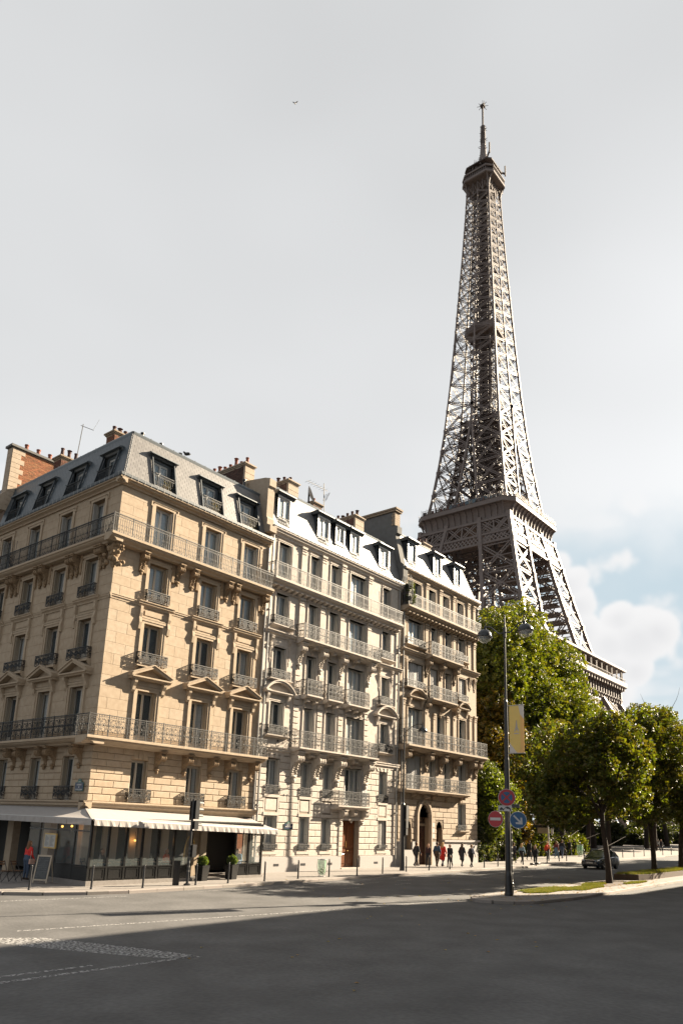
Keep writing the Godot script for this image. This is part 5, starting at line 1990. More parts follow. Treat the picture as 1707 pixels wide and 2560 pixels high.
	for k in 6:
		gc.box(Vector3(46.24, 26.7 + k * 0.19, ZF - 0.95 + 0.1 * (k % 2)), Vector3(46.94, 26.88 + k * 0.19, ZF - 0.58))
	part(b, "gable_coping", gc.mesh(), mats["carved3"])
	# satellite dish and aerial
	var di := MB.new()
	di.T = Transform3D(Basis(Vector3.UP, deg_to_rad(40)), Vector3(37.2, 26.2, -34.2))
	var prof := []
	for k in 7:
		prof.append(Vector2(0.62 * k / 6.0, 0.16 * pow(k / 6.0, 2)))
	di.T = di.T * Transform3D(Basis(Vector3(1, 0, 0), deg_to_rad(68)), Vector3.ZERO)
	di.lathe(prof, 20)
	for k in 8:
		di.bar(Vector3(0, 0.01, 0), Vector3(cos(k * TAU / 8) * 0.6, 0.17, sin(k * TAU / 8) * 0.6), 0.015, 0.015)
	part(b, "satellite_dish", di.mesh(), mats["shutter_grey"])
	var po := MB.new()
	po.bar(Vector3(37.25, 24.8, -34.3), Vector3(37.25, 26.8, -34.3), 0.09, 0.09)
	po.bar(Vector3(38.9, 25.2, -34.2), Vector3(38.75, 27.7, -34.2), 0.045, 0.045)
	po.bar(Vector3(36.9, 27.2, -34.2), Vector3(39.2, 27.25, -34.2), 0.025, 0.025)
	po.bar(Vector3(38.95, 26.3, -34.2), Vector3(39.2, 27.1, -34.0), 0.025, 0.025)
	for k in 7:
		po.bar(Vector3(38.85 + 0.05 * k, 26.4 + 0.1 * k, -34.35), Vector3(38.95 + 0.05 * k, 26.44 + 0.1 * k, -34.0), 0.012, 0.012)
		po.bar(Vector3(37.0 + 0.3 * k, 27.2, -34.5), Vector3(37.0 + 0.3 * k, 27.2, -33.9), 0.012, 0.012)
	part(b, "roof_aerial", po.mesh(), mats["iron_mid"])
	for x in [31.95, 46.1]:
		var dp := MB.new()
		dp.tube([Vector3(x, 0.1, ZF + 0.12), Vector3(x, 20.9, ZF + 0.12)], [0.06], 8)
		for k in 8:
			dp.box(Vector3(x - 0.08, 1.5 + k * 2.4, ZF), Vector3(x + 0.08, 1.58 + k * 2.4, ZF + 0.2))
		part(b, "down_pipe", dp.mesh(), mats["zinc_light"])
	street_plate(Vector3(34.78, 2.75, ZF + 0.05), F, ["RUE DE", "MONTTESSUY"], "small blue street name plate on the pale rusticated wall beside the awning", 0.76, 0.36)


# ---------------------------------------------------------------- the third building
func third_building() -> void:
	var b := thing("third_building", "tan stone building with an arched carriage door, last before the trees", "building", Vector3(52, 0, -38))
	var F := facade_r()
	var st: Material = mats["stone3_0"]
	var cv: Material = mats["carved3"]
	var wh: Material = mats["frame_white"]
	var sw: Material = mats["shutter_white"]
	var im: Material = mats["iron_mid"]
	var x0 := 46.5
	var x1 := 58.3
	var open := []
	# rows: floor, left, right, sill, head
	for e in [[5, 47.2, 49.2, 19.86, 22.28], [5, 50.4, 51.4, 19.86, 22.26], [5, 52.6, 53.54, 19.86, 22.3], [5, 54.95, 55.95, 19.86, 22.32],
			[4, 47.5, 49.6, 16.95, 19.05], [4, 50.8, 51.8, 16.5, 19.05], [4, 53.0, 53.96, 16.5, 19.15], [4, 55.2, 56.3, 16.6, 19.1],
			[3, 47.5, 49.6, 13.6, 15.6], [3, 50.75, 51.85, 13.04, 15.6], [3, 53.05, 53.98, 13.04, 15.62], [3, 55.2, 56.4, 13.6, 15.6],
			[2, 47.6, 49.66, 9.02, 12.0], [2, 51.73, 52.84, 9.02, 11.96], [2, 55.26, 56.33, 9.02, 12.0],
			[1, 47.45, 49.45, 5.74, 8.34], [1, 50.75, 51.65, 5.74, 8.3], [1, 52.94, 53.84, 5.74, 8.28], [1, 55.2, 56.4, 5.74, 8.36],
			[0, 55.08, 56.35, 2.85, 5.0]]:
		open.append([e[1], e[2], e[3], e[4], e[0]])
	var low := [[49.25, 50.75, 0.24, 3.75], [47.42, 48.3, 1.34, 3.0], [51.82, 52.7, 0.6, 3.0]]
	# round heads are cut as narrow strips
	var heads := []
	for e in [[49.25, 50.75, 3.75, 0.98], [47.42, 48.3, 3.0, 0.5], [51.82, 52.7, 3.0, 0.5]]:
		var n := 8
		var c: float = (e[0] + e[1]) * 0.5
		var r: float = (e[1] - e[0]) * 0.5
		for k in n:
			var a0: float = PI * k / n
			var a1: float = PI * (k + 1) / n
			heads.append([c - cos(a0) * r, c - cos(a1) * r, e[2], e[2] + e[3] * minf(sin(a0), sin(a1)) + 0.02])
	wall(b, F, mats["stone3_1"], x0, x1, 5.5, 22.7, open)
	wall(b, F, mats["joint3"], x0, x1, 0.0, 5.5, open + low + heads, -0.014)
	stones(b, F, 3, x0, x1, 2.1, 5.48, open + low + [[49.0, 51.0, 3.7, 4.9], [47.2, 48.5, 2.9, 3.6], [51.65, 52.85, 2.9, 3.6]], 0.42, 1.2, 0.04, 0.034, 1, true, -0.014, 0.008)
	stones(b, F, 3, x0, x1, 6.0, 8.5, open, 0.42, 1.2, 0.03, 0.03, 1, true, 0.0, 0.008)
	var base := MB.new()
	for e in [[x0, 47.3], [48.4, 48.95], [51.05, 51.7], [52.8, x1]]:
		base.box(Vector3(e[0], -0.2, -0.1), Vector3(e[1], 1.95, 0.08))
	base.box(Vector3(52.8, 1.95, -0.1), Vector3(x1 + 0.2, 2.1, 0.2))
	base.box(Vector3(47.3, -0.2, -0.1), Vector3(48.4, 1.34, 0.08))
	base.box(Vector3(51.7, -0.2, -0.1), Vector3(52.8, 0.6, 0.08))
	part(b, "plinth", base.mesh(), mats["plinth"], F)
	for o in open:
		var r: int = o[4]
		var state := "fold"
		var sh := sw
		if (r == 3 and (o[0] < 50.5 or (o[0] > 50.5 and o[0] < 51) or o[0] > 55)) or (r == 1 and o[0] < 48):
			state = "closed"
			if o[0] < 50:
				sh = mats["shutter_grey"]
		window(b, F, o[0], o[1], o[2], o[3], wh, sh, state, 0.3, 2 if r > 3 else -1)
		if r >= 2:
			surround(b, F, st, o[0], o[1], o[2] + 0.01, o[3], 0.17, 0.07, r == 3)
	# balconies and bands
	balcony(b, F, st, 46.4, 58.0, 19.46, 19.86, 0.82, 20.9, mats["iron_grey"], "bars", 0.5, [true, true], 1.05)
	blocks(b, F, cv, 46.6, 58.0, 19.18, 19.46, 0.6, 0.52)
	balcony(b, F, st, 49.75, 54.8, 16.2, 16.5, 0.85, 17.58, im, "rich", 0.42, [true, true], 1.05)
	cornice(b, F, st, x0, 49.75, 16.16, 16.52, 0.34, "string_course")
	cornice(b, F, st, 54.8, 58.55, 16.16, 16.52, 0.34, "string_course")
	balcony(b, F, st, 50.15, 54.0, 12.74, 13.04, 0.72, 14.06, im, "rich", 0.42, [true, true], 0.98)
	balcony(b, F, st, 46.4, 58.55, 8.62, 9.02, 1.0, 10.2, im, "rich", 0.45, [true, true], 1.05)
	balcony(b, F, st, 46.4, 55.9, 5.5, 5.74, 0.82, 6.78, im, "rich", 0.45, [true, true], 1.05)
	cornice(b, F, st, x0, x1 + 0.3, 22.66, 23.0, 0.4)
	gutter(b, F, x0, x1 + 0.3, 23.1, 0.38)
	guard_rail(b, F, 47.05, 49.72, 16.95, 17.52, 0.24, im, "scroll", 0.42)
	guard_rail(b, F, 54.95, 56.5, 17.1, 17.66, 0.24, im, "scroll", 0.42)
	guard_rail(b, F, 47.1, 49.7, 13.58, 14.14, 0.24, im, "scroll", 0.42)
	guard_rail(b, F, 54.9, 56.5, 13.58, 14.14, 0.24, im, "scroll", 0.42)
	guard_rail(b, F, 55.0, 56.42, 2.86, 3.3, 0.1, mats["iron"], "scroll", 0.4)
	for e in [[46.95, 49.8, 16.95], [54.85, 56.6, 17.1], [47.0, 49.75, 13.58], [54.8, 56.6, 13.58], [54.95, 56.5, 2.85]]:
		var s := MB.new()
		var y: float = e[2]
		s.moulding([[0, y - 0.18], [0.2, y - 0.14], [0.34, y - 0.06], [0.34, y], [0, y]], e[0], e[1])
		part(b, "window_sill", s.mesh(), st, F)
	arched_pediment(b, F, st, 48.6, 1.25, 12.74, 13.46, 0.36)
	arched_pediment(b, F, st, 55.8, 0.95, 12.86, 13.44, 0.34)
	for u in [50.1, 52.2, 54.4]:
		corbel(b, F, cv, u, 16.22, 1.5, 0.62, 0.42, true)
		corbel(b, F, cv, u, 12.76, 1.1, 0.55, 0.36, true)
	for u in [47.0, 50.1, 52.2, 54.4, 56.9, 57.9]:
		corbel(b, F, cv, u, 8.66, 1.5, 0.8, 0.44, true)
		pilaster(b, F, st, u, 0.4, 19.9, 22.66, 0.1)
		pilaster(b, F, st, u, 0.4, 16.6, 19.15, 0.1)
	for u in [46.9, 50.1, 54.4, 57.1, 57.95]:
		pilaster(b, F, st, u, 0.42, 9.1, 12.6, 0.12)
		corbel(b, F, cv, u, 15.9, 1.2, 0.2, 0.42, true, "capital")
	for u in [51.3, 53.3]:
		pilaster(b, F, st, u, 0.3, 9.1, 12.0, 0.1)
	for u in [48.3, 51.1, 53.2, 55.4]:
		corbel(b, F, cv, u, 8.64, 0.55, 0.5, 0.32, true, "console")
		corbel(b, F, cv, u, 5.5, 0.5, 0.55, 0.26, false, "console")
	corbel(b, F, cv, 50.0, 5.5, 0.85, 0.5, 0.55, true, "keystone")
	# arched carriage door
	var am := MB.new()
	var c := Vector3(50.0, 3.75, 0)
	var n := 18
	for lay in [[0.76, 0.9, 0.1], [0.9, 1.06, 0.16], [1.06, 1.16, 0.07]]:
		for i in n:
			var a0 := PI * i / n
			var a1 := PI * (i + 1) / n
			var p := []
			for zz in [-0.05, lay[2]]:
				for e in [[a0, lay[0]], [a1, lay[0]], [a1, lay[1]], [a0, lay[1]]]:
					p.append(Vector3(c.x - cos(e[0]) * e[1], c.y + sin(e[0]) * (e[1] + 0.24), zz))
			am.hexa(p, (p[0] + p[6]) * 0.5)
		for s in [-1, 1]:
			var xa: float = c.x + s * lay[0]
			var xb: float = c.x + s * lay[1]
			am.box(Vector3(minf(xa, xb), 0.1, -0.05), Vector3(maxf(xa, xb), c.y, lay[2]))
	part(b, "door_surround", am.mesh(), st, F)
	var dm := MB.new()
	dm.box(Vector3(49.2, 0.2, -0.46), Vector3(50.8, 4.8, -0.4))
	var d := part(b, "door", dm.mesh(), mats["door_dark"], F)
	for e in [[49.28, 49.97], [50.03, 50.72]]:
		var m := MB.new()
		m.box(Vector3(e[0], 0.24, -0.4), Vector3(e[1], 3.1, -0.37))
		for q in [[0.4, 1.0], [1.15, 2.0], [2.15, 2.95]]:
			m.stone(Vector3(e[0] + 0.1, q[0], -0.37), Vector3(e[1] - 0.1, q[1], -0.33), 0.05, 0.05, 0.03)
		sub(d, "door_leaf", m.mesh(), mats["door_dark"])
	var tr := MB.new()
	tr.box(Vector3(49.24, 3.1, -0.4), Vector3(50.76, 3.3, -0.32))
	for k in 7:
		var a := PI * (k + 0.5) / 7
		tr.bar(Vector3(50, 3.35, -0.38), Vector3(50 - cos(a) * 0.75, 3.6 + sin(a) * 1.0, -0.38), 0.03, 0.03)
	tr.ball(Vector3(50, 3.7, -0.36), Vector3(0.16, 0.2, 0.05), 5, 8)
	sub(d, "door_transom", tr.mesh(), mats["carved3"])
	for e in [[47.42, 48.3], [51.82, 52.7]]:
		var m := MB.new()
		m.box(Vector3(e[0], 0.6, -0.42), Vector3(e[1], 3.6, -0.38))
		part(b, "niche_panel", m.mesh(), mats["render_grey"] if e[0] < 50 else mats["door_dark"], F)
	for k in 3:
		var m := MB.new()
		m.box(Vector3(51.2, 2.2 + k * 0.42, 0.03), Vector3(51.5, 2.55 + k * 0.42, 0.05))
		part(b, "wall_plaque", m.mesh(), mats["shutter_grey"], F)
	# side towards the trees
	var sd := MB.new()
	sd.box(Vector3(x1 - 0.4, 0.0, -46), Vector3(x1, 22.9, ZF - 0.47))
	part(b, "side_wall", sd.mesh(), mats["stone3_1"])
	var FS := Transform3D(Basis(Vector3(0, 0, -1), Vector3(0, 1, 0), Vector3(1, 0, 0)), Vector3(x1, 0, 0))
	# roof
	mansard(b, F, x0 + 0.5, x1, 23.2, 26.4, 1.0, [false, true], [], [0.17, 0.165, 0.16])
	mansard(b, FS, 32.4, 46.0, 23.2, 26.4, 1.0, [true, false], [], [0.2, 0.19, 0.18])
	for e in [[47.43, 48.74], [51.3, 52.62], [54.66, 55.92]]:
		dormer_out(b, F, e[0] + 0.16, e[1] - 0.16, 23.3, 25.7, 23.2, 26.4, 1.0, mats["zinc"], mats["zinc_dark"], -0.1)
	var top := MB.new()
	top.hexa([Vector3(x0, 26.4, ZF - 1.0), Vector3(x1 - 1, 26.4, ZF - 1.0), Vector3(x1 - 1, 26.4, -46), Vector3(x0, 26.4, -46), Vector3(x0, 27.1, ZF - 5), Vector3(x1 - 5, 27.1, ZF - 5), Vector3(x1 - 5, 27.1, -46), Vector3(x0, 27.1, -46)], Vector3(52, 26.7, -40))
	part(b, "zinc_roof", top.mesh(), mats["zinc"])
	interior(b, Vector3(x0 + 0.02, 0.1, -45.9), Vector3(x1 - 0.5, 22.6, ZF - 1.1))
	chimney(b, Vector3(53.1, 26.2, -36.0), Vector3(54.2, 27.75, -34.7), [0.18, 0.145, 0.105], 4, true, 0.6, mats["stone3_1"])
	for x in [46.72]:
		var dp := MB.new()
		dp.tube([Vector3(x, 0.1, ZF + 0.14), Vector3(x, 22.5, ZF + 0.14)], [0.055], 8)
		part(b, "down_pipe", dp.mesh(), mats["zinc_light"])
	for y in [9.1, 19.9]:
		var sp := MB.new()
		for k in 9:
			sp.bar(Vector3(46.55, y, ZF + 0.1 + k * 0.11), Vector3(46.55, y + 2.1 + 0.25 * sin(k * 1.3), ZF + 0.1 + k * 0.12), 0.02, 0.02)
		for k in 4:
			sp.bar(Vector3(46.55, y + 0.5 + k * 0.45, ZF), Vector3(46.55, y + 0.5 + k * 0.45, ZF + 1.0), 0.02, 0.02)
		part(b, "spiked_divider", sp.mesh(), mats["iron"])
	# climbing plant on the top balcony
	var xs := []
	var cs := []
	for k in 150:
		xs.append(Transform3D(Basis(Vector3(rng.randf() - 0.5, rng.randf(), rng.randf() - 0.5).normalized(), rng.randf() * TAU), Vector3(46.75 + rng.randf() * 0.5, 19.9 + rng.randf() * 1.9, ZF + 0.1 + rng.randf() * 0.7)))
		cs.append(Color(0.035, 0.05, 0.015).lerp(Color(0.09, 0.10, 0.03), rng.randf()))
	multi(b, "balcony_plant", leaf_mesh(0.2), mats["leaf"], xs, cs).transform = b.transform.affine_inverse()


# the next house in the side street: its brick gable shows over the corner roof
func side_house() -> void:
	var b := thing("side_street_house", "neighbouring house in the side street with a bare orange brick gable and pots", "building", Vector3(26, 0, -52))
	var m := MB.new()
	m.box(Vector3(XC, 0, -64), Vector3(31, 20.4, -46.1))
	part(b, "wall", m.mesh(), mats["stone1_2"])
	var r := MB.new()
	r.hexa([Vector3(XC, 20.4, -64), Vector3(31, 20.4, -64), Vector3(31, 20.4, -46.6), Vector3(XC, 20.4, -46.6), Vector3(XC + 1.6, 25.0, -64), Vector3(29, 25.0, -64), Vector3(29, 25.0, -46.6), Vector3(XC + 1.6, 25.0, -46.6)], Vector3(25, 22, -55))
	part(b, "mansard_slope", r.mesh(), mats["slate_back"])
	var g := MB.new()
	g.box(Vector3(XC + 0.25, 20.4, -46.6), Vector3(25.6, 26.55, -46.0))
	var gw := part(b, "gable_wall", g.mesh(), mats["brick_mortar"])
	brick_face(gw, Transform3D(Basis(), Vector3(XC + 0.8, 22.6, -46.0)), 4.6, 3.9, [0.24, 0.098, 0.043])
	brick_face(gw, Transform3D(Basis(Vector3.UP, -PI / 2), Vector3(XC + 0.25, 22.6, -46.6)), 0.6, 3.9, [0.18, 0.12, 0.08])
	var q := MB.new()
	for k in 12:
		var w := 0.62 if k % 2 == 0 else 0.88
		q.stone(Vector3(XC + 0.2, 22.4 + k * 0.34, -46.05), Vector3(XC + 0.2 + w, 22.73 + k * 0.34, -45.96), 0.01, 0.01, 0.01)
		q.box(Vector3(XC + 0.17, 22.4 + k * 0.34, -46.62), Vector3(XC + 0.25, 22.73 + k * 0.34, -46.0))
	q.hexa([Vector3(XC - 1.0, 22.0, -46.6), Vector3(XC + 0.9, 22.0, -46.6), Vector3(XC + 0.9, 22.0, -45.98), Vector3(XC - 1.0, 22.0, -45.98), Vector3(XC + 0.2, 23.4, -46.6), Vector3(XC + 0.9, 23.4, -46.6), Vector3(XC + 0.9, 23.4, -45.98), Vector3(XC + 0.2, 23.4, -45.98)], Vector3(XC + 0.3, 22.5, -46.3))
	part(b, "quoin", q.mesh(), mats["stone3_1"])
	var cp := MB.new()
	cp.box(Vector3(XC + 0.05, 26.55, -46.75), Vector3(25.8, 26.7, -45.85))
	part(b, "gable_coping", cp.mesh(), mats["render_grey"])
	for k in 5:
		var p := MB.new()
		p.lathe([Vector2(0.14, 0), Vector2(0.12, 0.4), Vector2(0.15, 0.44), Vector2(0.15, 0.5), Vector2(0.09, 0.5), Vector2(0.09, 0.3)], 10)
		part(b, "chimney_pot", p.mesh(), mats["terracotta"], at(XC + 1.25 + k * 0.85, 26.7, -46.3))


# houses across the avenue, behind the camera: they throw the long shade on the road
func opposite_house(called: String, label: String, x0: float, x1: float, zf: float, eaves: float, ridge: float) -> void:
	var b := thing(called, label, "building", Vector3((x0 + x1) * 0.5, gy(x0), zf + 6), 0, "buildings across the avenue")
	var F := Transform3D(Basis(Vector3(-1, 0, 0), Vector3(0, 1, 0), Vector3(0, 0, -1)), Vector3(x1, gy(x0), zf))
	var L := x1 - x0
	var open := []
	var nf := int(eaves / 3.3)
	var nc := int(L / 3.4)
	for r in nf:
		for c in nc:
			var u := (c + 0.5) * L / nc
			open.append([u - 0.6, u + 0.6, 1.0 + r * 3.25, 3.1 + r * 3.25])
	wall(b, F, mats["stone3_1"], 0, L, 0, eaves, open)
	var gl := MB.new()
	for o in open:
		gl.box(Vector3(o[0], o[2], -0.34), Vector3(o[1], o[3], -0.3))
	part(b, "window", gl.mesh(), mats["frame_dark"], F)
	cornice(b, F, mats["stone3_0"], 0, L, eaves - 0.3, eaves, 0.4)
	var m := MB.new()
	m.box(Vector3(0, 0, -12), Vector3(L, eaves - 0.05, -0.5))
	part(b, "side_wall", m.mesh(), mats["render_grey"], F)
	var r := MB.new()
	r.hexa([Vector3(0, eaves, 0), Vector3(L, eaves, 0), Vector3(L, eaves, -12), Vector3(0, eaves, -12), Vector3(0, ridge, -1.2), Vector3(L, ridge, -1.2), Vector3(L, ridge, -10.8), Vector3(0, ridge, -10.8)], Vector3(L / 2, eaves + 1, -6))
	part(b, "mansard_slope", r.mesh(), mats["zinc"], F)


# ---------------------------------------------------------------- cafe terrace and awning
func cafe() -> void:
	var t := thing("awning", "long cream fabric awning folded round the corner above the cafe terrace", "awning", Vector3(XC, 3.3, ZF))
	var front := []
	var backp := []
	var n := 9
	for k in n + 1:
		var f := float(k) / n
		front.append(Vector3(lerpf(19.15, 30.85, f), lerpf(2.81, 2.58, f), lerpf(-29.2, -29.45, f)))
		backp.append(Vector3(lerpf(20.72, 31.5, f), lerpf(3.34, 3.14, f), ZF + 0.08))
	var lf := []
	var lb := []
	for k in n + 1:
		var f := float(k) / n
		lf.append(Vector3(lerpf(19.05, 18.7, f), lerpf(2.82, 2.9, f), lerpf(-29.3, -46.0, f)))
		lb.append(Vector3(XC - 0.08, lerpf(3.34, 3.42, f), lerpf(ZF, -46.0, f)))
	for e in [[front, backp, 1.0], [lf, lb, -1.0]]:
		var fr: Array = e[0]
		var bk: Array = e[1]
		for k in n:
			var m := MB.new()
			var steps := 5
			for q in steps:
				var g0 := float(q) / steps
				var g1 := float(q + 1) / steps
				var s0 := -0.05 * sin(g0 * PI)
				var s1 := -0.05 * sin(g1 * PI)
				var A: Vector3 = bk[k].lerp(fr[k], g0) + Vector3(0, s0, 0)
				var B: Vector3 = bk[k + 1].lerp(fr[k + 1], g0) + Vector3(0, s0, 0)
				var C: Vector3 = bk[k + 1].lerp(fr[k + 1], g1) + Vector3(0, s1, 0)
				var D: Vector3 = bk[k].lerp(fr[k], g1) + Vector3(0, s1, 0)
				m.quad(A, B, C, D, (A + C) * 0.5 - Vector3(0, 1, 0))
			var c := part(t, "awning_panel", m.mesh(), mats["awning"])
			var v := MB.new()
			var cells := 8
			for q in cells:
				var g0 := float(q) / cells
				var g1 := float(q + 1) / cells
				var p: Vector3 = fr[k].lerp(fr[k + 1], g0)
				var r: Vector3 = fr[k].lerp(fr[k + 1], g1)
				var o0 := 0.02 * sin(q * 2.3 + k)
				var o1 := 0.02 * sin((q + 1) * 2.3 + k)
				var out_d := Vector3(0, 0, 1) if e[2] > 0 else Vector3(-1, 0, 0)
				v.quad(p, r, r + Vector3(0, -0.26, 0) + out_d * o1, p + Vector3(0, -0.26, 0) + out_d * o0, p - out_d)
			part(t, "valance", v.mesh(), mats["awning"])
	# hip triangle at the corner and the closed end
	var h := MB.new()
	h.quad(backp[0], lb[0], lf[0], front[0], backp[0] - Vector3(0, 1, 0))
	part(t, "awning_panel", h.mesh(), mats["awning"])
	var bar := MB.new()
	bar.tube([front[0] + Vector3(0, 0.0, -0.05), front[n] + Vector3(0, 0, -0.05)], [0.03], 6)
	bar.tube([lf[0] + Vector3(0.05, 0, 0), lf[n] + Vector3(0.05, 0, 0)], [0.03], 6)
	for k in range(0, n + 1, 2):
		bar.tube([backp[k] - Vector3(0, 0.12, 0), front[k] - Vector3(0, 0.06, 0.05)], [0.022], 6)
	part(t, "awning_frame", bar.mesh(), mats["frame_white"])

	var c := thing("cafe_terrace", "black framed glass terrace with panelled base in front of the cafe", "cafe terrace", Vector3(25, 0, -30.4))
	var blk: Material = mats["cafe_black"]
	var zf := -30.25
	var sill := MB.new()
	sill.box(Vector3(19.65, -0.2, -34.5), Vector3(25.6, 0.16, zf + 0.12))
	sill.box(Vector3(28.4, -0.2, -32.3), Vector3(30.5, 0.17, zf + 0.12))
	sill.box(Vector3(25.6, -0.2, -32.3), Vector3(28.4, 0.05, zf - 0.1))
	part(c, "stone_step", sill.mesh(), mats["pavement"])
	var xs := [19.75, 20.68, 21.6, 22.53, 23.45, 24.4, 25.5]
	var xe := [28.45, 29.45, 30.42]
	for run in [xs, xe]:
		for k in run.size():
			var m := MB.new()
			var x: float = run[k]
			m.box(Vector3(x - 0.05, 0.16, zf - 0.05), Vector3(x + 0.05, 2.75, zf + 0.05))
			part(c, "frame_post", m.mesh(), blk)
			if k < run.size() - 1:
				var x1: float = run[k + 1]
				var pm := MB.new()
				pm.box(Vector3(x + 0.05, 0.18, zf - 0.03), Vector3(x1 - 0.05, 0.74, zf + 0.02))
				pm.box(Vector3(x + 0.12, 0.24, zf + 0.02), Vector3(x1 - 0.12, 0.28, zf + 0.04))
				pm.box(Vector3(x + 0.12, 0.64, zf + 0.02), Vector3(x1 - 0.12, 0.68, zf + 0.04))
				pm.box(Vector3(x + 0.12, 0.28, zf + 0.02), Vector3(x + 0.16, 0.64, zf + 0.04))
				pm.box(Vector3(x1 - 0.16, 0.28, zf + 0.02), Vector3(x1 - 0.12, 0.64, zf + 0.04))
				part(c, "base_panel", pm.mesh(), blk)
				var g := MB.new()
				g.quad(Vector3(x + 0.05, 0.76, zf), Vector3(x1 - 0.05, 0.76, zf), Vector3(x1 - 0.05, 2.74, zf), Vector3(x + 0.05, 2.74, zf), Vector3(x, 1, -99))
				part(c, "pane", g.mesh(), mats["clear_glass"])
	var rails := MB.new()
	rails.box(Vector3(19.7, 0.72, zf - 0.04), Vector3(25.5, 0.78, zf + 0.06))
	rails.box(Vector3(28.45, 0.72, zf - 0.04), Vector3(30.42, 0.78, zf + 0.06))
	rails.box(Vector3(19.7, 2.72, zf - 0.06), Vector3(30.47, 2.84, zf + 0.06))
	for e in [2.25, 0.75]:
		rails.box(Vector3(30.39, e, -32.3), Vector3(30.45, e + 0.06, zf - 0.05))
		rails.box(Vector3(19.72, e, -35.5), Vector3(19.78, e + 0.06, zf - 0.05))
	for z in [-31.0, -31.7, -32.25]:
		rails.box(Vector3(30.39, 0.1, z - 0.03), Vector3(30.45, 2.75, z + 0.03))
	for z in [-31.5, -33.0, -34.5]:
		rails.box(Vector3(19.71, 0.1, z - 0.04), Vector3(19.79, 2.75, z + 0.04))
	rails.box(Vector3(19.72, 0.16, -35.5), Vector3(19.78, 0.74, zf - 0.05))
	part(c, "frame_rail", rails.mesh(), blk)
	var sg := MB.new()
	sg.quad(Vector3(30.42, 0.2, -32.3), Vector3(30.42, 0.2, zf), Vector3(30.42, 2.7, zf), Vector3(30.42, 2.7, -32.3), Vector3(0, 1, -31))
	sg.quad(Vector3(19.75, 0.78, -35.5), Vector3(19.75, 0.78, zf), Vector3(19.75, 2.7, zf), Vector3(19.75, 2.7, -35.5), Vector3(40, 1, -31))
	part(c, "pane", sg.mesh(), mats["clear_glass"])
	# inside: dark back wall, tan strips, benches
	var inn := MB.new()
	inn.box(Vector3(20.8, 0.05, -35.6), Vector3(31.2, 2.9, -35.4))
	inn.box(Vector3(20.0, 2.84, -32.4), Vector3(30.4, 2.9, zf - 0.06))
	part(c, "back_wall", inn.mesh(), mats["room_dark"])
	for x in [20.5, 21.6, 22.0, 23.1, 24.0, 25.1, 27.7]:
		var m := MB.new()
		m.box(Vector3(x, 0.9, -32.2), Vector3(x + 0.42, 2.84, -32.1))
		part(c, "wall_panel", m.mesh(), mats["shutter_cream"])
	var or_ := MB.new()
	or_.box(Vector3(30.5, 0.1, -32.34), Vector3(30.95, 2.7, -32.28))
	part(c, "wooden_door", or_.mesh(), mats["door_wood"])
	# wooden arch beside the entrance
	var ar := MB.new()
	var pts := []
	for k in 13:
		var a := PI * k / 12.0
		pts.append(Vector3(25.95 - cos(a) * 0.34, 1.1 + sin(a) * 1.05, -30.9))
	ar.tube(pts, [0.035], 6)
	part(c, "chair_back", ar.mesh(), mats["brass"])
	# tables and chairs inside, each its own
	var tb := thing("cafe_table", "small round brown table inside the glass terrace near the corner post", "table", Vector3(21.0, 0.16, -31.2), 0, "tables in the cafe terrace")
	var tp := MB.new()
	tp.lathe([Vector2(0, 0.74), Vector2(0.34, 0.74), Vector2(0.34, 0.71), Vector2(0, 0.71)], 16, Vector3.ZERO, false)
	sub(tb, "table_top", tp.mesh(), mats["cafe_wood"])
	var tl := MB.new()
	tl.lathe([Vector2(0.2, 0), Vector2(0.2, 0.02), Vector2(0.03, 0.05), Vector2(0.03, 0.71)], 10)
	sub(tb, "leg", tl.mesh(), mats["metal_black"])
	var ch := thing("cafe_chair", "dark cafe chair inside the glass terrace near the corner post", "chair", Vector3(20.6, 0.16, -31.7), 0.5, "chairs in the cafe terrace")
	chair_parts(ch, mats["cafe_black"])
	var names := ["second bay from the corner", "third bay from the corner", "fourth bay from the corner", "bay left of the entrance", "short bay right of the entrance"]
	var tx := [22.1, 23.0, 24.0, 24.9, 29.3]
	for k in 5:
		var o := tb.duplicate()
		o.name = numbered(self, "cafe_table")
		add_child(o)
		o.position = Vector3(tx[k], 0.16, -31.2)
		o.set_meta("label", "small round brown table behind the glass, " + names[k])
		var q := ch.duplicate()
		q.name = numbered(self, "cafe_chair")
		add_child(q)
		q.position = Vector3(tx[k] + 0.42, 0.16, -31.5)
		q.rotation.y = -0.8 + 0.5 * k
		q.set_meta("label", "dark cafe chair behind the glass, " + names[k])
	# terrace furniture in the shade on the left
	var ot := thing("terrace_table", "small wooden folding table in the shade left of the chalkboard", "table", Vector3(17.3, 0, -34.2))
	sub(ot, "table_top", tp.mesh(), mats["cafe_wood"])
	sub(ot, "leg", tl.mesh(), mats["metal_black"])
	for k in 2:
		var o := thing("folding_chair", ["slatted folding chair nearest the chalkboard, back to the street", "slatted folding chair left of its twin by the small table"][k], "chair", Vector3(18.15 - 0.62 * k, 0, -33.3), 0.4 - 0.2 * k, "folding chairs on the terrace")
		chair_parts(o, mats["cafe_wood"])
	# menu case on the wall
	var mc := thing("menu_case", "lit glass menu case with two white sheets on the cafe front", "menu case", Vector3(19.7, 1.75, -33.4))
	var mb := MB.new()
	mb.box(Vector3(-0.06, -0.34, -0.5), Vector3(0.0, 0.34, 0.5))
	sub(mc, "case_frame", mb.mesh(), mats["brass"])
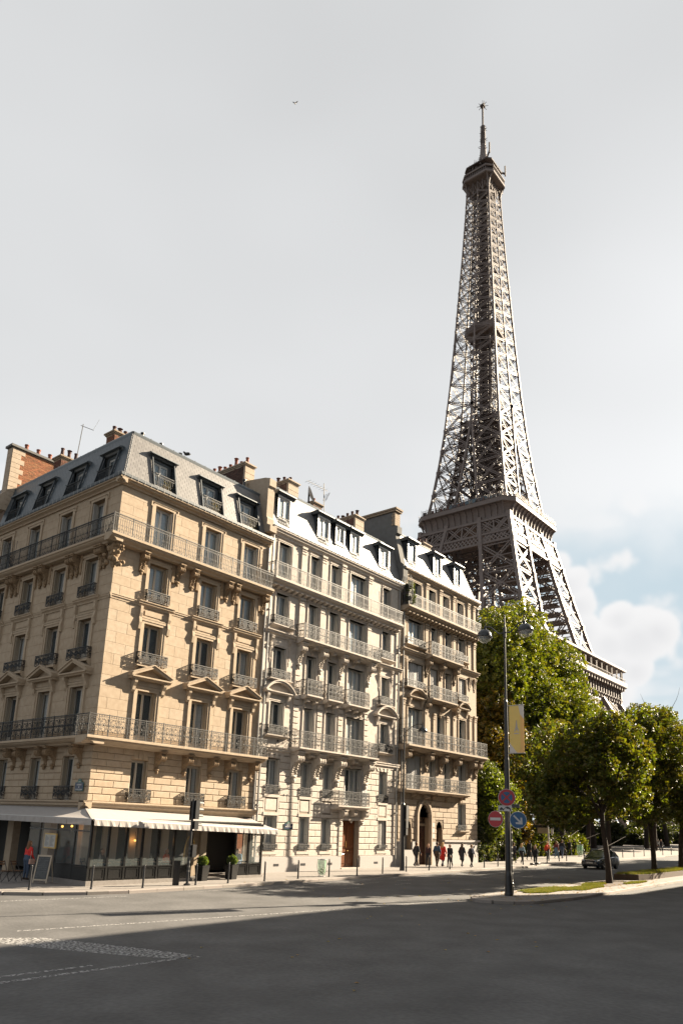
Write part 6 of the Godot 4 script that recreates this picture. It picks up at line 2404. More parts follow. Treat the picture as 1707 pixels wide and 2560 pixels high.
	for k in 2:
		var p := MB.new()
		p.box(Vector3(-0.075, -0.28, -0.44 + 0.46 * k), Vector3(-0.061, 0.28, -0.02 + 0.46 * k))
		sub(mc, "menu_sheet", p.mesh(), mats["frame_white"])
		var wr := MB.new()
		for r in 14:
			wr.box(Vector3(-0.078, 0.22 - r * 0.034, -0.4 + 0.46 * k), Vector3(-0.0755, 0.232 - r * 0.034, -0.4 + 0.46 * k + 0.12 + 0.2 * absf(sin(r * 2.7 + k))))
		sub(mc, "menu_print", wr.mesh(), mats["iron_grey"])
	# chalkboard
	var cb := thing("chalkboard", "leaning black chalkboard with pale wooden frame on the pavement by the terrace", "chalkboard", Vector3(18.55, 0, -32.0), deg_to_rad(-58))
	var fm := MB.new()
	fm.T = Transform3D(Basis(Vector3(1, 0, 0), deg_to_rad(-12)), Vector3.ZERO)
	for e in [[-0.34, -0.28, 0.0, 1.2], [0.28, 0.34, 0.0, 1.2]]:
		fm.box(Vector3(e[0], e[2], -0.015), Vector3(e[1], e[3], 0.015))
	fm.box(Vector3(-0.28, 1.13, -0.015), Vector3(0.28, 1.2, 0.015))
	fm.box(Vector3(-0.28, 0.1, -0.015), Vector3(0.28, 0.16, 0.015))
	sub(cb, "frame", fm.mesh(), mats["shutter_cream"])
	var bd := MB.new()
	bd.T = fm.T
	bd.box(Vector3(-0.28, 0.16, -0.008), Vector3(0.28, 1.13, 0.006))
	sub(cb, "board", bd.mesh(), mats["cafe_black"])
	var ck := MB.new()
	ck.T = fm.T
	var r3 := RandomNumberGenerator.new()
	r3.seed = 8
	for r in 11:
		var x := -0.24
		while x < 0.2:
			var w := r3.randf_range(0.015, 0.05)
			var y := 1.06 - r * 0.08
			ck.bar(Vector3(x, y + r3.randf_range(-0.015, 0.015), 0.008), Vector3(x + w, y + r3.randf_range(-0.015, 0.015), 0.008), 0.006, 0.002, Vector3(0, 0, 1), false)
			x += w + (0.012 if r3.randf() < 0.8 else 0.05)
	sub(cb, "chalk_writing", ck.mesh(), mats["shutter_grey"])
	for s in [-1, 1]:
		var lg := MB.new()
		lg.bar(Vector3(s * 0.3, 1.16, -0.26), Vector3(s * 0.3, 0.0, -0.62), 0.04, 0.02)
		sub(cb, "leg", lg.mesh(), mats["shutter_cream"])
	# lit bulbs under the awning
	var bm := solid("warm_bulb", lin(1, 0.7, 0.3), 0.5)
	bm.emission_enabled = true
	bm.emission = Color(1.0, 0.72, 0.35)
	bm.emission_energy_multiplier = 0.6
	var bl := [[Vector3(19.95, 2.42, -33.0), "warm glowing bulb under the awning above the menu case"], [Vector3(20.2, 2.45, -32.6), "second warm glowing bulb, just right of the one above the menu case"], [Vector3(23.3, 1.85, -31.9), "small warm lamp glowing inside the glass terrace"]]
	for e in bl:
		var o := thing("light_bulb", e[1], "lamp", e[0], 0, "warm cafe bulbs")
		var m := MB.new()
		m.ball(Vector3.ZERO, Vector3.ONE * 0.055, 6, 10)
		sub(o, "bulb", m.mesh(), bm)
		var fx := MB.new()
		fx.bar(Vector3(0, 0.05, 0), Vector3(0, 0.42, 0), 0.015, 0.015)
		sub(o, "cord", fx.mesh(), mats["metal_black"])
		var l := OmniLight3D.new()
		l.name = "bulb_light"
		o.add_child(l)
		l.light_color = Color(1.0, 0.72, 0.4)
		l.light_energy = 0.02
		l.light_size = 0.05
		l.omni_range = 12.0
		l.omni_attenuation = 2.0
		l.shadow_enabled = true
	# planters with clipped balls
	var pl := thing("planter", "tall black planter with clipped green ball left of the cafe entrance", "planter", Vector3(26.05, gy(26), -29.95), 0.15, "planters at the cafe entrance")
	var pm2 := MB.new()
	pm2.hexa([Vector3(-0.2, 0, -0.2), Vector3(0.2, 0, -0.2), Vector3(0.2, 0, 0.2), Vector3(-0.2, 0, 0.2), Vector3(-0.27, 0.74, -0.27), Vector3(0.27, 0.74, -0.27), Vector3(0.27, 0.74, 0.27), Vector3(-0.27, 0.74, 0.27)], Vector3(0, 0.4, 0))
	sub(pl, "pot", pm2.mesh(), mats["cafe_black"])
	var xs2 := []
	var cs2 := []
	for k in 700:
		var d := Vector3(rng.randfn(), rng.randfn(), rng.randfn()).normalized()
		xs2.append(Transform3D(Basis(Vector3(rng.randf() - 0.5, rng.randf() - 0.5, rng.randf() - 0.5).normalized(), rng.randf() * TAU) * Basis.from_scale(Vector3.ONE * 0.35), Vector3(0, 0.93, 0) + d * rng.randf_range(0.18, 0.25)))
		cs2.append(Color(0.05, 0.085, 0.02).lerp(Color(0.12, 0.16, 0.04), rng.randf()))
	multi(pl, "clipped_ball", leaf_mesh(0.14), mats["leaf"], xs2, cs2)
	var p2 := pl.duplicate()
	p2.name = numbered(self, "planter")
	add_child(p2)
	p2.position = Vector3(28.0, gy(28), -29.9)
	p2.set_meta("label", "tall black planter with clipped green ball right of the cafe entrance")


func chair_parts(o: Node3D, mat: Material) -> void:
	var s := MB.new()
	for k in 5:
		s.box(Vector3(-0.2, 0.44, -0.2 + k * 0.085), Vector3(0.2, 0.46, -0.135 + k * 0.085))
	sub(o, "seat", s.mesh(), mat)
	var bk := MB.new()
	bk.box(Vector3(-0.2, 0.7, -0.225), Vector3(0.2, 0.76, -0.2))
	bk.box(Vector3(-0.2, 0.8, -0.24), Vector3(0.2, 0.86, -0.215))
	sub(o, "backrest", bk.mesh(), mat)
	for s2 in [-1, 1]:
		var a := MB.new()
		a.bar(Vector3(s2 * 0.19, 0.0, 0.2), Vector3(s2 * 0.19, 0.88, -0.24), 0.02, 0.025)
		sub(o, "leg", a.mesh(), mats["metal_black"])
		var b := MB.new()
		b.bar(Vector3(s2 * 0.17, 0.0, -0.2), Vector3(s2 * 0.17, 0.45, 0.18), 0.02, 0.025)
		sub(o, "leg", b.mesh(), mats["metal_black"])


# ---------------------------------------------------------------- street furniture
func disc(r: float, z0: float, z1: float, n := 28) -> MB:
	var m := MB.new()
	var p := PackedVector2Array()
	for k in n:
		p.push_back(Vector2(cos(TAU * k / n) * r, sin(TAU * k / n) * r))
	m.prism(p, z0, z1)
	return m


func road_sign(kind: String, label: String, at_: Vector3, turn: float, r: float) -> void:
	var o := thing("road_sign", label, "road sign", at_, turn)
	var white := solid("sign_white", lin(0.42, 0.41, 0.41), 0.4)
	var red := solid("sign_red", lin(0.30, 0.012, 0.02), 0.4)
	var blue := solid("sign_blue", lin(0.012, 0.07, 0.17), 0.4)
	var grey := solid("sign_back", lin(0.25, 0.25, 0.26), 0.5, null, 1.0, 0.5)
	sub(o, "back_plate", disc(r, -0.03, -0.004).mesh(), grey)
	if kind == "no_stopping":
		sub(o, "white_rim", disc(r, -0.004, 0.0).mesh(), white)
		sub(o, "red_face", disc(r * 0.955, 0.0, 0.004).mesh(), red)
		for q in 4:
			var a := PI * 0.5 * q
			var p := PackedVector2Array()
			var rr := r * 0.66
			var half := PI / 4 - 0.12
			for k in 9:
				var e := a - half + 2.0 * half * k / 8.0
				p.push_back(Vector2(cos(e), sin(e)) * rr)
			p.push_back(Vector2(cos(a), sin(a)) * r * 0.14)
			var m := MB.new()
			m.prism(p, 0.004, 0.008)
			sub(o, "blue_field", m.mesh(), blue)
	elif kind == "no_entry":
		sub(o, "white_rim", disc(r, -0.004, 0.0).mesh(), white)
		sub(o, "red_face", disc(r * 0.965, 0.0, 0.004).mesh(), red)
		var m := MB.new()
		m.box(Vector3(-r * 0.72, -r * 0.17, 0.004), Vector3(r * 0.72, r * 0.17, 0.009))
		sub(o, "white_bar", m.mesh(), white)
	else:
		sub(o, "white_rim", disc(r, -0.004, 0.0).mesh(), white)
		sub(o, "blue_face", disc(r * 0.93, 0.0, 0.004).mesh(), blue)
		var m := MB.new()
		m.T = Transform3D(Basis(Vector3(0, 0, 1), -PI / 4), Vector3.ZERO)
		m.box(Vector3(-r * 0.72, -r * 0.095, 0.004), Vector3(r * 0.42, r * 0.095, 0.009))
		var p := PackedVector2Array([Vector2(r * 0.72, 0), Vector2(r * 0.14, r * 0.52), Vector2(-r * 0.02, r * 0.4), Vector2(r * 0.36, 0.0), Vector2(-r * 0.02, -r * 0.4), Vector2(r * 0.14, -r * 0.52)])
		m.prism(p, 0.0042, 0.0095)
		sub(o, "white_arrow", m.mesh(), white)
	var br := MB.new()
	br.box(Vector3(-0.05, -0.04, -0.16), Vector3(0.05, 0.04, -0.03))
	sub(o, "bracket", br.mesh(), grey)


func globe(o: Node3D, p: Vector3, r: float, tilt: Basis) -> void:
	var top := MB.new()
	var pf := []
	for k in 9:
		var a := PI / 2 * k / 8.0
		pf.append(Vector2(cos(a) * r, sin(a) * r))
	top.lathe([Vector2(r * 0.9, -0.03), Vector2(r * 1.08, -0.05), Vector2(r * 1.1, 0.0), Vector2(r, 0.03)], 20)
	top.lathe(pf, 20)
	top.lathe([Vector2(0.06, r - 0.02), Vector2(0.05, r + 0.1), Vector2(0.03, r + 0.12), Vector2(0.03, r + 0.3)], 10)
	var h := sub(o, "lamp_hood", top.mesh(), mats["lamp_black"], Transform3D(tilt, p))
	var bot := MB.new()
	var pb := []
	for k in 9:
		var a := -PI / 2 + PI / 2 * k / 8.0
		pb.append(Vector2(cos(a) * r * 0.94, sin(a) * r * 0.94))
	bot.lathe(pb, 20)
	sub(h, "lamp_glass", bot.mesh(), mats["lamp_glass"])
	var bulb := MB.new()
	bulb.ball(Vector3(0, -0.08, 0), Vector3(0.08, 0.14, 0.08), 6, 8)
	bulb.lathe([Vector2(r * 0.8, 0.02), Vector2(r * 0.5, 0.1), Vector2(0.1, 0.14)], 14)
	sub(h, "reflector", bulb.mesh(), mats["shutter_grey"])


func street() -> void:
	solid("lamp_black", lin(0.014, 0.016, 0.02), 0.25)
	var lg := solid("lamp_glass", Color(0.8, 0.82, 0.82, 0.3), 0.12)
	lg.transparency = BaseMaterial3D.TRANSPARENCY_ALPHA
	# ---- the double lamp post on the island
	var B := Vector3(33.05, gy(33.05), -16.75)
	var lp := thing("street_lamp", "tall black double armed street lamp on the traffic island carrying signs and banner", "street lamp", B)
	var pm := MB.new()
	pm.lathe([Vector2(0.2, 0), Vector2(0.2, 0.1), Vector2(0.18, 0.14), Vector2(0.165, 0.9), Vector2(0.15, 1.0), Vector2(0.135, 1.1), Vector2(0.13, 4.6), Vector2(0.115, 6.2), Vector2(0.1, 6.3), Vector2(0.09, 9.0), Vector2(0.06, 9.1), Vector2(0.045, 12.2), Vector2(0.08, 12.25), Vector2(0.08, 12.75), Vector2(0.045, 12.8), Vector2(0.035, 13.4), Vector2(0.0, 13.45)], 16)
	sub(lp, "pole", pm.mesh(), mats["metal_black"])
	for s in [-1, 1]:
		var am := MB.new()
		var pts := []
		for k in 15:
			var f := k / 14.0
			pts.append(Vector3(0, 12.5 - 0.08 * sin(f * TAU * 0.5) * (1.0 - f) + 0.42 * smoothstep(0.15, 0.85, f) , s * (0.04 + 1.0 * f)))
		pts.append(Vector3(0, 12.9, s * 1.1))
		am.tube(pts, [0.035], 8)
		am.ball(Vector3(0, 12.93, s * 1.09), Vector3.ONE * 0.06, 5, 8)
		sub(lp, "arm", am.mesh(), mats["metal_black"])
		globe(lp, Vector3(0, 12.45, s * 1.12), 0.37, Basis(Vector3(1, 0, 0), s * -0.12))
	# banner
	var bn := thing("banner", "yellow and white vertical banner with small white tower emblem on the lamp post", "banner", B + Vector3(0, 7.65, 0.55))
	var bh := 1.15
	var yel := solid("banner_yellow", lin(0.46, 0.31, 0.012), 0.7)
	var org := solid("banner_orange", lin(0.5, 0.25, 0.012), 0.7)
	var bwh := solid("banner_white", lin(0.36, 0.34, 0.34), 0.7)
	for e in [yel, org, bwh]:
		e.backlight_enabled = true
		e.backlight = Color(0.5, 0.5, 0.5)
	var q := Transform3D(Basis(Vector3.UP, -PI / 2), Vector3.ZERO)
	var polys := [["yellow_field", yel, [[-0.38, -bh * 0.55], [-0.38, bh], [0.1, bh], [0.2, bh * 0.6], [0.2, -bh * 0.8], [0.02, -bh]]], ["orange_field", org, [[0.2, bh * 0.6], [0.38, bh * 0.4], [0.38, -bh], [0.02, -bh], [0.2, -bh * 0.8]]], ["white_corner", bwh, [[0.1, bh], [0.38, bh], [0.38, bh * 0.4], [0.2, bh * 0.6]]], ["white_corner", bwh, [[-0.38, -bh * 0.55], [0.02, -bh], [-0.38, -bh]]]]
	for e in polys:
		var p := PackedVector2Array()
		for v in e[2]:
			p.push_back(Vector2(v[0], v[1]))
		var m := MB.new()
		m.prism(p, -0.004, 0.004)
		sub(bn, e[0], m.mesh(), e[1], q)
	var em := MB.new()
	em.prism(PackedVector2Array([Vector2(-0.13, -0.12), Vector2(-0.07, -0.12), Vector2(0, 0.02), Vector2(0.07, -0.12), Vector2(0.13, -0.12), Vector2(0.05, 0.1), Vector2(0.015, 0.42), Vector2(-0.015, 0.42), Vector2(-0.05, 0.1)]), 0.004, 0.008)
	em.box(Vector3(-0.13, -0.24, 0.004), Vector3(0.13, -0.19, 0.008))
	sub(bn, "emblem", em.mesh(), bwh, q)
	var br := MB.new()
	for y in [-bh, bh]:
		br.tube([Vector3(0, y, -0.5), Vector3(0, y, 0.4)], [0.022], 8)
	sub(bn, "banner_rod", br.mesh(), mats["shutter_grey"])
	# signs
	var face := deg_to_rad(-90 + 27)
	road_sign("no_stopping", "round red and blue no stopping sign, topmost on the lamp post", Vector3(32.82, gy(33) + 4.42, -16.66), face, 0.4)
	road_sign("no_entry", "round red no entry sign with white bar, left of the lamp post", Vector3(32.8, gy(33) + 3.42, -17.25), deg_to_rad(-90), 0.38)
	road_sign("keep_right", "round blue sign with white arrow pointing down right, beside the lamp post", Vector3(32.82, gy(33) + 3.4, -16.1), face, 0.39)
	var tw := thing("towing_plate", "small white plate with a black tow truck symbol under the no stopping sign", "road sign", Vector3(32.8, gy(33) + 3.92, -16.74), face)
	var wp := MB.new()
	wp.box(Vector3(-0.31, -0.13, -0.01), Vector3(0.31, 0.13, 0.0))
	sub(tw, "plate", wp.mesh(), mats["sign_white"])
	var sy := MB.new()
	sy.box(Vector3(-0.26, -0.07, 0), Vector3(-0.05, -0.02, 0.004))
	sy.prism(PackedVector2Array([Vector2(-0.24, -0.02), Vector2(-0.1, -0.02), Vector2(-0.14, 0.04), Vector2(-0.2, 0.04)]), 0, 0.0042)
	sy.bar(Vector3(-0.05, -0.04, 0.002), Vector3(0.04, 0.05, 0.002), 0.03, 0.004, Vector3(0, 0, 1))
	sy.prism(PackedVector2Array([Vector2(0.03, 0.02), Vector2(0.25, -0.07), Vector2(0.27, -0.02), Vector2(0.18, 0.06), Vector2(0.07, 0.09)]), 0, 0.0041)
	for e in [[-0.2, -0.08], [-0.1, -0.08], [0.24, -0.09], [0.09, 0.0]]:
		var dm := disc(0.03, 0.0, 0.006, 10)
		for i in dm.v.size():
			sy.v.push_back(dm.v[i] + Vector3(e[0], e[1], 0))
			sy.n.push_back(dm.n[i])
	sub(tw, "tow_symbol", sy.mesh(), mats["metal_black"])
	var bp := thing("dark_plate", "small blank dark rectangular plate sticking out right of the towing plate", "road sign", Vector3(32.95, gy(33) + 4.04, -16.28), deg_to_rad(-90))
	var dpm := MB.new()
	dpm.box(Vector3(-0.2, -0.085, -0.012), Vector3(0.2, 0.085, 0.012))
	sub(bp, "plate", dpm.mesh(), mats["metal_black"])
	# thinner stickered post just behind
	var sp := thing("stickered_post", "thin black post with white stickers just behind the lamp post", "post", Vector3(33.75, gy(33.7), -16.95))
	var spm := MB.new()
	spm.lathe([Vector2(0.1, 0), Vector2(0.1, 0.5), Vector2(0.07, 0.55), Vector2(0.06, 3.0), Vector2(0.0, 3.05)], 12)
	sub(sp, "pole", spm.mesh(), mats["metal_black"])
	for k in 9:
		var st := MB.new()
		var y := 0.35 + k * 0.3 + 0.05 * sin(k * 5.0)
		st.lathe([Vector2(0.103 if y < 0.5 else 0.078, y), Vector2(0.103 if y < 0.5 else 0.076, y + 0.07 + 0.04 * absf(sin(k * 3.1)))], 12)
		sub(sp, "sticker", st.mesh(), mats["shutter_white"])
	# ---- single lamp by the third building
	var L2 := Vector3(42.98, gy(43), -29.5)
	var l2 := thing("street_lamp", "single armed black street lamp with signal box in front of the pale building's edge", "street lamp", L2)
	var m2 := MB.new()
	m2.lathe([Vector2(0.19, 0), Vector2(0.17, 0.2), Vector2(0.13, 1.2), Vector2(0.12, 4.3), Vector2(0.075, 4.4), Vector2(0.05, 8.0), Vector2(0.05, 9.45), Vector2(0.0, 9.5)], 14)
	sub(l2, "pole", m2.mesh(), mats["metal_black"])
	var a2 := MB.new()
	var ap := []
	for k in 12:
		var f := k / 11.0
		ap.append(Vector3(0, 9.15 + 0.55 * sin(f * PI * 0.62), 0.03 + 1.42 * f))
	ap.append(Vector3(0, 9.55, 1.5))
	a2.tube(ap, [0.03], 8)
	sub(l2, "arm", a2.mesh(), mats["metal_black"])
	globe(l2, Vector3(0, 9.2, 1.5), 0.3, Basis())
	for e in [[3.3, 4.25, 0.3], [2.75, 3.28, 0.26], [2.3, 2.72, 0.2]]:
		var bx := MB.new()
		bx.box(Vector3(0.1, e[0], -0.12), Vector3(0.1 + e[2], e[1], 0.2))
		bx.box(Vector3(0.06, e[0] + 0.1, -0.05), Vector3(0.1, e[1] - 0.1, 0.05))
		sub(l2, "signal_box", bx.mesh(), mats["iron_mid"])
	# ---- traffic light at the corner
	var tl := thing("traffic_light", "black traffic light seen from the side on the pavement edge by the cafe", "traffic light", Vector3(23.8, gy(23.8), -28.33))
	var tm := MB.new()
	tm.lathe([Vector2(0.16, 0), Vector2(0.16, 0.06), Vector2(0.065, 0.1), Vector2(0.055, 3.9), Vector2(0.0, 3.95)], 12)
	sub(tl, "pole", tm.mesh(), mats["metal_black"])
	for e in [[2.98, 3.86, 3, 0.13], [2.52, 2.9, 1, 0.1], [1.25, 1.82, 0, 0.11]]:
		var bx := MB.new()
		bx.box(Vector3(0.07, e[0], -0.13), Vector3(0.3, e[1], 0.13))
		if e[2] == 3:
			bx.box(Vector3(-0.06, e[0] - 0.05, -0.16), Vector3(0.06, e[1] + 0.1, -0.12))
		var head := sub(tl, "signal_head", bx.mesh(), mats["metal_black"])
		for k in e[2]:
			var y: float = lerpf(e[0], e[1], (k + 0.5) / e[2])
			var vz := MB.new()
			var r: float = e[3]
			for i in 12:
				var a0 := -0.2 + (PI + 0.4) * i / 12.0
				var a1 := -0.2 + (PI + 0.4) * (i + 1) / 12.0
				vz.quad(Vector3(0.3, y + sin(a0) * r, cos(a0) * r), Vector3(0.3, y + sin(a1) * r, cos(a1) * r), Vector3(0.56, y + sin(a1) * r * 0.95 - 0.01, cos(a1) * r * 0.95), Vector3(0.56, y + sin(a0) * r * 0.95 - 0.01, cos(a0) * r * 0.95), Vector3(0.4, y, 0))
			sub(head, "visor", vz.mesh(), mats["metal_black"])
			var ln := MB.new()
			ln.T = Transform3D(Basis(Vector3(0, 0, 1), -PI / 2), Vector3(0.3, y, 0))
			ln.lathe([Vector2(r * 0.9, 0), Vector2(r * 0.6, 0.02), Vector2(0, 0.03)], 12)
			sub(head, "lens", ln.mesh(), mats["room_dark"])
	var stk := MB.new()
	for k in 6:
		stk.lathe([Vector2(0.067, 0.6 + k * 0.2), Vector2(0.067, 0.68 + k * 0.2)], 12)
	sub(tl, "sticker", stk.mesh(), mats["iron_grey"])
	var cab := thing("control_cabinet", "low dark control cabinet standing beside the traffic light by the cafe", "cabinet", Vector3(23.35, gy(23.3), -28.6))
	var cm := MB.new()
	cm.box(Vector3(-0.11, 0, -0.1), Vector3(0.11, 1.05, 0.1))
	sub(cab, "body", cm.mesh(), mats["iron_mid"])
	var ct := MB.new()
	ct.box(Vector3(-0.13, 1.05, -0.12), Vector3(0.13, 1.09, 0.12))
	sub(cab, "lid", ct.mesh(), mats["metal_black"])
	# ---- bollards
	var bo := thing("bollard", "", "bollard", Vector3.ZERO, 0, "bollards along the pavement kerb")
	var bm := MB.new()
	bm.lathe([Vector2(0.06, 0), Vector2(0.055, 0.03), Vector2(0.045, 0.08), Vector2(0.04, 0.84), Vector2(0.046, 0.85), Vector2(0.046, 0.88), Vector2(0.03, 0.9)], 10)
	sub(bo, "shaft", bm.mesh(), mats["metal_black"])
	var bk := MB.new()
	bk.ball(Vector3(0, 0.935, 0), Vector3.ONE * 0.045, 6, 10)
	var bw := sub(bo, "ball_top", bk.mesh(), mats["metal_black"])
	var spots := [[16.94, -29.93, "beside the chalkboard, leftmost at the corner"], [19.18, -28.96, "in front of the terrace's corner post"], [21.31, -28.3, "in front of the glass terrace, left of the traffic light"], [24.2, -28.2, "just right of the traffic light"], [26.24, -28.21, "in front of the right hand planter"], [28.67, -28.14, "at the pale building's near end, before the first cellar vent"], [31.42, -28.33, "below the blue street name plate"], [34.12, -28.42, "right of the wire bin"], [36.42, -28.2, "in front of the wooden street door"], [39.33, -28.46, "between wooden door and single lamp"], [42.4, -28.78, "right beside the single street lamp"], [45.09, -28.75, "in front of the arched door's right side"], [47.81, -28.75, "among the walkers, by the man in black"], [52.36, -28.51, "first beyond the last building, by the ivy"], [55.04, -28.78, "second beyond the last building, by the ivy"], [59.67, -28.89, "between the double lamp post and the finger sign"], [65.9, -29.6, "left of the finger sign's pole"], [69.48, -30.0, "just right of the finger sign's pole"], [71.43, -30.1, "second right of the finger sign's pole"], [76, -30.2, "of the far row behind the car, first from the left"], [80, -30.3, "of the far row behind the car, second from the left"], [84, -30.4, "of the far row behind the car, third from the left"], [88, -30.5, "of the far row behind the car, fourth from the left"], [92, -30.6, "of the far row behind the car, fifth from the left"], [96, -30.7, "of the far row behind the car, sixth from the left"], [100, -30.8, "of the far row behind the car, seventh from the left"], [104, -30.9, "of the far row behind the car, eighth from the left"], [108, -31.0, "of the far row behind the car, ninth from the left"], [112, -31.1, "of the far row behind the car, tenth from the left"], [116, -31.2, "of the far row behind the car, eleventh from the left"], [120, -31.3, "of the far row behind the car, last from the left"]]
	for k in spots.size():
		var s: Array = spots[k]
		var o: Node3D = bo
		if k > 0:
			o = bo.duplicate()
			o.name = numbered(self, "bollard")
			add_child(o)
		o.position = Vector3(s[0], gy(s[0]), s[1])
		o.set_meta("label", ("black pavement bollard " + s[2]) if s[2] != "" else "one of the far black bollards beyond the car")
	# ---- bins
	var bi := thing("litter_bin", "wire hoop litter bin with clear green bag before the pale plinth", "litter bin", Vector3(33.93, gy(34), -28.81), 0, "bag litter bins")
	var hoop := MB.new()
	var rp := []
	for k in 21:
		rp.append(Vector3(cos(TAU * k / 20) * 0.24, 0.93, sin(TAU * k / 20) * 0.24))
	hoop.tube(rp, [0.02], 6)
	for k in 6:
		var a := TAU * k / 6
		hoop.tube([Vector3(cos(a) * 0.24, 0.93, sin(a) * 0.24), Vector3(cos(a) * 0.29, 0.5, sin(a) * 0.29), Vector3(cos(a) * 0.16, 0.03, sin(a) * 0.16)], [0.012], 5)
	hoop.lathe([Vector2(0.0, 0.03), Vector2(0.2, 0.03), Vector2(0.2, 0.0), Vector2(0, 0)], 14, Vector3.ZERO, false)
	sub(bi, "wire_frame", hoop.mesh(), mats["shutter_grey"])
	var bag := MB.new()
	bag.lathe([Vector2(0.02, 0.08), Vector2(0.14, 0.1), Vector2(0.2, 0.25), Vector2(0.235, 0.55), Vector2(0.23, 0.92)], 14)
	var bgm := solid("bag", Color(0.55, 0.72, 0.6, 0.45), 0.4)
	bgm.transparency = BaseMaterial3D.TRANSPARENCY_ALPHA
	sub(bi, "bag", bag.mesh(), bgm)
	var rub := MB.new()
	for k in 9:
		rub.ball(Vector3(0.1 * sin(k * 2.2), 0.18 + 0.03 * k, 0.1 * cos(k * 3.1)), Vector3(0.07, 0.05, 0.06), 4, 6)
	sub(bi, "rubbish", rub.mesh(), mats["shutter_cream"])
	var b2 := bi.duplicate()
	b2.name = numbered(self, "litter_bin")
	add_child(b2)
	b2.position = Vector3(84.0, gy(84), -33.8)
	b2.scale = Vector3(1.35, 1.35, 1.35)
	b2.set_meta("label", "pale green bag bin under the trees left of the dark car")
	# ---- finger sign
	var fs := thing("finger_sign", "pale post with two brownish direction boards among the walkers", "direction sign", Vector3(69.7, gy(69.7), -31.1))
	var fp := MB.new()
	fp.lathe([Vector2(0.09, 0), Vector2(0.075, 0.1), Vector2(0.07, 4.05), Vector2(0, 4.08)], 10)
	sub(fs, "pole", fp.mesh(), mats["shutter_grey"])
	var tan := solid("sign_tan", lin(0.20, 0.165, 0.11), 0.6)
	for e in [[3.25, 3.66, -1.35, 0.3], [2.48, 3.02, -1.05, 0.05]]:
		var m := MB.new()
		m.box(Vector3(-0.1, e[0], e[2]), Vector3(-0.07, e[1], e[3]))
		sub(fs, "board", m.mesh(), tan)
	for e in [[3.25, 3.66], [2.48, 3.0]]:
		var m := MB.new()
		m.box(Vector3(-0.13, e[0], 0.3), Vector3(-0.1, e[1], 0.56))
		sub(fs, "small_panel", m.mesh(), mats["shutter_white"])
	for e in [[60.3, -28.35], [61.4, -28.4]]:
		var gb := thing("hydrant_cover", "low dark box on the kerb below the keep right sign, one of two" if e[0] < 61 else "low dark box on the kerb, right one of two", "cover", Vector3(e[0], gy(e[0]), e[1]))
		var m := MB.new()
		m.stone(Vector3(-0.2, 0, -0.15), Vector3(0.2, 0.16, 0.15), 0.03, 0.03, 0.03)
		sub(gb, "box", m.mesh(), mats["metal_black"])
	# ---- birds
	for e in [[Vector3(36.5, 63.4, -37.5), 0.5, "tiny dark bird flying in the grey sky left of the tower", 0.62], [Vector3(25.35, 24.0, -33.35), 2.0, "dark pigeon perched on the ridge of the corner roof", 1.15]]:
		var bd := thing("bird", e[2], "bird", e[0], e[1])
		var m := MB.new()
		m.tube([Vector3(-0.2, 0.0, 0), Vector3(-0.1, 0.02, 0), Vector3(0.02, 0.05, 0), Vector3(0.1, 0.1, 0), Vector3(0.14, 0.17, 0), Vector3(0.19, 0.19, 0), Vector3(0.23, 0.18, 0)], [0.02, 0.05, 0.085, 0.07, 0.045, 0.04, 0.005], 8)
		var body := sub(bd, "body", m.mesh(), mats["iron_mid"], Transform3D(Basis.from_scale(Vector3.ONE * e[3]), Vector3.ZERO))
		for s in [-1, 1]:
			var w := MB.new()
			if e[3] < 1.0:
				w.prism(PackedVector2Array([Vector2(0.06, 0), Vector2(-0.1, 0), Vector2(-0.12, 0.25), Vector2(-0.02, 0.55), Vector2(0.08, 0.28)]), -0.006, 0.006)
				w.T = Transform3D()
				sub(body, "wing", w.mesh(), mats["iron_mid"], Transform3D(Basis(Vector3(1, 0, 0), s * 0.9), Vector3(0, 0.08, 0)))
			else:
				w.ball(Vector3(-0.06, 0.06, s * 0.07), Vector3(0.15, 0.06, 0.02), 5, 8)
				sub(body, "wing", w.mesh(), mats["iron_mid"])


# ---------------------------------------------------------------- the iron tower
const TC := Vector3(245.6, 0, -131.1)
const TG := 1.2


func tw_w(y: float) -> float:
	var t := [[0.0, 62.0], [20.0, 50.5], [40.0, 39.8], [52.0, 34.0], [57.6, 31.8], [68.0, 28.3], [80.0, 25.5], [90.5, 23.0], [104.0, 20.2], [112.0, 18.4], [116.0, 17.3], [124.0, 15.7], [142.0, 13.35], [155.0, 12.0], [175.0, 10.4], [196.0, 9.1], [213.0, 8.15], [240.0, 6.65], [261.0, 5.65], [276.0, 5.15]]
	for i in t.size() - 1:
		if y <= t[i + 1][0]:
			return lerpf(t[i][1], t[i + 1][1], clampf((y - t[i][0]) / (t[i + 1][0] - t[i][0]), 0, 1))
	return 5.1


func tw_p(y: float) -> float:
	if y < 57.0:
		return lerpf(25.0, 15.5, y / 57.0)
	if y < 112.0:
		return lerpf(15.5, 11.6, (y - 57.0) / 55.0)
	return minf(lerpf(11.2, 11.6, (y - 112.0) / 52.0), tw_w(y))


func tw_pt(a: float, c: float, y: float) -> Vector3:
	return TC + Vector3(a, TG + y, c)


# riveted lattice beam: two flanges and a zigzag between them, lying in the face whose normal is nrm
func lattice_beam(m: MB, p: Vector3, q: Vector3, wide: float, nrm: Vector3, t: float, lace := true) -> void:
	var d := (q - p).normalized()
	var s := d.cross(nrm).normalized() * wide * 0.5
	m.bar(p + s, q + s, t, t * 1.6, s, false)
	m.bar(p - s, q - s, t, t * 1.6, s, false)
	if lace:
		var n := int(p.distance_to(q) / (wide * 1.3))
		for k in n:
			var a := p.lerp(q, float(k) / n)
			var b := p.lerp(q, float(k + 1) / n)
			var e := 1.0 if k % 2 == 0 else -1.0
			m.bar(a + s * e, b - s * e, t * 0.55, t * 0.55, nrm, false)


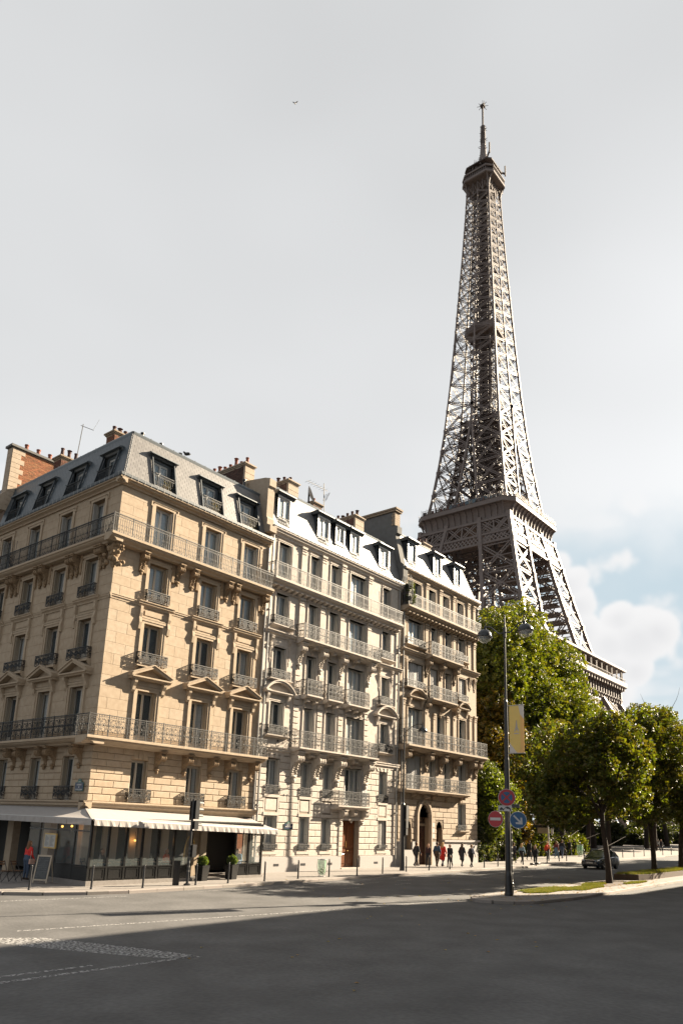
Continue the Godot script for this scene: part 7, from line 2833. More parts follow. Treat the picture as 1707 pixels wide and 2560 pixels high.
func oct(w: float, ch: float, y: float) -> Array:
	var o := []
	for e in [[-w, -w + ch], [-w + ch, -w], [w - ch, -w], [w, -w + ch], [w, w - ch], [w - ch, w], [-w + ch, w], [-w, w - ch]]:
		o.append(tw_pt(e[0], e[1], y))
	return o


func oct_loft(m: MB, rings: Array) -> void:
	var c := TC + Vector3(0, rings[0][0].y, 0)
	for i in rings.size() - 1:
		for k in 8:
			var j := (k + 1) % 8
			var mid: Vector3 = (rings[i][k] + rings[i + 1][j]) * 0.5
			m.quad(rings[i][k], rings[i][j], rings[i + 1][j], rings[i + 1][k], Vector3(TC.x, mid.y, TC.z))


func oct_cap(m: MB, ring: Array, up: bool) -> void:
	var c := Vector3.ZERO
	for p in ring:
		c += p / 8.0
	for k in 8:
		m.quad(c, ring[k], (ring[k] + ring[(k + 1) % 8]) * 0.5, ring[(k + 1) % 8], c + Vector3(0, -1 if up else 1, 0))


func tower_faces() -> Array:
	# [function of (along, out) -> plan offset, normal]
	return [[Vector2(1, 0), Vector3(0, 0, 1)], [Vector2(0, 1), Vector3(-1, 0, 0)], [Vector2(-1, 0), Vector3(0, 0, -1)], [Vector2(0, -1), Vector3(1, 0, 0)]]


# point on face f: `u` along the face, `w` out from the axis
func fpt(f: int, u: float, w: float, y: float) -> Vector3:
	match f:
		0: return tw_pt(u, w, y)
		1: return tw_pt(-w, u, y)
		2: return tw_pt(-u, -w, y)
	return tw_pt(w, -u, y)


func fnrm(f: int) -> Vector3:
	return [Vector3(0, 0, 1), Vector3(-1, 0, 0), Vector3(0, 0, -1), Vector3(1, 0, 0)][f]


func iron_tower() -> void:
	var t := thing("iron_tower", "tall brown iron lattice tower tapering to antennas, behind the trees", "tower", TC + Vector3(0, TG, 0))
	var iron: Material = mats["tower_iron"]
	var dark: Material = mats["tower_dark"]
	# -------- masonry feet and the four pillars in three stages
	var stages := [[0.0, 52.0, 4, 1.5, "lower_pillar"], [52.0, 111.0, 5, 1.25, "middle_pillar"], [116.0, 165.0, 5, 0.8, "upper_pillar"]]
	for st in stages:
		for sx in [-1, 1]:
			for sz in [-1, 1]:
				var y0: float = st[0]
				var y1: float = st[1]
				var n: int = st[2]
				var cw: float = st[3]
				var base := MB.new()
				# node rings
				var ys := []
				for k in n + 1:
					var f := float(k) / n
					ys.append(lerpf(y0, y1, pow(f, 0.9) if y0 > 1 else f))
				var pil: MeshInstance3D
				var plate := MB.new()
				for k in n + 1:
					var w := tw_w(ys[k])
					var i := w - tw_p(ys[k])
					for e in [[w, w], [w, i], [i, i], [i, w]]:
						var p := tw_pt(e[0] * sx, e[1] * sz, ys[k])
						plate.box(p - Vector3(0.62, 0.9, 0.62) * cw, p + Vector3(0.62, 0.9, 0.62) * cw)
				pil = part(t, st[4], plate.mesh(), iron)
				pil.set_meta("kind", "stuff")
				for e in 4:
					var ch := MB.new()
					var steps := n * 2
					var prev := Vector3.ZERO
					for k in steps + 1:
						var y := lerpf(y0, y1, float(k) / steps)
						var w := tw_w(y)
						var i := w - tw_p(y)
						var o: Array = [[w, w], [w, i], [i, i], [i, w]][e]
						var p := tw_pt(o[0] * sx, o[1] * sz, y)
						if k > 0:
							ch.bar(prev, p, cw, cw, Vector3(sx, 0, 0), false)
						prev = p
					sub_world(pil, "chord", ch.mesh(), iron)
				# bracing of the four sides of the pillar
				for side in 4:
					for k in n:
						var m := MB.new()
						var q := []
						for yy in [ys[k], ys[k + 1]]:
							var w := tw_w(yy)
							var i := w - tw_p(yy)
							var cs: Array = [[[w, w], [w, i]], [[w, w], [i, w]], [[i, i], [w, i]], [[i, i], [i, w]]][side]
							q.append(tw_pt(cs[0][0] * sx, cs[0][1] * sz, yy))
							q.append(tw_pt(cs[1][0] * sx, cs[1][1] * sz, yy))
						var nn: Vector3 = [Vector3(1, 0, 0), Vector3(0, 0, 1), Vector3(0, 0, 1), Vector3(1, 0, 0)][side]
						var bw: float = 0.95 if y0 < 100 else 0.62
						var bt: float = 0.24 if y0 < 100 else 0.17
						lattice_beam(m, q[0], q[3], bw, nn, bt)
						lattice_beam(m, q[1], q[2], bw, nn, bt)
						lattice_beam(m, q[2], q[3], bw, nn, bt)
						var c: Vector3 = (q[0] + q[1] + q[2] + q[3]) * 0.25
						m.box(c - (Vector3.ONE - nn * 0.8) * bw * 0.55, c + (Vector3.ONE - nn * 0.8) * bw * 0.55)
						if y0 > 100:
							# slender ties that fan out from the nodes
							m.bar(q[0], (q[1] + q[3]) * 0.5, 0.12, 0.12, nn, false)
							m.bar(q[2], (q[1] + q[3]) * 0.5, 0.12, 0.12, nn, false)
							m.bar((q[0] + q[2]) * 0.5, (q[1] + q[3]) * 0.5, 0.14, 0.14, nn, false)
						else:
							m.bar((q[0] + q[2]) * 0.5, (q[1] + q[3]) * 0.5, 0.3, 0.3, nn, false)
						sub_world(pil, "cross_brace", m.mesh(), iron)
				# stairs and lift track inside the leg
				var inn := MB.new()
				var r := RandomNumberGenerator.new()
				r.seed = int(y0) * 7 + sx * 3 + sz
				for k in (38 if y0 > 100 else 30):
					var ya := r.randf_range(y0, y1 - 4.0)
					var yb := ya + r.randf_range(1.0, 6.0)
					var wa := tw_w(ya) - r.randf() * tw_p(ya)
					var wc := tw_w(ya) - r.randf() * tw_p(ya)
					var wb := tw_w(yb) - r.randf() * tw_p(yb)
					var wd := tw_w(yb) - r.randf() * tw_p(yb)
					inn.bar(tw_pt(wa * sx, wc * sz, ya), tw_pt(wb * sx, wd * sz, yb), 0.28, 0.28, Vector3.UP, false)
				for k in int((y1 - y0) / 3.4):
					var y := y0 + k * 3.4
					var w := tw_w(y) - tw_p(y) * 0.5
					var p := tw_pt(w * sx, w * sz, y)
					var h := tw_p(y) * (0.22 if y0 < 100 else 0.16)
					inn.box(p - Vector3(h, 0.15, h), p + Vector3(h, 0.15, h))
					inn.bar(p + Vector3(h, 0, -h), p + Vector3(-h, 3.4, h), 0.35, 0.2, Vector3.UP, false)
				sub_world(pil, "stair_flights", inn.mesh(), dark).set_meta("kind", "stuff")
				if y0 < 1.0:
					var ms := MB.new()
					var p0 := tw_pt(49.5 * sx, 49.5 * sz, -3.0)
					ms.box(p0 - Vector3(14, 0, 14), p0 + Vector3(14, 5.0, 14))
					part(t, "masonry_foot", ms.mesh(), mats["tower_stone"])
	# -------- first platform
	var fp := MB.new()
	var ra := oct(35.4, 0.4, 49.2)
	oct_loft(fp, [oct(35.2, 0.4, 43.8), oct(35.2, 0.4, 44.8)])
	oct_loft(fp, [oct(35.5, 0.4, 48.2), ra])
	oct_loft(fp, [oct(37.6, 0.4, 55.3), oct(37.9, 0.4, 55.7), oct(37.9, 0.4, 57.4), oct(37.7, 0.4, 57.5)])
	oct_cap(fp, oct(37.6, 0.4, 55.3), false)
	oct_cap(fp, oct(37.7, 0.4, 57.5), true)
	oct_loft(fp, [oct(37.6, 0.4, 61.6), oct(37.8, 0.4, 61.8), oct(37.8, 0.4, 62.5)])
	oct_cap(fp, oct(37.7, 0.4, 61.62), false)
	oct_cap(fp, oct(37.8, 0.4, 62.5), true)
	var plat := part(t, "first_platform", fp.mesh(), iron)
	var wallm := MB.new()
	oct_loft(wallm, [oct(34.6, 0.4, 49.2), oct(34.9, 0.4, 55.4)])
	oct_loft(wallm, [oct(31.5, 0.4, 57.5), oct(31.5, 0.4, 61.6)])
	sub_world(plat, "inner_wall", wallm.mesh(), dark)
	for f in [0, 1, 3]:
		var gird := MB.new()
		for k in 24:
			var u := -34.5 + 69.0 * k / 23.0
			gird.bar(fpt(f, u, 35.2, 44.8), fpt(f, u, 35.4, 48.3), 0.5, 0.4, fnrm(f), false)
			if k < 23:
				var u2 := -34.5 + 69.0 * (k + 1) / 23.0
				lattice_beam(gird, fpt(f, u, 35.2, 44.8), fpt(f, u2, 35.4, 48.3), 0.7, fnrm(f), 0.2, false)
				lattice_beam(gird, fpt(f, u2, 35.2, 44.8), fpt(f, u, 35.4, 48.3), 0.7, fnrm(f), 0.2, false)
		sub_world(plat, "lattice_girder", gird.mesh(), iron).set_meta("kind", "stuff")
		for k in 30:
			var u := -36.0 + 72.0 * k / 29.0
			var m := MB.new()
			var side := fpt(f, 1, 0, 0) - fpt(f, 0, 0, 0)
			for e in [[34.7, 49.3, 36.0, 49.9], [35.0, 49.9, 35.9, 54.2], [34.9, 54.2, 37.4, 55.3]]:
				var a := fpt(f, u, e[0], e[1]) - side * 0.28
				var b := fpt(f, u, e[2], e[3]) + side * 0.28
				m.box(Vector3(minf(a.x, b.x), a.y, minf(a.z, b.z)), Vector3(maxf(a.x, b.x), b.y, maxf(a.z, b.z)))
			m.ball(fpt(f, u, 36.1, 50.6), Vector3(0.36, 0.5, 0.36), 4, 6)
			sub_world(plat, "console", m.mesh(), iron)
			if k % 2 == 0:
				var p := MB.new()
				p.bar(fpt(f, u - 0.35, 37.2, 57.5), fpt(f, u - 0.35, 37.2, 61.7), 0.25, 0.25)
				p.bar(fpt(f, u + 0.35, 37.2, 57.5), fpt(f, u + 0.35, 37.2, 61.7), 0.25, 0.25)
				sub_world(plat, "gallery_post", p.mesh(), dark)
		var rl := MB.new()
		rl.bar(fpt(f, -37.2, 37.4, 58.7), fpt(f, 37.2, 37.4, 58.7), 0.12, 0.12)
		for k in 100:
			var u := -37.0 + 74.0 * k / 99.0
			rl.bar(fpt(f, u, 37.4, 57.5), fpt(f, u, 37.4, 58.7), 0.06, 0.06, fnrm(f), false)
		sub_world(plat, "railing", rl.mesh(), iron).set_meta("kind", "stuff")
		# arch below
		var ar := MB.new()
		for k in 30:
			var a0 := PI * k / 30.0
			var a1 := PI * (k + 1) / 30.0
			for rr in [37.0, 40.5]:
				ar.bar(fpt(f, -cos(a0) * rr, 38.0 + 12.0 * (1.0 - sin(a0)), 3.0 + sin(a0) * rr), fpt(f, -cos(a1) * rr, 38.0 + 12.0 * (1.0 - sin(a1)), 3.0 + sin(a1) * rr), 0.7, 0.9, fnrm(f), false)
			ar.bar(fpt(f, -cos(a0) * 37.0, 38.0 + 12.0 * (1.0 - sin(a0)), 3.0 + sin(a0) * 37.0), fpt(f, -cos(a1) * 40.5, 38.0 + 12.0 * (1.0 - sin(a1)), 3.0 + sin(a1) * 40.5), 0.3, 0.3, fnrm(f), false)
		part(t, "arch", ar.mesh(), iron)
	# -------- girders below the second platform
	for f in 4:
		var g := MB.new()
		for e in [[101.0, 0.8], [104.6, 0.8], [110.5, 0.9]]:
			var w := tw_w(e[0]) + 0.1
			g.bar(fpt(f, -w, w, e[0]), fpt(f, w, w, e[0]), e[1], e[1], fnrm(f), false)
		var girder := part(t, "belt_girder", g.mesh(), iron)
		var lat := MB.new()
		var w1 := tw_w(101.0)
		var w2 := tw_w(104.6)
		var n := 26
		for k in n:
			for d in [-1, 1]:
				var ua := lerpf(-1, 1, float(k) / n)
				var ub := lerpf(-1, 1, float(k + 2) / n) if d > 0 else lerpf(-1, 1, float(k - 2) / n)
				if absf(ub) <= 1.0001:
					lat.bar(fpt(f, ua * w1, w1 + 0.1, 101.0), fpt(f, ub * w2, w2 + 0.1, 104.6), 0.42, 0.15, fnrm(f), false)
		sub_world(girder, "diamond_lattice", lat.mesh(), iron).set_meta("kind", "stuff")
		for k in 6:
			var m := MB.new()
			var ua := lerpf(-1, 1, k / 6.0)
			var ub := lerpf(-1, 1, (k + 1) / 6.0)
			var wa := tw_w(104.6)
			var wb := tw_w(110.5)
			lattice_beam(m, fpt(f, ua * wa, wa, 104.6), fpt(f, ub * wb, wb, 110.5), 0.8, fnrm(f), 0.22)
			lattice_beam(m, fpt(f, ub * wa, wa, 104.6), fpt(f, ua * wb, wb, 110.5), 0.8, fnrm(f), 0.22)
			m.bar(fpt(f, ub * wa, wa, 104.6), fpt(f, ub * wb, wb, 110.5), 0.5, 0.5, fnrm(f), false)
			sub_world(girder, "cross_brace", m.mesh(), iron)
		# inner cross beams seen through the legs
		for y in [60.0, 78.0, 95.0, 103.0]:
			var m := MB.new()
			var i := tw_w(y) - tw_p(y)
			lattice_beam(m, fpt(f, -i, i, y), fpt(f, i, i, y + 0.5), 2.0, fnrm(f), 0.3)
			lattice_beam(m, fpt(f, -i, i, y - 8.0), fpt(f, i, i, y + 0.5), 1.0, fnrm(f), 0.25)
			sub_world(girder, "inner_beam", m.mesh(), dark)
	# -------- second platform
	var sp := MB.new()
	var ch := 3.6
	var cove := []
	for k in 7:
		var a := k / 6.0
		cove.append(oct(18.3 + 2.05 * (1.0 - cos(a * PI / 2)), 2.6 + a, 110.9 + 4.9 * sin(a * PI / 2) ))
	oct_loft(sp, cove)
	oct_loft(sp, [oct(20.4, ch, 115.8), oct(20.75, ch, 116.0), oct(20.75, ch, 116.5), oct(20.6, ch, 116.6), oct(20.6, ch, 117.7), oct(20.75, ch, 117.8)])
	oct_cap(sp, oct(20.7, ch, 117.75), true)
	oct_cap(sp, oct(18.2, 2.6, 111.2), false)
	var s2 := part(t, "second_platform", sp.mesh(), iron)
	for f in 4:
		for k in 14:
			var u := lerpf(-16.2, 16.2, k / 13.0)
			var m := MB.new()
			var prev := Vector3.ZERO
			for q in 7:
				var a := q / 6.0
				var p := fpt(f, u * (1.0 + 0.03 * a), 18.5 + 2.05 * (1.0 - cos(a * PI / 2)), 110.9 + 4.9 * sin(a * PI / 2))
				if q > 0:
					m.bar(prev, p, 0.42, 0.6, fnrm(f), false)
				prev = p
			sub_world(s2, "bracket", m.mesh(), iron)
		var rl := MB.new()
		for y in [118.3, 118.9, 119.6]:
			rl.bar(fpt(f, -17.0, 20.5, y), fpt(f, 17.0, 20.5, y), 0.1, 0.1)
		for k in 46:
			var u := -17.0 + 34.0 * k / 45.0
			rl.bar(fpt(f, u, 20.5, 117.8), fpt(f, u, 20.6, 120.2 if k % 3 == 0 else 119.6), 0.09, 0.09, fnrm(f), false)
		sub_world(s2, "railing", rl.mesh(), iron).set_meta("kind", "stuff")
	var pav := MB.new()
	oct_loft(pav, [oct(12.5, 2.0, 117.8), oct(12.5, 2.0, 120.6)])
	sub_world(s2, "pavilion", pav.mesh(), dark)
	var pr := MB.new()
	for f in [0, 1]:
		var a := [fpt(f, -9.5, 14.0, 120.4), fpt(f, 9.5, 14.0, 120.4), fpt(f, 9.0, 13.0, 123.2), fpt(f, -9.0, 13.0, 123.2), fpt(f, -9.5, 11.0, 120.4), fpt(f, 9.5, 11.0, 120.4), fpt(f, 9.0, 11.5, 123.4), fpt(f, -9.0, 11.5, 123.4)]
		pr.hexa(a, (a[0] + a[6]) * 0.5)
	sub_world(s2, "pavilion_roof", pr.mesh(), mats["tower_teal"])
	# -------- the single shaft above
	var ys := []
	var y := 165.0
	while y < 269.0:
		ys.append(y)
		y += maxf(3.9, tw_w(y) * 0.74)
	ys.append(271.0)
	var sh := MB.new()
	for k in ys.size():
		for f in 4:
			var w := tw_w(ys[k])
			for u in [-w, 0.0]:
				var p := fpt(f, u, w, ys[k] - (0.0 if u == 0.0 else 0.0))
				var sz := 0.8 if ys[k] < 230 else 0.6
				var ex := Vector3(sz, sz, sz) - fnrm(f).abs() * sz * 0.75 if u == 0.0 else Vector3(0.5, 0.6, 0.5) * sz * 1.1
				sh.box(p - ex, p + ex)
	var shaft := part(t, "upper_shaft", sh.mesh(), iron)
	for f in 4:
		for u in [-1.0, 0.0]:
			var m := MB.new()
			for k in ys.size() - 1:
				var wa := tw_w(ys[k])
				var wb := tw_w(ys[k + 1])
				var th := lerpf(0.85, 0.5, (ys[k] - 165.0) / 106.0) * (1.0 if u < 0 else 0.8)
				m.bar(fpt(f, u * wa, wa, ys[k]), fpt(f, u * wb, wb, ys[k + 1]), th, th, fnrm(f), false)
			sub_world(shaft, "chord", m.mesh(), iron)
		for k in ys.size() - 1:
			var ym: float = (ys[k] + ys[k + 1]) * 0.5
			var w0 := tw_w(ys[k])
			var w1 := tw_w(ym)
			var w2 := tw_w(ys[k + 1])
			var bw := lerpf(0.75, 0.5, (ys[k] - 165.0) / 106.0)
			for s in [-1, 1]:
				var m := MB.new()
				lattice_beam(m, fpt(f, 0, w0, ys[k]), fpt(f, s * w1, w1, ym), bw, fnrm(f), 0.16)
				lattice_beam(m, fpt(f, s * w1, w1, ym), fpt(f, 0, w2, ys[k + 1]), bw, fnrm(f), 0.16)
				m.bar(fpt(f, 0, w1, ym), fpt(f, s * w1, w1, ym), 0.12, 0.12, fnrm(f), false)
				m.bar(fpt(f, 0, w0, ys[k]), fpt(f, s * w2, w2, ys[k + 1]), 0.1, 0.1, fnrm(f), false)
				sub_world(shaft, "diagonal", m.mesh(), iron)
	# lift shafts and guides in the middle
	var li := MB.new()
	y = 118.0
	var r := RandomNumberGenerator.new()
	r.seed = 12
	while y < 272.0:
		var h := minf(4.4, tw_w(y) * 0.55)
		for e in [[-h, -h], [h, -h], [h, h], [-h, h], [0.0, -h], [0.0, h], [-h, 0.0], [h, 0.0]]:
			li.bar(tw_pt(e[0], e[1], y), tw_pt(e[0], e[1], y + 4.0), 0.34, 0.34, Vector3(1, 0, 0), false)
		for e in [[-h, -h, h, -h], [h, -h, h, h], [h, h, -h, h], [-h, h, -h, -h]]:
			li.bar(tw_pt(e[0], e[1], y), tw_pt(e[2], e[3], y), 0.3, 0.4, Vector3.UP, false)
			li.bar(tw_pt(e[0], e[1], y), tw_pt(e[2], e[3], y + 4.0), 0.2, 0.2, Vector3.UP, false)
			li.bar(tw_pt(e[2], e[3], y), tw_pt(e[0], e[1], y + 4.0), 0.16, 0.16, Vector3.UP, false)
		var z := h * 0.45
		li.box(tw_pt(-z, -z, y), tw_pt(-z + 0.5, z, y + 3.2))
		li.box(tw_pt(z - 0.5, -z, y + 0.5), tw_pt(z, z, y + 4.0))
		li.box(tw_pt(-z, -0.3, y + 0.2), tw_pt(z, 0.3, y + 2.6))
		for k in 4:
			li.bar(tw_pt(r.randf_range(-h, h), r.randf_range(-h, h), y), tw_pt(r.randf_range(-h, h), r.randf_range(-h, h), y + r.randf_range(1, 5)), 0.2, 0.2, Vector3.UP, false)
		y += 4.0
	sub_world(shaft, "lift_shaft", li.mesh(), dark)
	var ip := MB.new()
	oct_loft(ip, [oct(6.6, 2.0, 200.6), oct(7.0, 2.0, 201.4), oct(7.0, 2.0, 203.4)])
	oct_cap(ip, oct(6.6, 2.0, 200.6), false)
	oct_cap(ip, oct(7.0, 2.0, 203.4), true)
	oct_loft(ip, [oct(4.4, 1.0, 203.4), oct(4.4, 1.0, 206.0)])
	sub_world(shaft, "intermediate_platform", ip.mesh(), iron)
	# -------- top platform and antennas
	var tp := MB.new()
	oct_loft(tp, [oct(7.35, 2.4, 276.2), oct(7.7, 2.5, 276.5), oct(7.7, 2.5, 277.5), oct(7.5, 2.5, 277.6)])
	oct_loft(tp, [oct(7.5, 2.5, 279.4), oct(7.7, 2.5, 279.6), oct(7.7, 2.5, 280.2), oct(7.3, 2.4, 280.4)])
	oct_cap(tp, oct(7.35, 2.4, 276.2), false)
	oct_cap(tp, oct(7.3, 2.4, 280.4), true)
	var top := part(t, "top_platform", tp.mesh(), iron)
	var cab := MB.new()
	oct_loft(cab, [oct(7.1, 2.4, 277.6), oct(7.1, 2.4, 279.5)])
	oct_loft(cab, [oct(5.0, 1.4, 280.4), oct(5.0, 1.4, 284.2)])
	oct_loft(cab, [oct(6.6, 1.8, 284.2), oct(6.6, 1.8, 284.8)])
	oct_cap(cab, oct(6.6, 1.8, 284.2), false)
	oct_cap(cab, oct(6.6, 1.8, 284.8), true)
	sub_world(top, "cabin", cab.mesh(), dark)
	for f in 4:
		for s in [-1, 1]:
			var m := MB.new()
			var prev := Vector3.ZERO
			for q in 7:
				var a := q / 6.0
				var p := fpt(f, s * (5.15 + 0.05 * a), 5.2 + 2.3 * (1.0 - cos(a * PI / 2)), 270.0 + 6.3 * sin(a * PI / 2))
				if q > 0:
					m.bar(prev, p, 0.5, 0.6, fnrm(f), false)
				prev = p
			sub_world(top, "bracket", m.mesh(), iron)
		var m3 := MB.new()
		for k in 5:
			var u := lerpf(-4.6, 4.6, k / 4.0)
			m3.bar(fpt(f, u, 5.2, 270.5), fpt(f, u, 5.3, 276.4), 0.35, 0.35, fnrm(f), false)
			if k < 4:
				var u2 := lerpf(-4.6, 4.6, (k + 1) / 4.0)
				m3.bar(fpt(f, u, 5.2, 270.5), fpt(f, u2, 5.3, 276.0), 0.2, 0.2, fnrm(f), false)
				m3.bar(fpt(f, u2, 5.2, 270.5), fpt(f, u, 5.3, 276.0), 0.2, 0.2, fnrm(f), false)
		sub_world(top, "lattice_panel", m3.mesh(), iron)
		var rl := MB.new()
		for k in 12:
			var u := lerpf(-5.0, 5.0, k / 11.0)
			rl.bar(fpt(f, u, 7.5, 277.5), fpt(f, u, 7.5, 279.5), 0.14, 0.14, fnrm(f), false)
		sub_world(top, "window_bars", rl.mesh(), iron).set_meta("kind", "stuff")
	# clutter of aerials on the roof
	var cl := MB.new()
	for k in 220:
		var a := r.randf() * TAU
		var q := r.randf_range(1.5, 7.4)
		var p := tw_pt(cos(a) * q, sin(a) * q, 280.4 + r.randf() * 3.0 + maxf(0.0, 6.6 - q) * 1.3)
		cl.bar(p, p + Vector3(r.randf_range(-0.4, 0.4), r.randf_range(0.8, 3.4), r.randf_range(-0.4, 0.4)), 0.1, 0.1, Vector3(1, 0, 0), false)
		if k % 4 == 0:
			cl.ball(p + Vector3(0, 0.5, 0), Vector3(0.5, 0.5, 0.5), 4, 6)
		if k % 5 == 0:
			cl.box(p - Vector3(0.3, 0.2, 0.3), p + Vector3(0.3, 1.2, 0.3))
	for e in [[-7.4, 7.0], [7.5, 6.8]]:
		var p := tw_pt(e[0], e[1], 286.0)
		cl.box(p - Vector3(0.25, 1.2, 0.25), p + Vector3(0.25, 4.2, 0.25))
		cl.bar(p, tw_pt(e[0] * 0.6, e[1] * 0.6, 286.5), 0.6, 0.6)
	sub_world(top, "aerials", cl.mesh(), dark).set_meta("kind", "stuff")
	var cm := MB.new()
	cm.lathe([Vector2(3.4, 284.5), Vector2(3.2, 287.5), Vector2(2.3, 290.0), Vector2(1.5, 294.0), Vector2(1.1, 300.0), Vector2(0.95, 309.8), Vector2(0.5, 310.2)], 10, TC + Vector3(0, TG, 0))
	var camp := sub_world(top, "lantern", cm.mesh(), iron)
	var mm := MB.new()
	for k in 60:
		var yy := r.randf_range(288.0, 310.0)
		var a := r.randf() * TAU
		var l := r.randf_range(1.2, 2.3)
		mm.bar(tw_pt(0, 0, yy), tw_pt(cos(a) * l, sin(a) * l, yy + r.randf_range(-0.2, 0.6)), 0.14, 0.14, Vector3.UP, false)
	for k in 14:
		mm.lathe([Vector2(1.25, 300.0 + k * 0.72), Vector2(1.25, 300.3 + k * 0.72)], 8, TC + Vector3(0, TG, 0))
	sub_world(top, "aerial_spikes", mm.mesh(), dark).set_meta("kind", "stuff")
	var ma := MB.new()
	ma.bar(tw_pt(-0.35, 0.35, 309.5), tw_pt(-0.35, 0.35, 321.6), 0.4, 0.4, Vector3(1, 0, 0))
	ma.bar(tw_pt(0.5, -0.5, 309.5), tw_pt(0.5, -0.5, 321.6), 0.3, 0.3, Vector3(1, 0, 0))
	for k in 16:
		ma.bar(tw_pt(-0.35, 0.35, 310.0 + k * 0.75), tw_pt(0.5, -0.5, 310.3 + k * 0.75), 0.12, 0.12, Vector3.UP, false)
	ma.box(tw_pt(-0.9, -0.9, 321.0), tw_pt(0.9, 0.9, 322.0))
	for k in 4:
		var a := PI * k / 4 + 0.3
		ma.bar(tw_pt(cos(a) * 2.5, sin(a) * 2.5, 321.2 + 0.2 * k), tw_pt(-cos(a) * 2.5, -sin(a) * 2.5, 321.2 + 0.2 * k), 0.14, 0.14)
		ma.bar(tw_pt(cos(a) * 0.7, sin(a) * 0.7, 322.0), tw_pt(cos(a) * 0.9, sin(a) * 0.9, 323.8), 0.12, 0.12, Vector3(1, 0, 0))
	sub_world(top, "antenna_mast", ma.mesh(), dark)
	# visitors leaning on the rails of the second platform: far too many and small to count
	var cr := MB.new()
	cr.use_col = true
	for f in [0, 1]:
		for k in 60:
			var u := r.randf_range(-17.5, 17.5)
			var p := fpt(f, u, 19.6 + r.randf() * 0.5, 117.8)
			cr.tint = [Color(0.03, 0.03, 0.035), Color(0.05, 0.07, 0.1), Color(0.2, 0.06, 0.04), Color(0.3, 0.28, 0.25)][r.randi() % 4]
			cr.box(p - Vector3(0.2, 0, 0.2), p + Vector3(0.2, 1.35, 0.2))
			cr.tint = Color(0.25, 0.15, 0.1)
			cr.ball(p + Vector3(0, 1.52, 0), Vector3(0.13, 0.16, 0.13), 4, 6)
	var crowd := part(self, "crowd", cr.mesh(), mats["person"])
	tag(crowd, "tiny crowd of visitors behind the railing of the tower's second platform", "crowd", "", "stuff")


# a sub-part whose mesh is given in world axes
func sub_world(parent: Node3D, called: String, m: Mesh, mat: Material) -> MeshInstance3D:
	return part(parent, called, m, mat)


# ---------------------------------------------------------------- trees
func leaf_mesh(size: float, per := 5) -> ArrayMesh:
	var key := "leaf%.3f_%d" % [size, per]
	if cache.has(key):
		return cache[key]
	var r := RandomNumberGenerator.new()
	r.seed = int(size * 1000) + per
	var m := MB.new()
	for k in per:
		var c := Vector3(r.randfn(0, 0.55), r.randfn(0, 0.4), r.randfn(0, 0.55)) * size
		var b := Basis(Vector3(r.randf() - 0.5, r.randf() - 0.5, r.randf() - 0.5).normalized(), r.randf() * TAU)
		var s := size * r.randf_range(0.75, 1.2)
		var a := c - b.x * s * 0.5
		var e := c + b.x * s * 0.5
		var l := c + b.z * s * 0.38 + b.y * s * 0.1 - b.x * s * 0.08
		var q := c - b.z * s * 0.38 + b.y * s * 0.1 - b.x * s * 0.08
		m.tri(a, l, e)
		m.tri(a, e, q)
	cache[key] = m.mesh()
	return cache[key]


func limb(m: MB, p: Vector3, d: Vector3, length: float, r0: float, r1: float, rr: RandomNumberGenerator, bend := 0.18) -> Array:
	var pts := []
	var rad := []
	var n := 6
	var q := p
	for k in n + 1:
		pts.append(q)
		rad.append(lerpf(r0, r1, float(k) / n))
		d = (d + Vector3(rr.randf_range(-1, 1), rr.randf_range(-0.5, 0.9), rr.randf_range(-1, 1)) * bend).normalized()
		q += d * length / n
	m.tube(pts, rad, 7, false)
	return pts


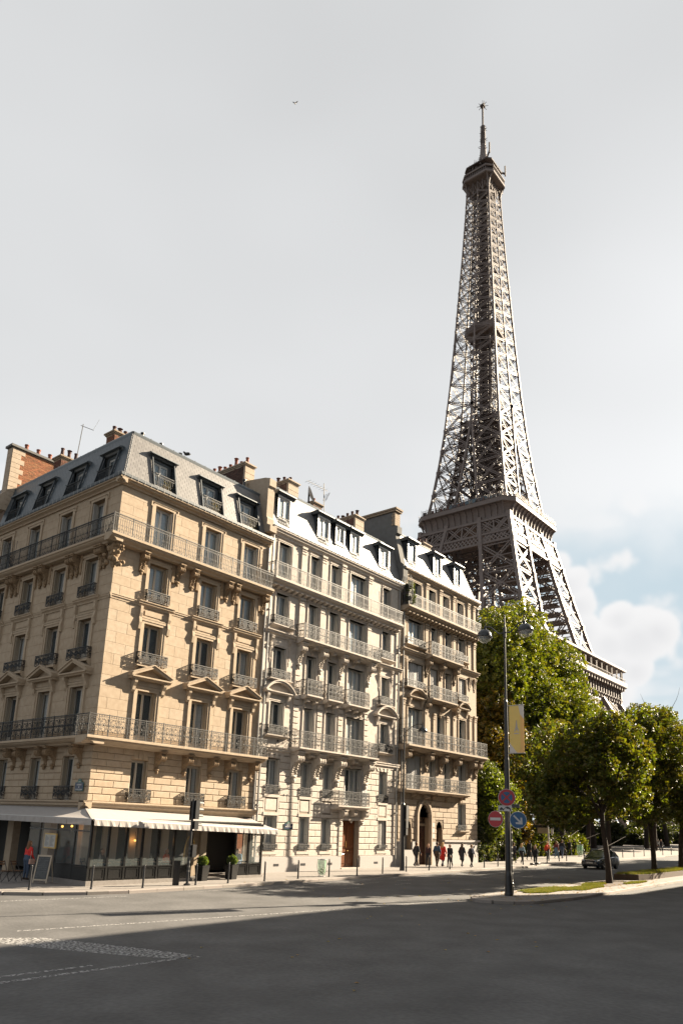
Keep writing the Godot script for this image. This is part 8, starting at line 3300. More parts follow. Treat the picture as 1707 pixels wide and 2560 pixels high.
# lobes: [centre, radii]; all in the tree's own axes
func tree(called: String, label: String, at_: Vector3, trunk_h: float, r0: float, lean: Vector3, lobes: Array, count: int, leaf: float, pal: Array, seed_: int, group := "", limbs := 9, gap := -0.12) -> Node3D:
	var o := thing(called, label, "tree", at_, 0.0, group)
	var rr := RandomNumberGenerator.new()
	rr.seed = seed_
	var m := MB.new()
	var pts := []
	var rad := []
	for k in 9:
		var f := k / 8.0
		pts.append(Vector3(lean.x * f, trunk_h * f, lean.z * f) + Vector3(sin(f * 5.0 + seed_) * 0.06, 0, cos(f * 4.0 + seed_) * 0.06) * f * 2.0 - Vector3(0, 0.15 if k == 0 else 0.0, 0))
		rad.append(r0 * (1.35 if k == 0 else lerpf(1.08, 0.72, f)))
	m.tube(pts, rad, 10, false)
	var trunk := sub(o, "trunk", m.mesh(), mats["bark"])
	for k in limbs:
		var b := MB.new()
		var lobe: Array = lobes[k % lobes.size()]
		var start: Vector3 = pts[8].lerp(pts[5], rr.randf() * 0.8)
		var goal: Vector3 = lobe[0] + Vector3(rr.randf_range(-0.55, 0.55) * lobe[1].x, rr.randf_range(-0.3, 0.6) * lobe[1].y, rr.randf_range(-0.55, 0.55) * lobe[1].z)
		var d := goal - start
		var main := limb(b, start, (d.normalized() + Vector3(0, 0.35, 0)).normalized(), d.length() * 1.02, r0 * 0.5, r0 * 0.12, rr, 0.14)
		for q in 4:
			var s: Vector3 = main[2 + q]
			limb(b, s, Vector3(rr.randf_range(-1, 1), rr.randf_range(-0.2, 0.9), rr.randf_range(-1, 1)).normalized(), d.length() * 0.4, r0 * 0.16, r0 * 0.04, rr, 0.2)
		sub(trunk, "limb", b.mesh(), mats["bark"])
	var nz := FastNoiseLite.new()
	nz.seed = seed_
	nz.frequency = 0.42
	nz.fractal_octaves = 2
	var xfs := []
	var cols := []
	var vol := 0.0
	for l in lobes:
		vol += pow(l[1].x * l[1].y * l[1].z, 0.667)
	for l in lobes:
		var n := int(count * pow(l[1].x * l[1].y * l[1].z, 0.667) / vol)
		for k in n:
			var d := Vector3(rr.randfn(), rr.randfn(), rr.randfn()).normalized()
			var q := pow(rr.randf(), 0.42)
			var p: Vector3 = l[0] + d * q * (l[1] as Vector3)
			var v := nz.get_noise_3dv(p)
			# ragged outline and holes
			if v < gap + 0.22 * (q - 0.7):
				continue
			p += d * maxf(0.0, v) * 0.5
			var b := Basis(Vector3(rr.randf() - 0.5, rr.randf() - 0.5, rr.randf() - 0.5).normalized(), rr.randf() * TAU).scaled(Vector3.ONE * rr.randf_range(0.7, 1.3))
			xfs.append(Transform3D(b, p))
			var c: Color = pal[rr.randi() % pal.size()]
			cols.append(c * rr.randf_range(0.8, 1.2))
	multi(o, "crown", leaf_mesh(leaf), mats["leaf"], xfs, cols)
	return o


func shrub(called: String, label: String, at_: Vector3, lobes: Array, count: int, leaf: float, pal: Array, seed_: int, category := "shrub") -> void:
	var o := thing(called, label, category, at_)
	var rr := RandomNumberGenerator.new()
	rr.seed = seed_
	var st := MB.new()
	var xfs := []
	var cols := []
	var nz := FastNoiseLite.new()
	nz.seed = seed_
	nz.frequency = 0.7
	for l in lobes:
		limb(st, Vector3(l[0].x * 0.4, 0, l[0].z * 0.4), (l[0] as Vector3).normalized(), (l[0] as Vector3).length() * 1.1, 0.06, 0.02, rr)
		for k in int(count / lobes.size()):
			var d := Vector3(rr.randfn(), rr.randfn(), rr.randfn()).normalized()
			var p: Vector3 = l[0] + d * pow(rr.randf(), 0.4) * (l[1] as Vector3)
			if p.y < 0.05 or nz.get_noise_3dv(p) < -0.25:
				continue
			xfs.append(Transform3D(Basis(Vector3(rr.randf() - 0.5, rr.randf() - 0.5, rr.randf() - 0.5).normalized(), rr.randf() * TAU).scaled(Vector3.ONE * rr.randf_range(0.7, 1.3)), p))
			cols.append((pal[rr.randi() % pal.size()] as Color) * rr.randf_range(0.75, 1.2))
	sub(o, "stem", st.mesh(), mats["bark"])
	multi(o, "foliage", leaf_mesh(leaf), mats["leaf"], xfs, cols)


func vegetation() -> void:
	var G := [Color(0.085, 0.105, 0.013), Color(0.11, 0.12, 0.015), Color(0.065, 0.085, 0.012), Color(0.13, 0.125, 0.014)]
	var Y := [Color(0.15, 0.105, 0.012), Color(0.12, 0.095, 0.012), Color(0.17, 0.105, 0.012), Color(0.08, 0.08, 0.013)]
	var D := [Color(0.035, 0.045, 0.009), Color(0.045, 0.052, 0.01), Color(0.06, 0.068, 0.012)]
	var M := [Color(0.08, 0.1, 0.013), Color(0.11, 0.12, 0.014), Color(0.09, 0.075, 0.013), Color(0.065, 0.085, 0.012), Color(0.12, 0.11, 0.015)]
	var O := [Color(0.18, 0.09, 0.01), Color(0.16, 0.105, 0.012), Color(0.10, 0.08, 0.013)]
	# plane trees behind the last building
	tree("plane_tree", "tallest leafy green plane tree right behind the last stone building", Vector3(74.5, gy(74), -37), 13.0, 0.42, Vector3(-0.4, 0, 0.5), [[Vector3(-3.5, 20.5, 0.5), Vector3(4.6, 5.6, 4.2)], [Vector3(2.0, 22.5, 0.0), Vector3(5.0, 5.6, 4.2)], [Vector3(0, 15.5, 1.0), Vector3(6.2, 5.5, 5.0)], [Vector3(-6.5, 18.0, 1.5), Vector3(3.2, 5.5, 3.4)], [Vector3(1, 9.5, 2.0), Vector3(5.5, 3.6, 4.0)]], 21000, 0.34, G, 3, "", 11, -0.2)
	tree("plane_tree", "broad green plane tree in front of the tower's first platform", Vector3(84.0, gy(84), -36), 11.0, 0.4, Vector3(0.3, 0, 0.4), [[Vector3(-1.0, 20.5, 0), Vector3(4.6, 4.6, 4.0)], [Vector3(1.2, 16.0, 1), Vector3(4.4, 4.2, 4.0)], [Vector3(-3.5, 15.0, 2.0), Vector3(4.6, 4.6, 4.0)], [Vector3(0, 10.0, 2.0), Vector3(5.8, 3.8, 4.6)]], 16000, 0.34, G, 17, "", 10, -0.2)
	tree("chestnut_tree", "yellowing tree between the last building and the lamp post banner", Vector3(67.5, gy(67), -35.5), 7.0, 0.26, Vector3(0.2, 0, 0.2), [[Vector3(-0.8, 13.6, 0), Vector3(3.0, 3.4, 2.6)], [Vector3(-1.5, 10.0, 0.6), Vector3(3.2, 3.0, 3.0)], [Vector3(1.4, 11.5, 0.5), Vector3(2.8, 2.8, 2.6)]], 7500, 0.3, Y, 23, "", 7)
	shrub("garden_tree", "bright green bushy growth over the garden fence beside the last building", Vector3(62.6, gy(62), -34), [[Vector3(-1.4, 6.4, 0.6), Vector3(2.2, 2.6, 1.8)], [Vector3(0.6, 5.2, 1.0), Vector3(2.4, 2.4, 2.0)], [Vector3(-1.8, 3.6, 1.2), Vector3(1.8, 1.8, 1.6)]], 5200, 0.24, [Color(0.11, 0.14, 0.02), Color(0.15, 0.17, 0.025), Color(0.08, 0.10, 0.02)], 31)
	shrub("autumn_shrub", "orange and yellow autumn shrub behind the blue arrow sign", Vector3(67.5, gy(67), -33.6), [[Vector3(0, 4.6, 0), Vector3(2.0, 1.8, 1.5)], [Vector3(1.2, 6.0, 0), Vector3(1.5, 1.5, 1.2)], [Vector3(0.6, 2.8, 0.2), Vector3(1.8, 1.4, 1.2)]], 2600, 0.26, O, 37)
	var hl := []
	for k in 8:
		hl.append([Vector3(-3.2 + k * 1.0, 1.5 + 0.3 * sin(k * 2.0), 0.2 * cos(k)), Vector3(0.85, 1.6, 0.5)])
	shrub("ivy_hedge", "dark glossy ivy hedge beside the last building's wall", Vector3(62.2, gy(62), -32.9), hl, 4200, 0.2, [Color(0.03, 0.042, 0.014), Color(0.05, 0.06, 0.02), Color(0.09, 0.09, 0.05)], 41, "hedge")
	var gl := []
	for k in 14:
		gl.append([Vector3(k * 1.6, 1.3 + 0.3 * sin(k * 1.7), 0.5 * cos(k * 1.3)), Vector3(1.2, 1.3, 0.8)])
	shrub("park_hedge", "loose green hedge behind the far walkers", Vector3(70, gy(70), -36.2), gl, 5200, 0.24, G + D, 43, "hedge")
	# trees of the island
	var t1 := tree("island_tree", "nearest slim trunked tree on the island, partly hiding the dark car", Vector3(46.1, gy(46), -16.84), 4.6, 0.17, Vector3(-0.25, 0, -0.1), [[Vector3(-0.6, 7.0, -1.8), Vector3(3.5, 2.9, 3.8)], [Vector3(0.3, 7.6, 0.6), Vector3(3.0, 2.6, 2.0)], [Vector3(-1.0, 4.6, -2.8), Vector3(3.0, 1.5, 2.8)], [Vector3(1.6, 5.2, 0.4), Vector3(2.2, 1.6, 1.6)]], 9500, 0.2, M, 51, "trees along the island", 10, -0.02)
	var t2 := tree("island_tree", "second slim tree on the island, in the raised bed right of the dark car", Vector3(56.4, gy(56) + 0.3, -17.4), 5.4, 0.17, Vector3(-0.5, 0, 0.1), [[Vector3(0.6, 8.4, 0.0), Vector3(3.6, 2.9, 3.0)], [Vector3(-1.6, 6.0, -1.2), Vector3(3.4, 2.2, 2.8)], [Vector3(1.8, 10.4, 0.4), Vector3(2.0, 1.4, 1.6)], [Vector3(-0.4, 4.4, -0.4), Vector3(2.4, 1.3, 2.0)]], 9000, 0.21, M, 57, "trees along the island", 9, -0.02)
	var spots := [[61.8, -17.1, 2.4, 1.05, "third slim tree on the island, at the right edge"], [70.0, -16.9, 0.8, 1.0, "fourth tree on the island, behind the third trunk"], [79.0, -17.0, 4.0, 1.1, "fifth tree along the island, far right"], [90.0, -17.0, 1.6, 1.1, "sixth tree along the island, far off"], [102.0, -17.0, 5.2, 1.15, "last visible tree along the island"]]
	for s in spots:
		var o := t2.duplicate()
		o.name = numbered(self, "island_tree")
		add_child(o)
		o.position = Vector3(s[0], gy(s[0]) + 0.3, s[1])
		o.rotation.y = s[2]
		o.scale = Vector3.ONE * s[3]
		o.set_meta("label", s[4])
	# park trees across the avenue
	var p1 := tree("park_tree", "dark park tree behind the far pavement, left of the car", Vector3(98, gy(98), -38.4), 6.5, 0.32, Vector3(0.3, 0, 0.2), [[Vector3(0, 11.0, 0), Vector3(6.0, 4.8, 5.0)], [Vector3(-3, 7.5, 1.5), Vector3(4.2, 3.0, 3.6)], [Vector3(3, 7.0, 1.5), Vector3(4.2, 2.8, 3.6)]], 8500, 0.36, D, 61, "park trees across the avenue", 9)
	var far := [[92.0, -42.0, 2.0, 1.1], [110.0, -40.0, 1.0, 1.0], [120.0, -46.0, 3.0, 1.25], [126.0, -38.5, 4.4, 0.95], [136.0, -43.0, 0.6, 1.2], [146.0, -38.0, 5.0, 1.0], [158.0, -46.0, 2.6, 1.3], [170.0, -38.0, 3.6, 1.1], [182.0, -30.0, 1.2, 1.1], [150.0, -60.0, 4.0, 1.5], [112.0, -58.0, 5.5, 1.35], [200.0, -36.0, 0.4, 1.2], [215.0, -24.0, 2.2, 1.2], [190.0, -18.0, 3.3, 1.1]]
	var where := ["just left of the first park tree", "next behind the dark car", "large one further back in the park", "above the far bollards", "in the middle of the park edge", "beyond the third island trunk", "tall one deep in the park", "along the far kerb", "where the avenue vanishes", "tallest at the back, under the tower", "tall one behind the plane trees", "far one near the vanishing point", "farthest at the end of the avenue", "far one between the island trees"]
	for k in far.size():
		var s: Array = far[k]
		var o := p1.duplicate()
		o.name = numbered(self, "park_tree")
		add_child(o)
		o.position = Vector3(s[0], gy(s[0]), s[1])
		o.rotation.y = s[2]
		o.scale = Vector3.ONE * s[3]
		o.set_meta("label", "dark green park tree, " + where[k])
	var wl := []
	for k in 30:
		wl.append([Vector3(k * 5.0, 2.0 + sin(k * 1.3), 4.0 * sin(k * 2.1)), Vector3(4.0, 2.6, 2.5)])
	var o2 := Node3D.new()
	o2.free()
	var rr := RandomNumberGenerator.new()
	rr.seed = 91
	var xfs := []
	var cols := []
	for l in wl:
		for k in 900:
			var d := Vector3(rr.randfn(), rr.randfn(), rr.randfn()).normalized()
			var p: Vector3 = l[0] + d * pow(rr.randf(), 0.4) * (l[1] as Vector3) + Vector3(96, 0.6, -56)
			if p.y < gy(p.x):
				continue
			xfs.append(Transform3D(Basis(Vector3(rr.randf() - 0.5, rr.randf() - 0.5, rr.randf() - 0.5).normalized(), rr.randf() * TAU).scaled(Vector3.ONE * 1.3), p))
			cols.append((D[rr.randi() % D.size()] as Color) * rr.randf_range(0.6, 1.0))
	var ug := multi(self, "undergrowth", leaf_mesh(0.4), mats["leaf"], xfs, cols)
	tag(ug, "dark mass of shrubs filling the park behind the far walkers", "undergrowth", "", "stuff")


# ---------------------------------------------------------------- people
# bones: [from, to, radius at from, radius at to, region]; regions: 0 skin 1 top 2 legs 3 shoes
func pose_bones(kind: String) -> Array:
	var b := []
	var sit := kind == "sit"
	var coat := kind == "coat"
	var hy := 0.50 if sit else 0.92
	var lean := 0.04 if not sit else 0.06
	var sway := 0.0
	var ch := Vector3(0, hy + 0.36, lean)
	for x in [-0.062, 0.062]:
		b.append([Vector3(x * 1.15, hy + 0.0, 0), Vector3(x, hy + 0.18, lean * 0.3), 0.118, 0.105, 2 if not coat else 1])
		b.append([Vector3(x, hy + 0.16, lean * 0.3), Vector3(x * 1.35, hy + 0.38, lean), 0.105, 0.122, 1])
		b.append([Vector3(x * 1.3, hy + 0.38, lean), Vector3(x * 1.6, hy + 0.49, lean * 0.9), 0.118, 0.07, 1])
	b.append([Vector3(0, hy + 0.5, lean * 0.9), Vector3(0, hy + 0.6, lean + 0.01), 0.06, 0.05, 0])
	b.append([Vector3(0, hy + 0.68, lean + 0.025), Vector3(0, hy + 0.735, lean + 0.01), 0.082, 0.09, 0])
	b.append([Vector3(0, hy + 0.625, lean + 0.055), Vector3(0, hy + 0.66, lean + 0.05), 0.042, 0.055, 0])
	b.append([Vector3(0, hy + 0.66, lean + 0.112), Vector3(0, hy + 0.69, lean + 0.1), 0.016, 0.01, 0])
	for s in [-1.0, 1.0]:
		b.append([Vector3(s * 0.085, hy + 0.675, lean + 0.01), Vector3(s * 0.09, hy + 0.705, lean), 0.018, 0.02, 0])
	for s in [-1.0, 1.0]:
		var f: float = s if kind != "walk_b" else -s
		var hip := Vector3(s * 0.095, hy - 0.02, 0)
		var knee: Vector3
		var ank: Vector3
		var toe: Vector3
		if sit:
			knee = Vector3(s * 0.12, 0.5, 0.42)
			ank = Vector3(s * 0.12, 0.09, 0.38)
			toe = ank + Vector3(0, -0.045, 0.15)
		elif kind == "stand":
			knee = Vector3(s * 0.1, 0.5, 0.03)
			ank = Vector3(s * 0.1, 0.09, 0.0)
			toe = ank + Vector3(s * 0.02, -0.045, 0.15)
		elif f > 0:
			knee = Vector3(s * 0.095, 0.51, 0.19)
			ank = Vector3(s * 0.09, 0.11, 0.29)
			toe = ank + Vector3(0, -0.02, 0.155)
		else:
			knee = Vector3(s * 0.095, 0.49, -0.03)
			ank = Vector3(s * 0.09, 0.155, -0.29)
			toe = ank + Vector3(0, -0.105, 0.11)
		b.append([hip, knee, 0.1, 0.066, 2])
		b.append([knee, ank, 0.064, 0.042, 2])
		b.append([ank + Vector3(0, -0.02, -0.03), toe, 0.046, 0.036, 3])
		var sh := Vector3(s * 0.165, hy + 0.47, lean * 0.9)
		var sw := -f
		var el := sh + Vector3(s * 0.055, -0.27, -0.05 + (0.10 * sw if not sit and kind != "stand" else 0.06))
		var wr := el + Vector3(-s * 0.02, -0.21, 0.12 + 0.06 * sw)
		if sit:
			wr = el + Vector3(-s * 0.05, -0.02, 0.25)
		if kind == "read":
			el = sh + Vector3(s * 0.05, -0.24, 0.08)
			wr = el + Vector3(-s * 0.06, 0.08, 0.24)
		var hd := (wr - el).normalized()
		b.append([sh, el, 0.062, 0.05, 1])
		b.append([el, wr, 0.049, 0.036, 1])
		b.append([wr + hd * 0.015, wr + hd * 0.085, 0.03, 0.027, 0])
		# fingers and thumb
		var side := hd.cross(Vector3(s, 0, 0)).normalized()
		for k in 4:
			var o := side * (0.027 - 0.018 * k)
			var len_: float = [0.062, 0.072, 0.068, 0.052][k]
			b.append(["finger", wr + hd * 0.095 + o, wr + hd * (0.095 + len_ * 0.55) + o * 1.05, wr + hd * (0.095 + len_) + o + Vector3(-s * 0.012, 0, 0.006)])
		b.append(["finger", wr + hd * 0.045 + side * 0.028, wr + hd * 0.075 + side * 0.05, wr + hd * 0.105 + side * 0.052])
	if coat:
		b.append([Vector3(0, hy, 0), Vector3(0, hy - 0.3, 0.0), 0.14, 0.175, 1])
		b.append([Vector3(0.07, hy - 0.05, 0.02), Vector3(0.08, hy - 0.33, 0.06), 0.1, 0.12, 1])
		b.append([Vector3(-0.07, hy - 0.05, -0.02), Vector3(-0.08, hy - 0.33, -0.06), 0.1, 0.12, 1])
	return b


# the body as one skin: distance field of all bones, meshed as surface nets
func body_skin(kind: String) -> Dictionary:
	if cache.has("body_" + kind):
		return cache["body_" + kind]
	var bones := pose_bones(kind)
	var c := 0.026
	var lo := Vector3(-0.42, -0.06, -0.55)
	var nx := 34
	var ny := 74
	var nz := 46
	var F := PackedFloat32Array()
	F.resize(nx * ny * nz)
	F.fill(1.0)
	var best := PackedFloat32Array()
	best.resize(nx * ny * nz)
	best.fill(9.0)
	var reg := PackedByteArray()
	reg.resize(nx * ny * nz)
	var kk := 0.045
	for bone in bones:
		if bone[0] is String:
			continue
		var a: Vector3 = bone[0]
		var q: Vector3 = bone[1]
		var ra: float = bone[2]
		var rb: float = bone[3]
		var rg: int = bone[4]
		var m := maxf(ra, rb) + 0.09
		var p0 := (a.min(q) - Vector3.ONE * m - lo) / c
		var p1 := (a.max(q) + Vector3.ONE * m - lo) / c
		var ab := q - a
		var inv := 1.0 / maxf(ab.length_squared(), 1e-8)
		for iz in range(maxi(0, int(p0.z)), mini(nz, int(p1.z) + 2)):
			for iy in range(maxi(0, int(p0.y)), mini(ny, int(p1.y) + 2)):
				var base := (iz * ny + iy) * nx
				for ix in range(maxi(0, int(p0.x)), mini(nx, int(p1.x) + 2)):
					var p := lo + Vector3(ix, iy, iz) * c
					var t := clampf((p - a).dot(ab) * inv, 0.0, 1.0)
					var d := (p - a - ab * t).length() - lerpf(ra, rb, t)
					var i := base + ix
					if d < best[i]:
						best[i] = d
						reg[i] = rg
					var o := F[i]
					var h := clampf(0.5 + 0.5 * (o - d) / kk, 0.0, 1.0)
					F[i] = lerpf(o, d, h) - kk * h * (1.0 - h)
	var vid := {}
	var V := []
	var N := []
	var R := []
	for iz in nz - 1:
		for iy in ny - 1:
			for ix in nx - 1:
				var i := (iz * ny + iy) * nx + ix
				var f0 := F[i]
				if f0 > 0.06 or f0 < -0.06:
					continue
				var vals := [f0, F[i + 1], F[i + nx], F[i + nx + 1], F[i + nx * ny], F[i + nx * ny + 1], F[i + nx * ny + nx], F[i + nx * ny + nx + 1]]
				var neg := 0
				for e in vals:
					if e < 0.0:
						neg += 1
				if neg == 0 or neg == 8:
					continue
				var sum := Vector3.ZERO
				var cnt := 0
				for e in [[0, 1], [2, 3], [4, 5], [6, 7], [0, 2], [1, 3], [4, 6], [5, 7], [0, 4], [1, 5], [2, 6], [3, 7]]:
					var va: float = vals[e[0]]
					var vb: float = vals[e[1]]
					if (va < 0.0) != (vb < 0.0):
						var t := va / (va - vb)
						var A := Vector3(e[0] & 1, (e[0] >> 1) & 1, e[0] >> 2)
						var B := Vector3(e[1] & 1, (e[1] >> 1) & 1, e[1] >> 2)
						sum += A.lerp(B, t)
						cnt += 1
				vid[i] = V.size()
				V.append(lo + (Vector3(ix, iy, iz) + sum / cnt) * c)
				N.append(Vector3(vals[1] + vals[3] + vals[5] + vals[7] - vals[0] - vals[2] - vals[4] - vals[6], vals[2] + vals[3] + vals[6] + vals[7] - vals[0] - vals[1] - vals[4] - vals[5], vals[4] + vals[5] + vals[6] + vals[7] - vals[0] - vals[1] - vals[2] - vals[3]).normalized())
				R.append(reg[i])
	var m := MB.new()
	var regs := PackedByteArray()
	for i in vid:
		var ix: int = i % nx
		var iy: int = (i / nx) % ny
		var iz: int = i / (nx * ny)
		if ix < 1 or iy < 1 or iz < 1:
			continue
		for ax in 3:
			var j: int = i + [1, nx, nx * ny][ax]
			if (F[i] < 0.0) == (F[j] < 0.0):
				continue
			var u: int = [nx, nx * ny, 1][ax]
			var w: int = [nx * ny, 1, nx][ax]
			var ids := [i, i - u, i - u - w, i - w]
			if not (vid.has(ids[1]) and vid.has(ids[2]) and vid.has(ids[3])):
				continue
			var q := [vid[ids[0]], vid[ids[1]], vid[ids[2]], vid[ids[3]]]
			for tr in [[0, 1, 2], [0, 2, 3]]:
				m.trin(V[q[tr[0]]], V[q[tr[1]]], V[q[tr[2]]], N[q[tr[0]]], N[q[tr[1]]], N[q[tr[2]]])
				for e in 3:
					regs.append(R[q[tr[0]]])
	for bone in bones:
		if bone[0] is String:
			var before := m.v.size()
			m.tube([bone[1], bone[2], bone[3]], [0.0095, 0.009, 0.007], 5)
			for e in m.v.size() - before:
				regs.append(0)
	var out := {"m": m, "r": regs}
	cache["body_" + kind] = out
	return out


func person(label: String, at_: Vector3, turn: float, kind: String, cols: Array, long_hair := false, size := 1.0, bag := "", group := "") -> Node3D:
	var o := thing("person", label, "person", at_, turn, group)
	var skin := body_skin(kind)
	var src: MB = skin.m
	var regs: PackedByteArray = skin.r
	var arr := []
	arr.resize(Mesh.ARRAY_MAX)
	arr[Mesh.ARRAY_VERTEX] = src.v
	arr[Mesh.ARRAY_NORMAL] = src.n
	var cc := PackedColorArray()
	cc.resize(regs.size())
	for i in regs.size():
		cc[i] = cols[regs[i] + 1]
	arr[Mesh.ARRAY_COLOR] = cc
	var am := ArrayMesh.new()
	am.add_surface_from_arrays(Mesh.PRIMITIVE_TRIANGLES, arr)
	var sc := Transform3D(Basis.from_scale(Vector3.ONE * size), Vector3.ZERO)
	var body := sub(o, "body", am, mats["person"], sc)
	var hy := 0.50 if kind == "sit" else 0.92
	var lean := 0.06 if kind == "sit" else 0.04
	var h := MB.new()
	h.use_col = true
	h.tint = cols[0]
	h.ball(Vector3(0, hy + 0.735, lean - 0.012), Vector3(0.098, 0.092, 0.104), 8, 12)
	h.ball(Vector3(0, hy + 0.69, lean - 0.04), Vector3(0.092, 0.09, 0.072), 7, 10)
	if long_hair:
		h.ball(Vector3(0, hy + 0.6, lean - 0.055), Vector3(0.105, 0.17, 0.065), 8, 10)
		h.ball(Vector3(0.05, hy + 0.5, lean - 0.075), Vector3(0.06, 0.11, 0.05), 6, 8)
		h.ball(Vector3(-0.04, hy + 0.49, lean - 0.075), Vector3(0.06, 0.12, 0.05), 6, 8)
	sub(body, "hair", h.mesh(), mats["person"])
	var ey := MB.new()
	ey.use_col = true
	ey.tint = Color(0.03, 0.02, 0.015)
	for s in [-1, 1]:
		ey.ball(Vector3(s * 0.032, hy + 0.7, lean + 0.096), Vector3(0.011, 0.008, 0.008), 4, 6)
	ey.tint = Color(0.3, 0.1, 0.08)
	ey.ball(Vector3(0, hy + 0.635, lean + 0.098), Vector3(0.022, 0.006, 0.006), 4, 6)
	sub(body, "face", ey.mesh(), mats["person"])
	if bag != "":
		var g := MB.new()
		g.use_col = true
		match bag:
			"red_pack":
				g.tint = Color(0.62, 0.06, 0.015)
				g.ball(Vector3(0, hy + 0.3, lean - 0.21), Vector3(0.17, 0.26, 0.12), 8, 12)
				g.tint = Color(0.5, 0.04, 0.02)
				g.ball(Vector3(0, hy + 0.2, lean - 0.27), Vector3(0.13, 0.12, 0.08), 6, 10)
			"dark_pack":
				g.tint = Color(0.02, 0.02, 0.025)
				g.ball(Vector3(0, hy + 0.28, lean - 0.19), Vector3(0.15, 0.23, 0.1), 8, 12)
			"hand_bag":
				g.tint = Color(0.4, 0.25, 0.2)
				g.box(Vector3(-0.33, hy - 0.2, -0.1), Vector3(-0.24, hy + 0.02, 0.16))
				g.bar(Vector3(-0.285, hy + 0.02, -0.06), Vector3(-0.2, hy + 0.46, 0.02), 0.02, 0.02)
		for s in [-1, 1]:
			if bag != "hand_bag":
				g.bar(Vector3(s * 0.1, hy + 0.5, lean + 0.03), Vector3(s * 0.11, hy + 0.22, lean + 0.13), 0.04, 0.02)
				g.bar(Vector3(s * 0.1, hy + 0.5, lean + 0.03), Vector3(s * 0.1, hy + 0.48, lean - 0.16), 0.04, 0.02)
		sub(body, "bag", g.mesh(), mats["person"])
	return o


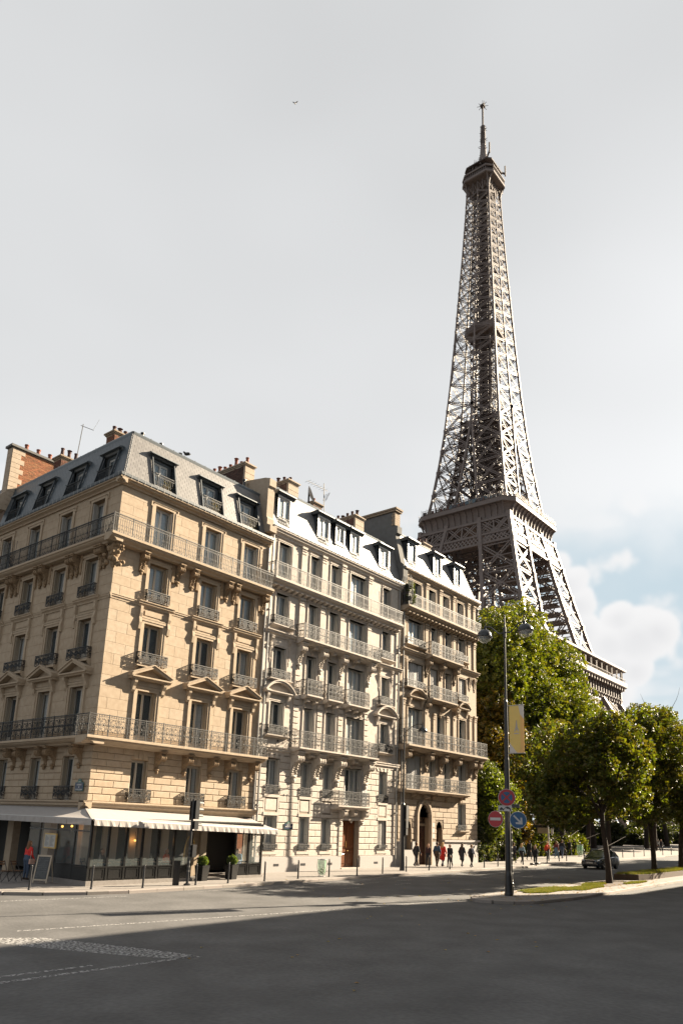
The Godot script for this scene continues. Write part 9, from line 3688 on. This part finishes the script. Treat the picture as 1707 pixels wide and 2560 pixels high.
func people() -> void:
	var skin := Color(0.36, 0.2, 0.13)
	var blk := Color(0.014, 0.014, 0.017)
	var navy := Color(0.035, 0.055, 0.09)
	var jean := Color(0.04, 0.06, 0.10)
	var gry := Color(0.10, 0.10, 0.105)
	var brn := Color(0.05, 0.028, 0.016)
	var bln := Color(0.42, 0.26, 0.11)
	var red := Color(0.52, 0.02, 0.015)
	var grp := "walkers on the pavement"
	# walking towards the tower is +x (turn = 90 degrees); towards the camera is -x
	var away := PI / 2
	var near := -PI / 2
	person("person in black jacket and trousers walking away past the arched door, leftmost walker", Vector3(47.96, gy(48), -31.7), away - 0.2, "walk_a", [brn, skin, blk, blk, blk], false, 1.0, "", grp)
	person("person with brown hair in dark top behind a bollard", Vector3(48.5, gy(48.5), -31.0), near + 0.4, "walk_b", [Color(0.16, 0.07, 0.03), skin, Color(0.05, 0.02, 0.02), blk, Color(0.3, 0.3, 0.3)], true, 0.94, "", grp)
	person("person in blue jacket and brown trousers beside the woman in red", Vector3(48.9, gy(48.9), -30.5), away + 0.35, "walk_a", [brn, skin, navy, Color(0.07, 0.045, 0.03), brn], false, 1.03, "", grp)
	person("blonde person in bright red coat carrying a bag", Vector3(49.75, gy(49.7), -30.55), away + 0.1, "coat", [bln, skin, red, jean, brn], true, 1.01, "hand_bag", grp)
	person("person all in black with white shoes, right of the red coat", Vector3(49.5, gy(49.5), -29.75), near + 0.2, "walk_b", [brn, skin, blk, blk, Color(0.5, 0.5, 0.5)], false, 0.95, "", grp)
	person("person in long dark coat with dark hair walking by the plinth", Vector3(51.3, gy(51.3), -29.8), away + 0.1, "coat", [brn, skin, Color(0.02, 0.024, 0.035), blk, blk], true, 0.98, "", grp)
	person("person in pale grey top with dark backpack, rightmost before the ivy", Vector3(51.2, gy(51.2), -28.95), away, "walk_a", [Color(0.2, 0.11, 0.05), skin, Color(0.32, 0.32, 0.36), blk, blk], false, 0.95, "dark_pack", grp)
	person("person in dark clothes half hidden by the lamp post", Vector3(60.4, gy(60.4), -30.1), away + 0.2, "walk_b", [brn, skin, Color(0.03, 0.03, 0.04), blk, blk], false, 1.0, "", grp)
	person("person in light blue denim jacket just right of the lamp post", Vector3(60.9, gy(60.9), -29.6), away - 0.1, "walk_a", [bln, skin, Color(0.16, 0.23, 0.28), blk, Color(0.4, 0.4, 0.4)], true, 0.97, "", grp)
	person("person in black top and shorts below the finger sign's left end", Vector3(68.2, gy(68.2), -32.4), away, "walk_b", [brn, skin, blk, blk, brn], false, 1.04, "", grp)
	person("person in black coat on the kerb with pale bag", Vector3(58.7, gy(58.7), -27.35), near + 0.3, "walk_a", [Color(0.12, 0.07, 0.04), skin, blk, blk, blk], true, 0.93, "", grp)
	person("person with large bright red backpack by the finger sign pole", Vector3(68.9, gy(68.9), -30.9), away, "walk_a", [bln, skin, Color(0.45, 0.08, 0.03), blk, Color(0.3, 0.28, 0.25)], false, 1.0, "red_pack", grp)
	person("person in dark red sweater and blue jeans", Vector3(74.2, gy(74.2), -32.3), away + 0.1, "walk_b", [Color(0.16, 0.09, 0.05), skin, Color(0.12, 0.022, 0.022), Color(0.09, 0.15, 0.22), Color(0.4, 0.4, 0.4)], false, 1.0, "", grp)
	person("tall person in black jacket right of the red sweater", Vector3(75.8, gy(75.8), -32.4), away, "walk_a", [brn, skin, blk, jean, blk], false, 1.08, "", grp)
	person("person in shade under the park trees, left of a dark pair", Vector3(83.9, gy(83.9), -35.0), away, "walk_b", [brn, skin, blk, blk, blk], false, 1.0, "", grp)
	person("person in shade under the park trees, right of a dark pair", Vector3(85.8, gy(85.8), -35.2), near, "walk_a", [brn, skin, blk, blk, blk], false, 1.04, "", grp)
	var rr := RandomNumberGenerator.new()
	rr.seed = 15
	var spots := [[121.0, -36.5, "left of the second island trunk"], [124.0, -37.0, "just left of the second island trunk, second of two"], [138.0, -36.5, "between the island trunks, left one"], [140.0, -36.0, "between the island trunks, middle one"], [143.0, -36.5, "between the island trunks, right one"], [151.0, -34.0, "right of the third island trunk"]]
	for s in spots:
		person("tiny far person in dark clothes, " + s[2], Vector3(s[0], gy(s[0]), s[1]), rr.randf() * TAU, "walk_a" if rr.randf() < 0.5 else "walk_b", [brn, skin, [blk, navy, gry][rr.randi() % 3], blk, blk], rr.randf() < 0.5, 1.0, "", "far walkers in the park")
	# at the cafe
	person("person in red jacket and jeans reading the menu case", Vector3(18.75, 0.0, -33.6), away + 0.15, "stand", [Color(0.14, 0.07, 0.035), skin, Color(0.5, 0.025, 0.02), jean, brn], true, 1.0, "hand_bag")
	person("seated guest in dark clothes behind the glass near the corner post", Vector3(21.35, 0.16, -31.75), 0.6, "sit", [brn, skin, Color(0.06, 0.05, 0.05), jean, blk], true, 1.0, "", "guests in the cafe terrace")
	person("seated grey haired guest in orange top behind the glass, left of the traffic light", Vector3(25.0, 0.16, -31.6), 0.3, "sit", [Color(0.45, 0.42, 0.38), skin, Color(0.55, 0.09, 0.02), jean, blk], false, 1.0, "", "guests in the cafe terrace")
	person("seated guest in blue denim jacket behind the right hand glass", Vector3(29.75, 0.16, -31.3), -1.2, "sit", [brn, skin, Color(0.06, 0.12, 0.18), jean, blk], false, 1.02, "", "guests in the cafe terrace")


# ---------------------------------------------------------------- the car
func car_loft(m: MB, secs: Array) -> void:
	# each section: [x, [[z, y], ...]] for the half outline from bottom to top
	for i in secs.size() - 1:
		var a: Array = secs[i][1]
		var b: Array = secs[i + 1][1]
		for s in [-1.0, 1.0]:
			for k in a.size() - 1:
				var mid := Vector3((secs[i][0] + secs[i + 1][0]) * 0.5, 0.7, 0)
				m.quad(Vector3(secs[i][0], a[k][1], a[k][0] * s), Vector3(secs[i + 1][0], b[k][1], b[k][0] * s), Vector3(secs[i + 1][0], b[k + 1][1], b[k + 1][0] * s), Vector3(secs[i][0], a[k + 1][1], a[k + 1][0] * s), mid)


func car() -> void:
	var paint := solid("car_paint", lin(0.018, 0.028, 0.045), 0.25, null, 1.0, 0.35)
	paint.clearcoat_enabled = true
	paint.clearcoat = 1.0
	paint.clearcoat_roughness = 0.05
	var glass := solid("car_glass", lin(0.02, 0.025, 0.03), 0.06)
	glass.metallic_specular = 0.75
	var chrome := solid("chrome", lin(0.55, 0.55, 0.55), 0.15, null, 1.0, 1.0)
	var rubber := solid("rubber", lin(0.015, 0.015, 0.016), 0.8)
	var c := thing("parked_car", "dark blue hatchback car driving this way behind the nearest island tree", "car", Vector3(64.1, gy(64) - 0.13, -24.1), PI - 0.03)
	c.name = "car"
	var m := MB.new()
	var secs := []
	for e in [[-2.1, 0.42, 0.72, 0.92, 0.66, 0.76, 0.70], [-2.0, 0.28, 0.66, 0.96, 0.76, 0.84, 0.76], [-1.6, 0.22, 0.62, 0.98, 0.80, 0.875, 0.80], [-0.9, 0.2, 0.6, 0.97, 0.80, 0.885, 0.82], [0.0, 0.2, 0.58, 0.94, 0.80, 0.885, 0.82], [0.8, 0.2, 0.58, 0.93, 0.80, 0.885, 0.80], [1.3, 0.2, 0.58, 0.89, 0.80, 0.88, 0.76], [1.75, 0.2, 0.56, 0.80, 0.78, 0.85, 0.66], [2.05, 0.22, 0.5, 0.70, 0.70, 0.76, 0.54], [2.16, 0.34, 0.48, 0.6, 0.58, 0.62, 0.46]]:
		secs.append([e[0], [[0.0, e[1]], [e[4], e[1]], [e[5], e[2] * 0.75], [e[5], e[2]], [e[6] + 0.04, e[3] - 0.03], [e[6], e[3]], [0.0, e[3] + 0.03]]])
	car_loft(m, secs)
	m.box(Vector3(2.1, 0.36, -0.55), Vector3(2.17, 0.58, 0.55))
	m.box(Vector3(-2.12, 0.44, -0.64), Vector3(-2.06, 0.9, 0.64))
	var body := sub(c, "body", m.mesh(), paint)
	# roof and pillars
	var rf := MB.new()
	var rs := []
	for e in [[-1.95, 0.98, 0.70], [-1.55, 1.34, 0.62], [-1.1, 1.45, 0.58], [-0.3, 1.49, 0.585], [0.25, 1.45, 0.58]]:
		rs.append([e[0], [[e[2] + 0.03, e[1] - 0.07], [e[2], e[1] - 0.02], [e[2] * 0.7, e[1] + 0.015], [0.0, e[1] + 0.03]]])
	car_loft(rf, rs)
	for s in [-1, 1]:
		rf.bar(Vector3(1.12, 0.93, s * 0.76), Vector3(0.25, 1.43, s * 0.59), 0.07, 0.06)
		rf.bar(Vector3(-0.25, 0.95, s * 0.83), Vector3(-0.3, 1.44, s * 0.61), 0.09, 0.05)
		rf.bar(Vector3(-1.3, 0.97, s * 0.81), Vector3(-1.25, 1.4, s * 0.61), 0.16, 0.05)
		rf.bar(Vector3(-1.98, 0.96, s * 0.74), Vector3(-1.5, 1.34, s * 0.62), 0.1, 0.06)
	sub(c, "roof", rf.mesh(), paint)
	var ws := MB.new()
	ws.quad(Vector3(1.14, 0.94, -0.74), Vector3(1.14, 0.94, 0.74), Vector3(0.27, 1.44, 0.58), Vector3(0.27, 1.44, -0.58), Vector3(0, 0.8, 0))
	sub(c, "windscreen", ws.mesh(), glass)
	var rw := MB.new()
	rw.quad(Vector3(-2.0, 0.97, -0.7), Vector3(-2.0, 0.97, 0.7), Vector3(-1.54, 1.33, 0.6), Vector3(-1.54, 1.33, -0.6), Vector3(0, 0.8, 0))
	sub(c, "rear_window", rw.mesh(), glass)
	for s in [-1, 1]:
		for e in [[1.02, 0.22, -0.22], [-0.3, -0.34, -1.24], [-1.36, -1.32, -1.86]]:
			var w := MB.new()
			w.quad(Vector3(e[0], 0.95, s * 0.805), Vector3(e[2], 0.95, s * 0.815), Vector3(e[2] if e[2] > -1.5 else -1.5, 1.4 if e[2] > -1.5 else 1.3, s * 0.61), Vector3(e[1], 1.41, s * 0.6), Vector3(e[1], 1.0, 0))
			sub(c, "side_window", w.mesh(), glass)
		for x in [1.28, -1.32]:
			var t := MB.new()
			t.T = Transform3D(Basis(Vector3(1, 0, 0), PI / 2), Vector3(x, 0.31, s * 0.76))
			t.lathe([Vector2(0.2, -0.1), Vector2(0.3, -0.1), Vector2(0.315, -0.07), Vector2(0.315, 0.07), Vector2(0.3, 0.1), Vector2(0.2, 0.1)], 18)
			var wh := sub(c, "wheel", t.mesh(), rubber)
			var r := MB.new()
			r.T = Transform3D(Basis(Vector3(1, 0, 0), PI / 2), Vector3(x, 0.31, s * 0.76))
			r.lathe([Vector2(0.0, s * 0.07), Vector2(0.06, s * 0.08), Vector2(0.19, s * 0.05), Vector2(0.215, s * 0.1)], 16)
			for k in 5:
				r.bar(Vector3(0.03, s * 0.085, 0).rotated(Vector3.UP, k * TAU / 5), Vector3(0.2, s * 0.085, 0).rotated(Vector3.UP, k * TAU / 5), 0.05, 0.02)
			sub(wh, "rim", r.mesh(), chrome)
		var hl := MB.new()
		hl.ball(Vector3(1.95, 0.66, s * 0.63), Vector3(0.16, 0.08, 0.14), 6, 10)
		sub(c, "headlight", hl.mesh(), chrome)
		var fg := MB.new()
		fg.ball(Vector3(2.08, 0.38, s * 0.58), Vector3(0.06, 0.05, 0.07), 5, 8)
		sub(c, "fog_light", fg.mesh(), chrome)
		var mi := MB.new()
		mi.ball(Vector3(0.85, 0.98, s * 0.98), Vector3(0.08, 0.07, 0.11), 6, 8)
		sub(c, "mirror", mi.mesh(), paint)
		var tl := MB.new()
		tl.ball(Vector3(-2.04, 0.8, s * 0.66), Vector3(0.06, 0.12, 0.1), 5, 8)
		sub(c, "tail_light", tl.mesh(), solid("tail_red", lin(0.3, 0.01, 0.01), 0.3))
	var gr := MB.new()
	gr.box(Vector3(2.16, 0.6, -0.4), Vector3(2.19, 0.7, 0.4))
	gr.box(Vector3(2.165, 0.3, -0.5), Vector3(2.185, 0.4, 0.5))
	sub(c, "grille", gr.mesh(), rubber)
	var gb := MB.new()
	gb.box(Vector3(2.12, 0.71, -0.42), Vector3(2.18, 0.735, 0.42))
	sub(c, "grille_trim", gb.mesh(), chrome)
	var np := MB.new()
	np.box(Vector3(2.17, 0.45, -0.26), Vector3(2.2, 0.56, 0.26))
	sub(c, "licence_plate", np.mesh(), mats["shutter_white"])


func _ready() -> void:
	rng.seed = 20
	make_view()
	make_materials()
	make_ground()
	corner_building()
	pale_building()
	third_building()
	side_house()
	opposite_house("opposite_house", "plain stone house across the avenue throwing its shade on the road", 22.0, 72.0, -3.0, 20.0, 24.5)
	opposite_house("opposite_house", "lower plain stone house across the avenue, farther along", 72.2, 130.0, -3.0, 14.2, 17.2)
	iron_tower()
	vegetation()
	cafe()
	street()
	car()
	people()
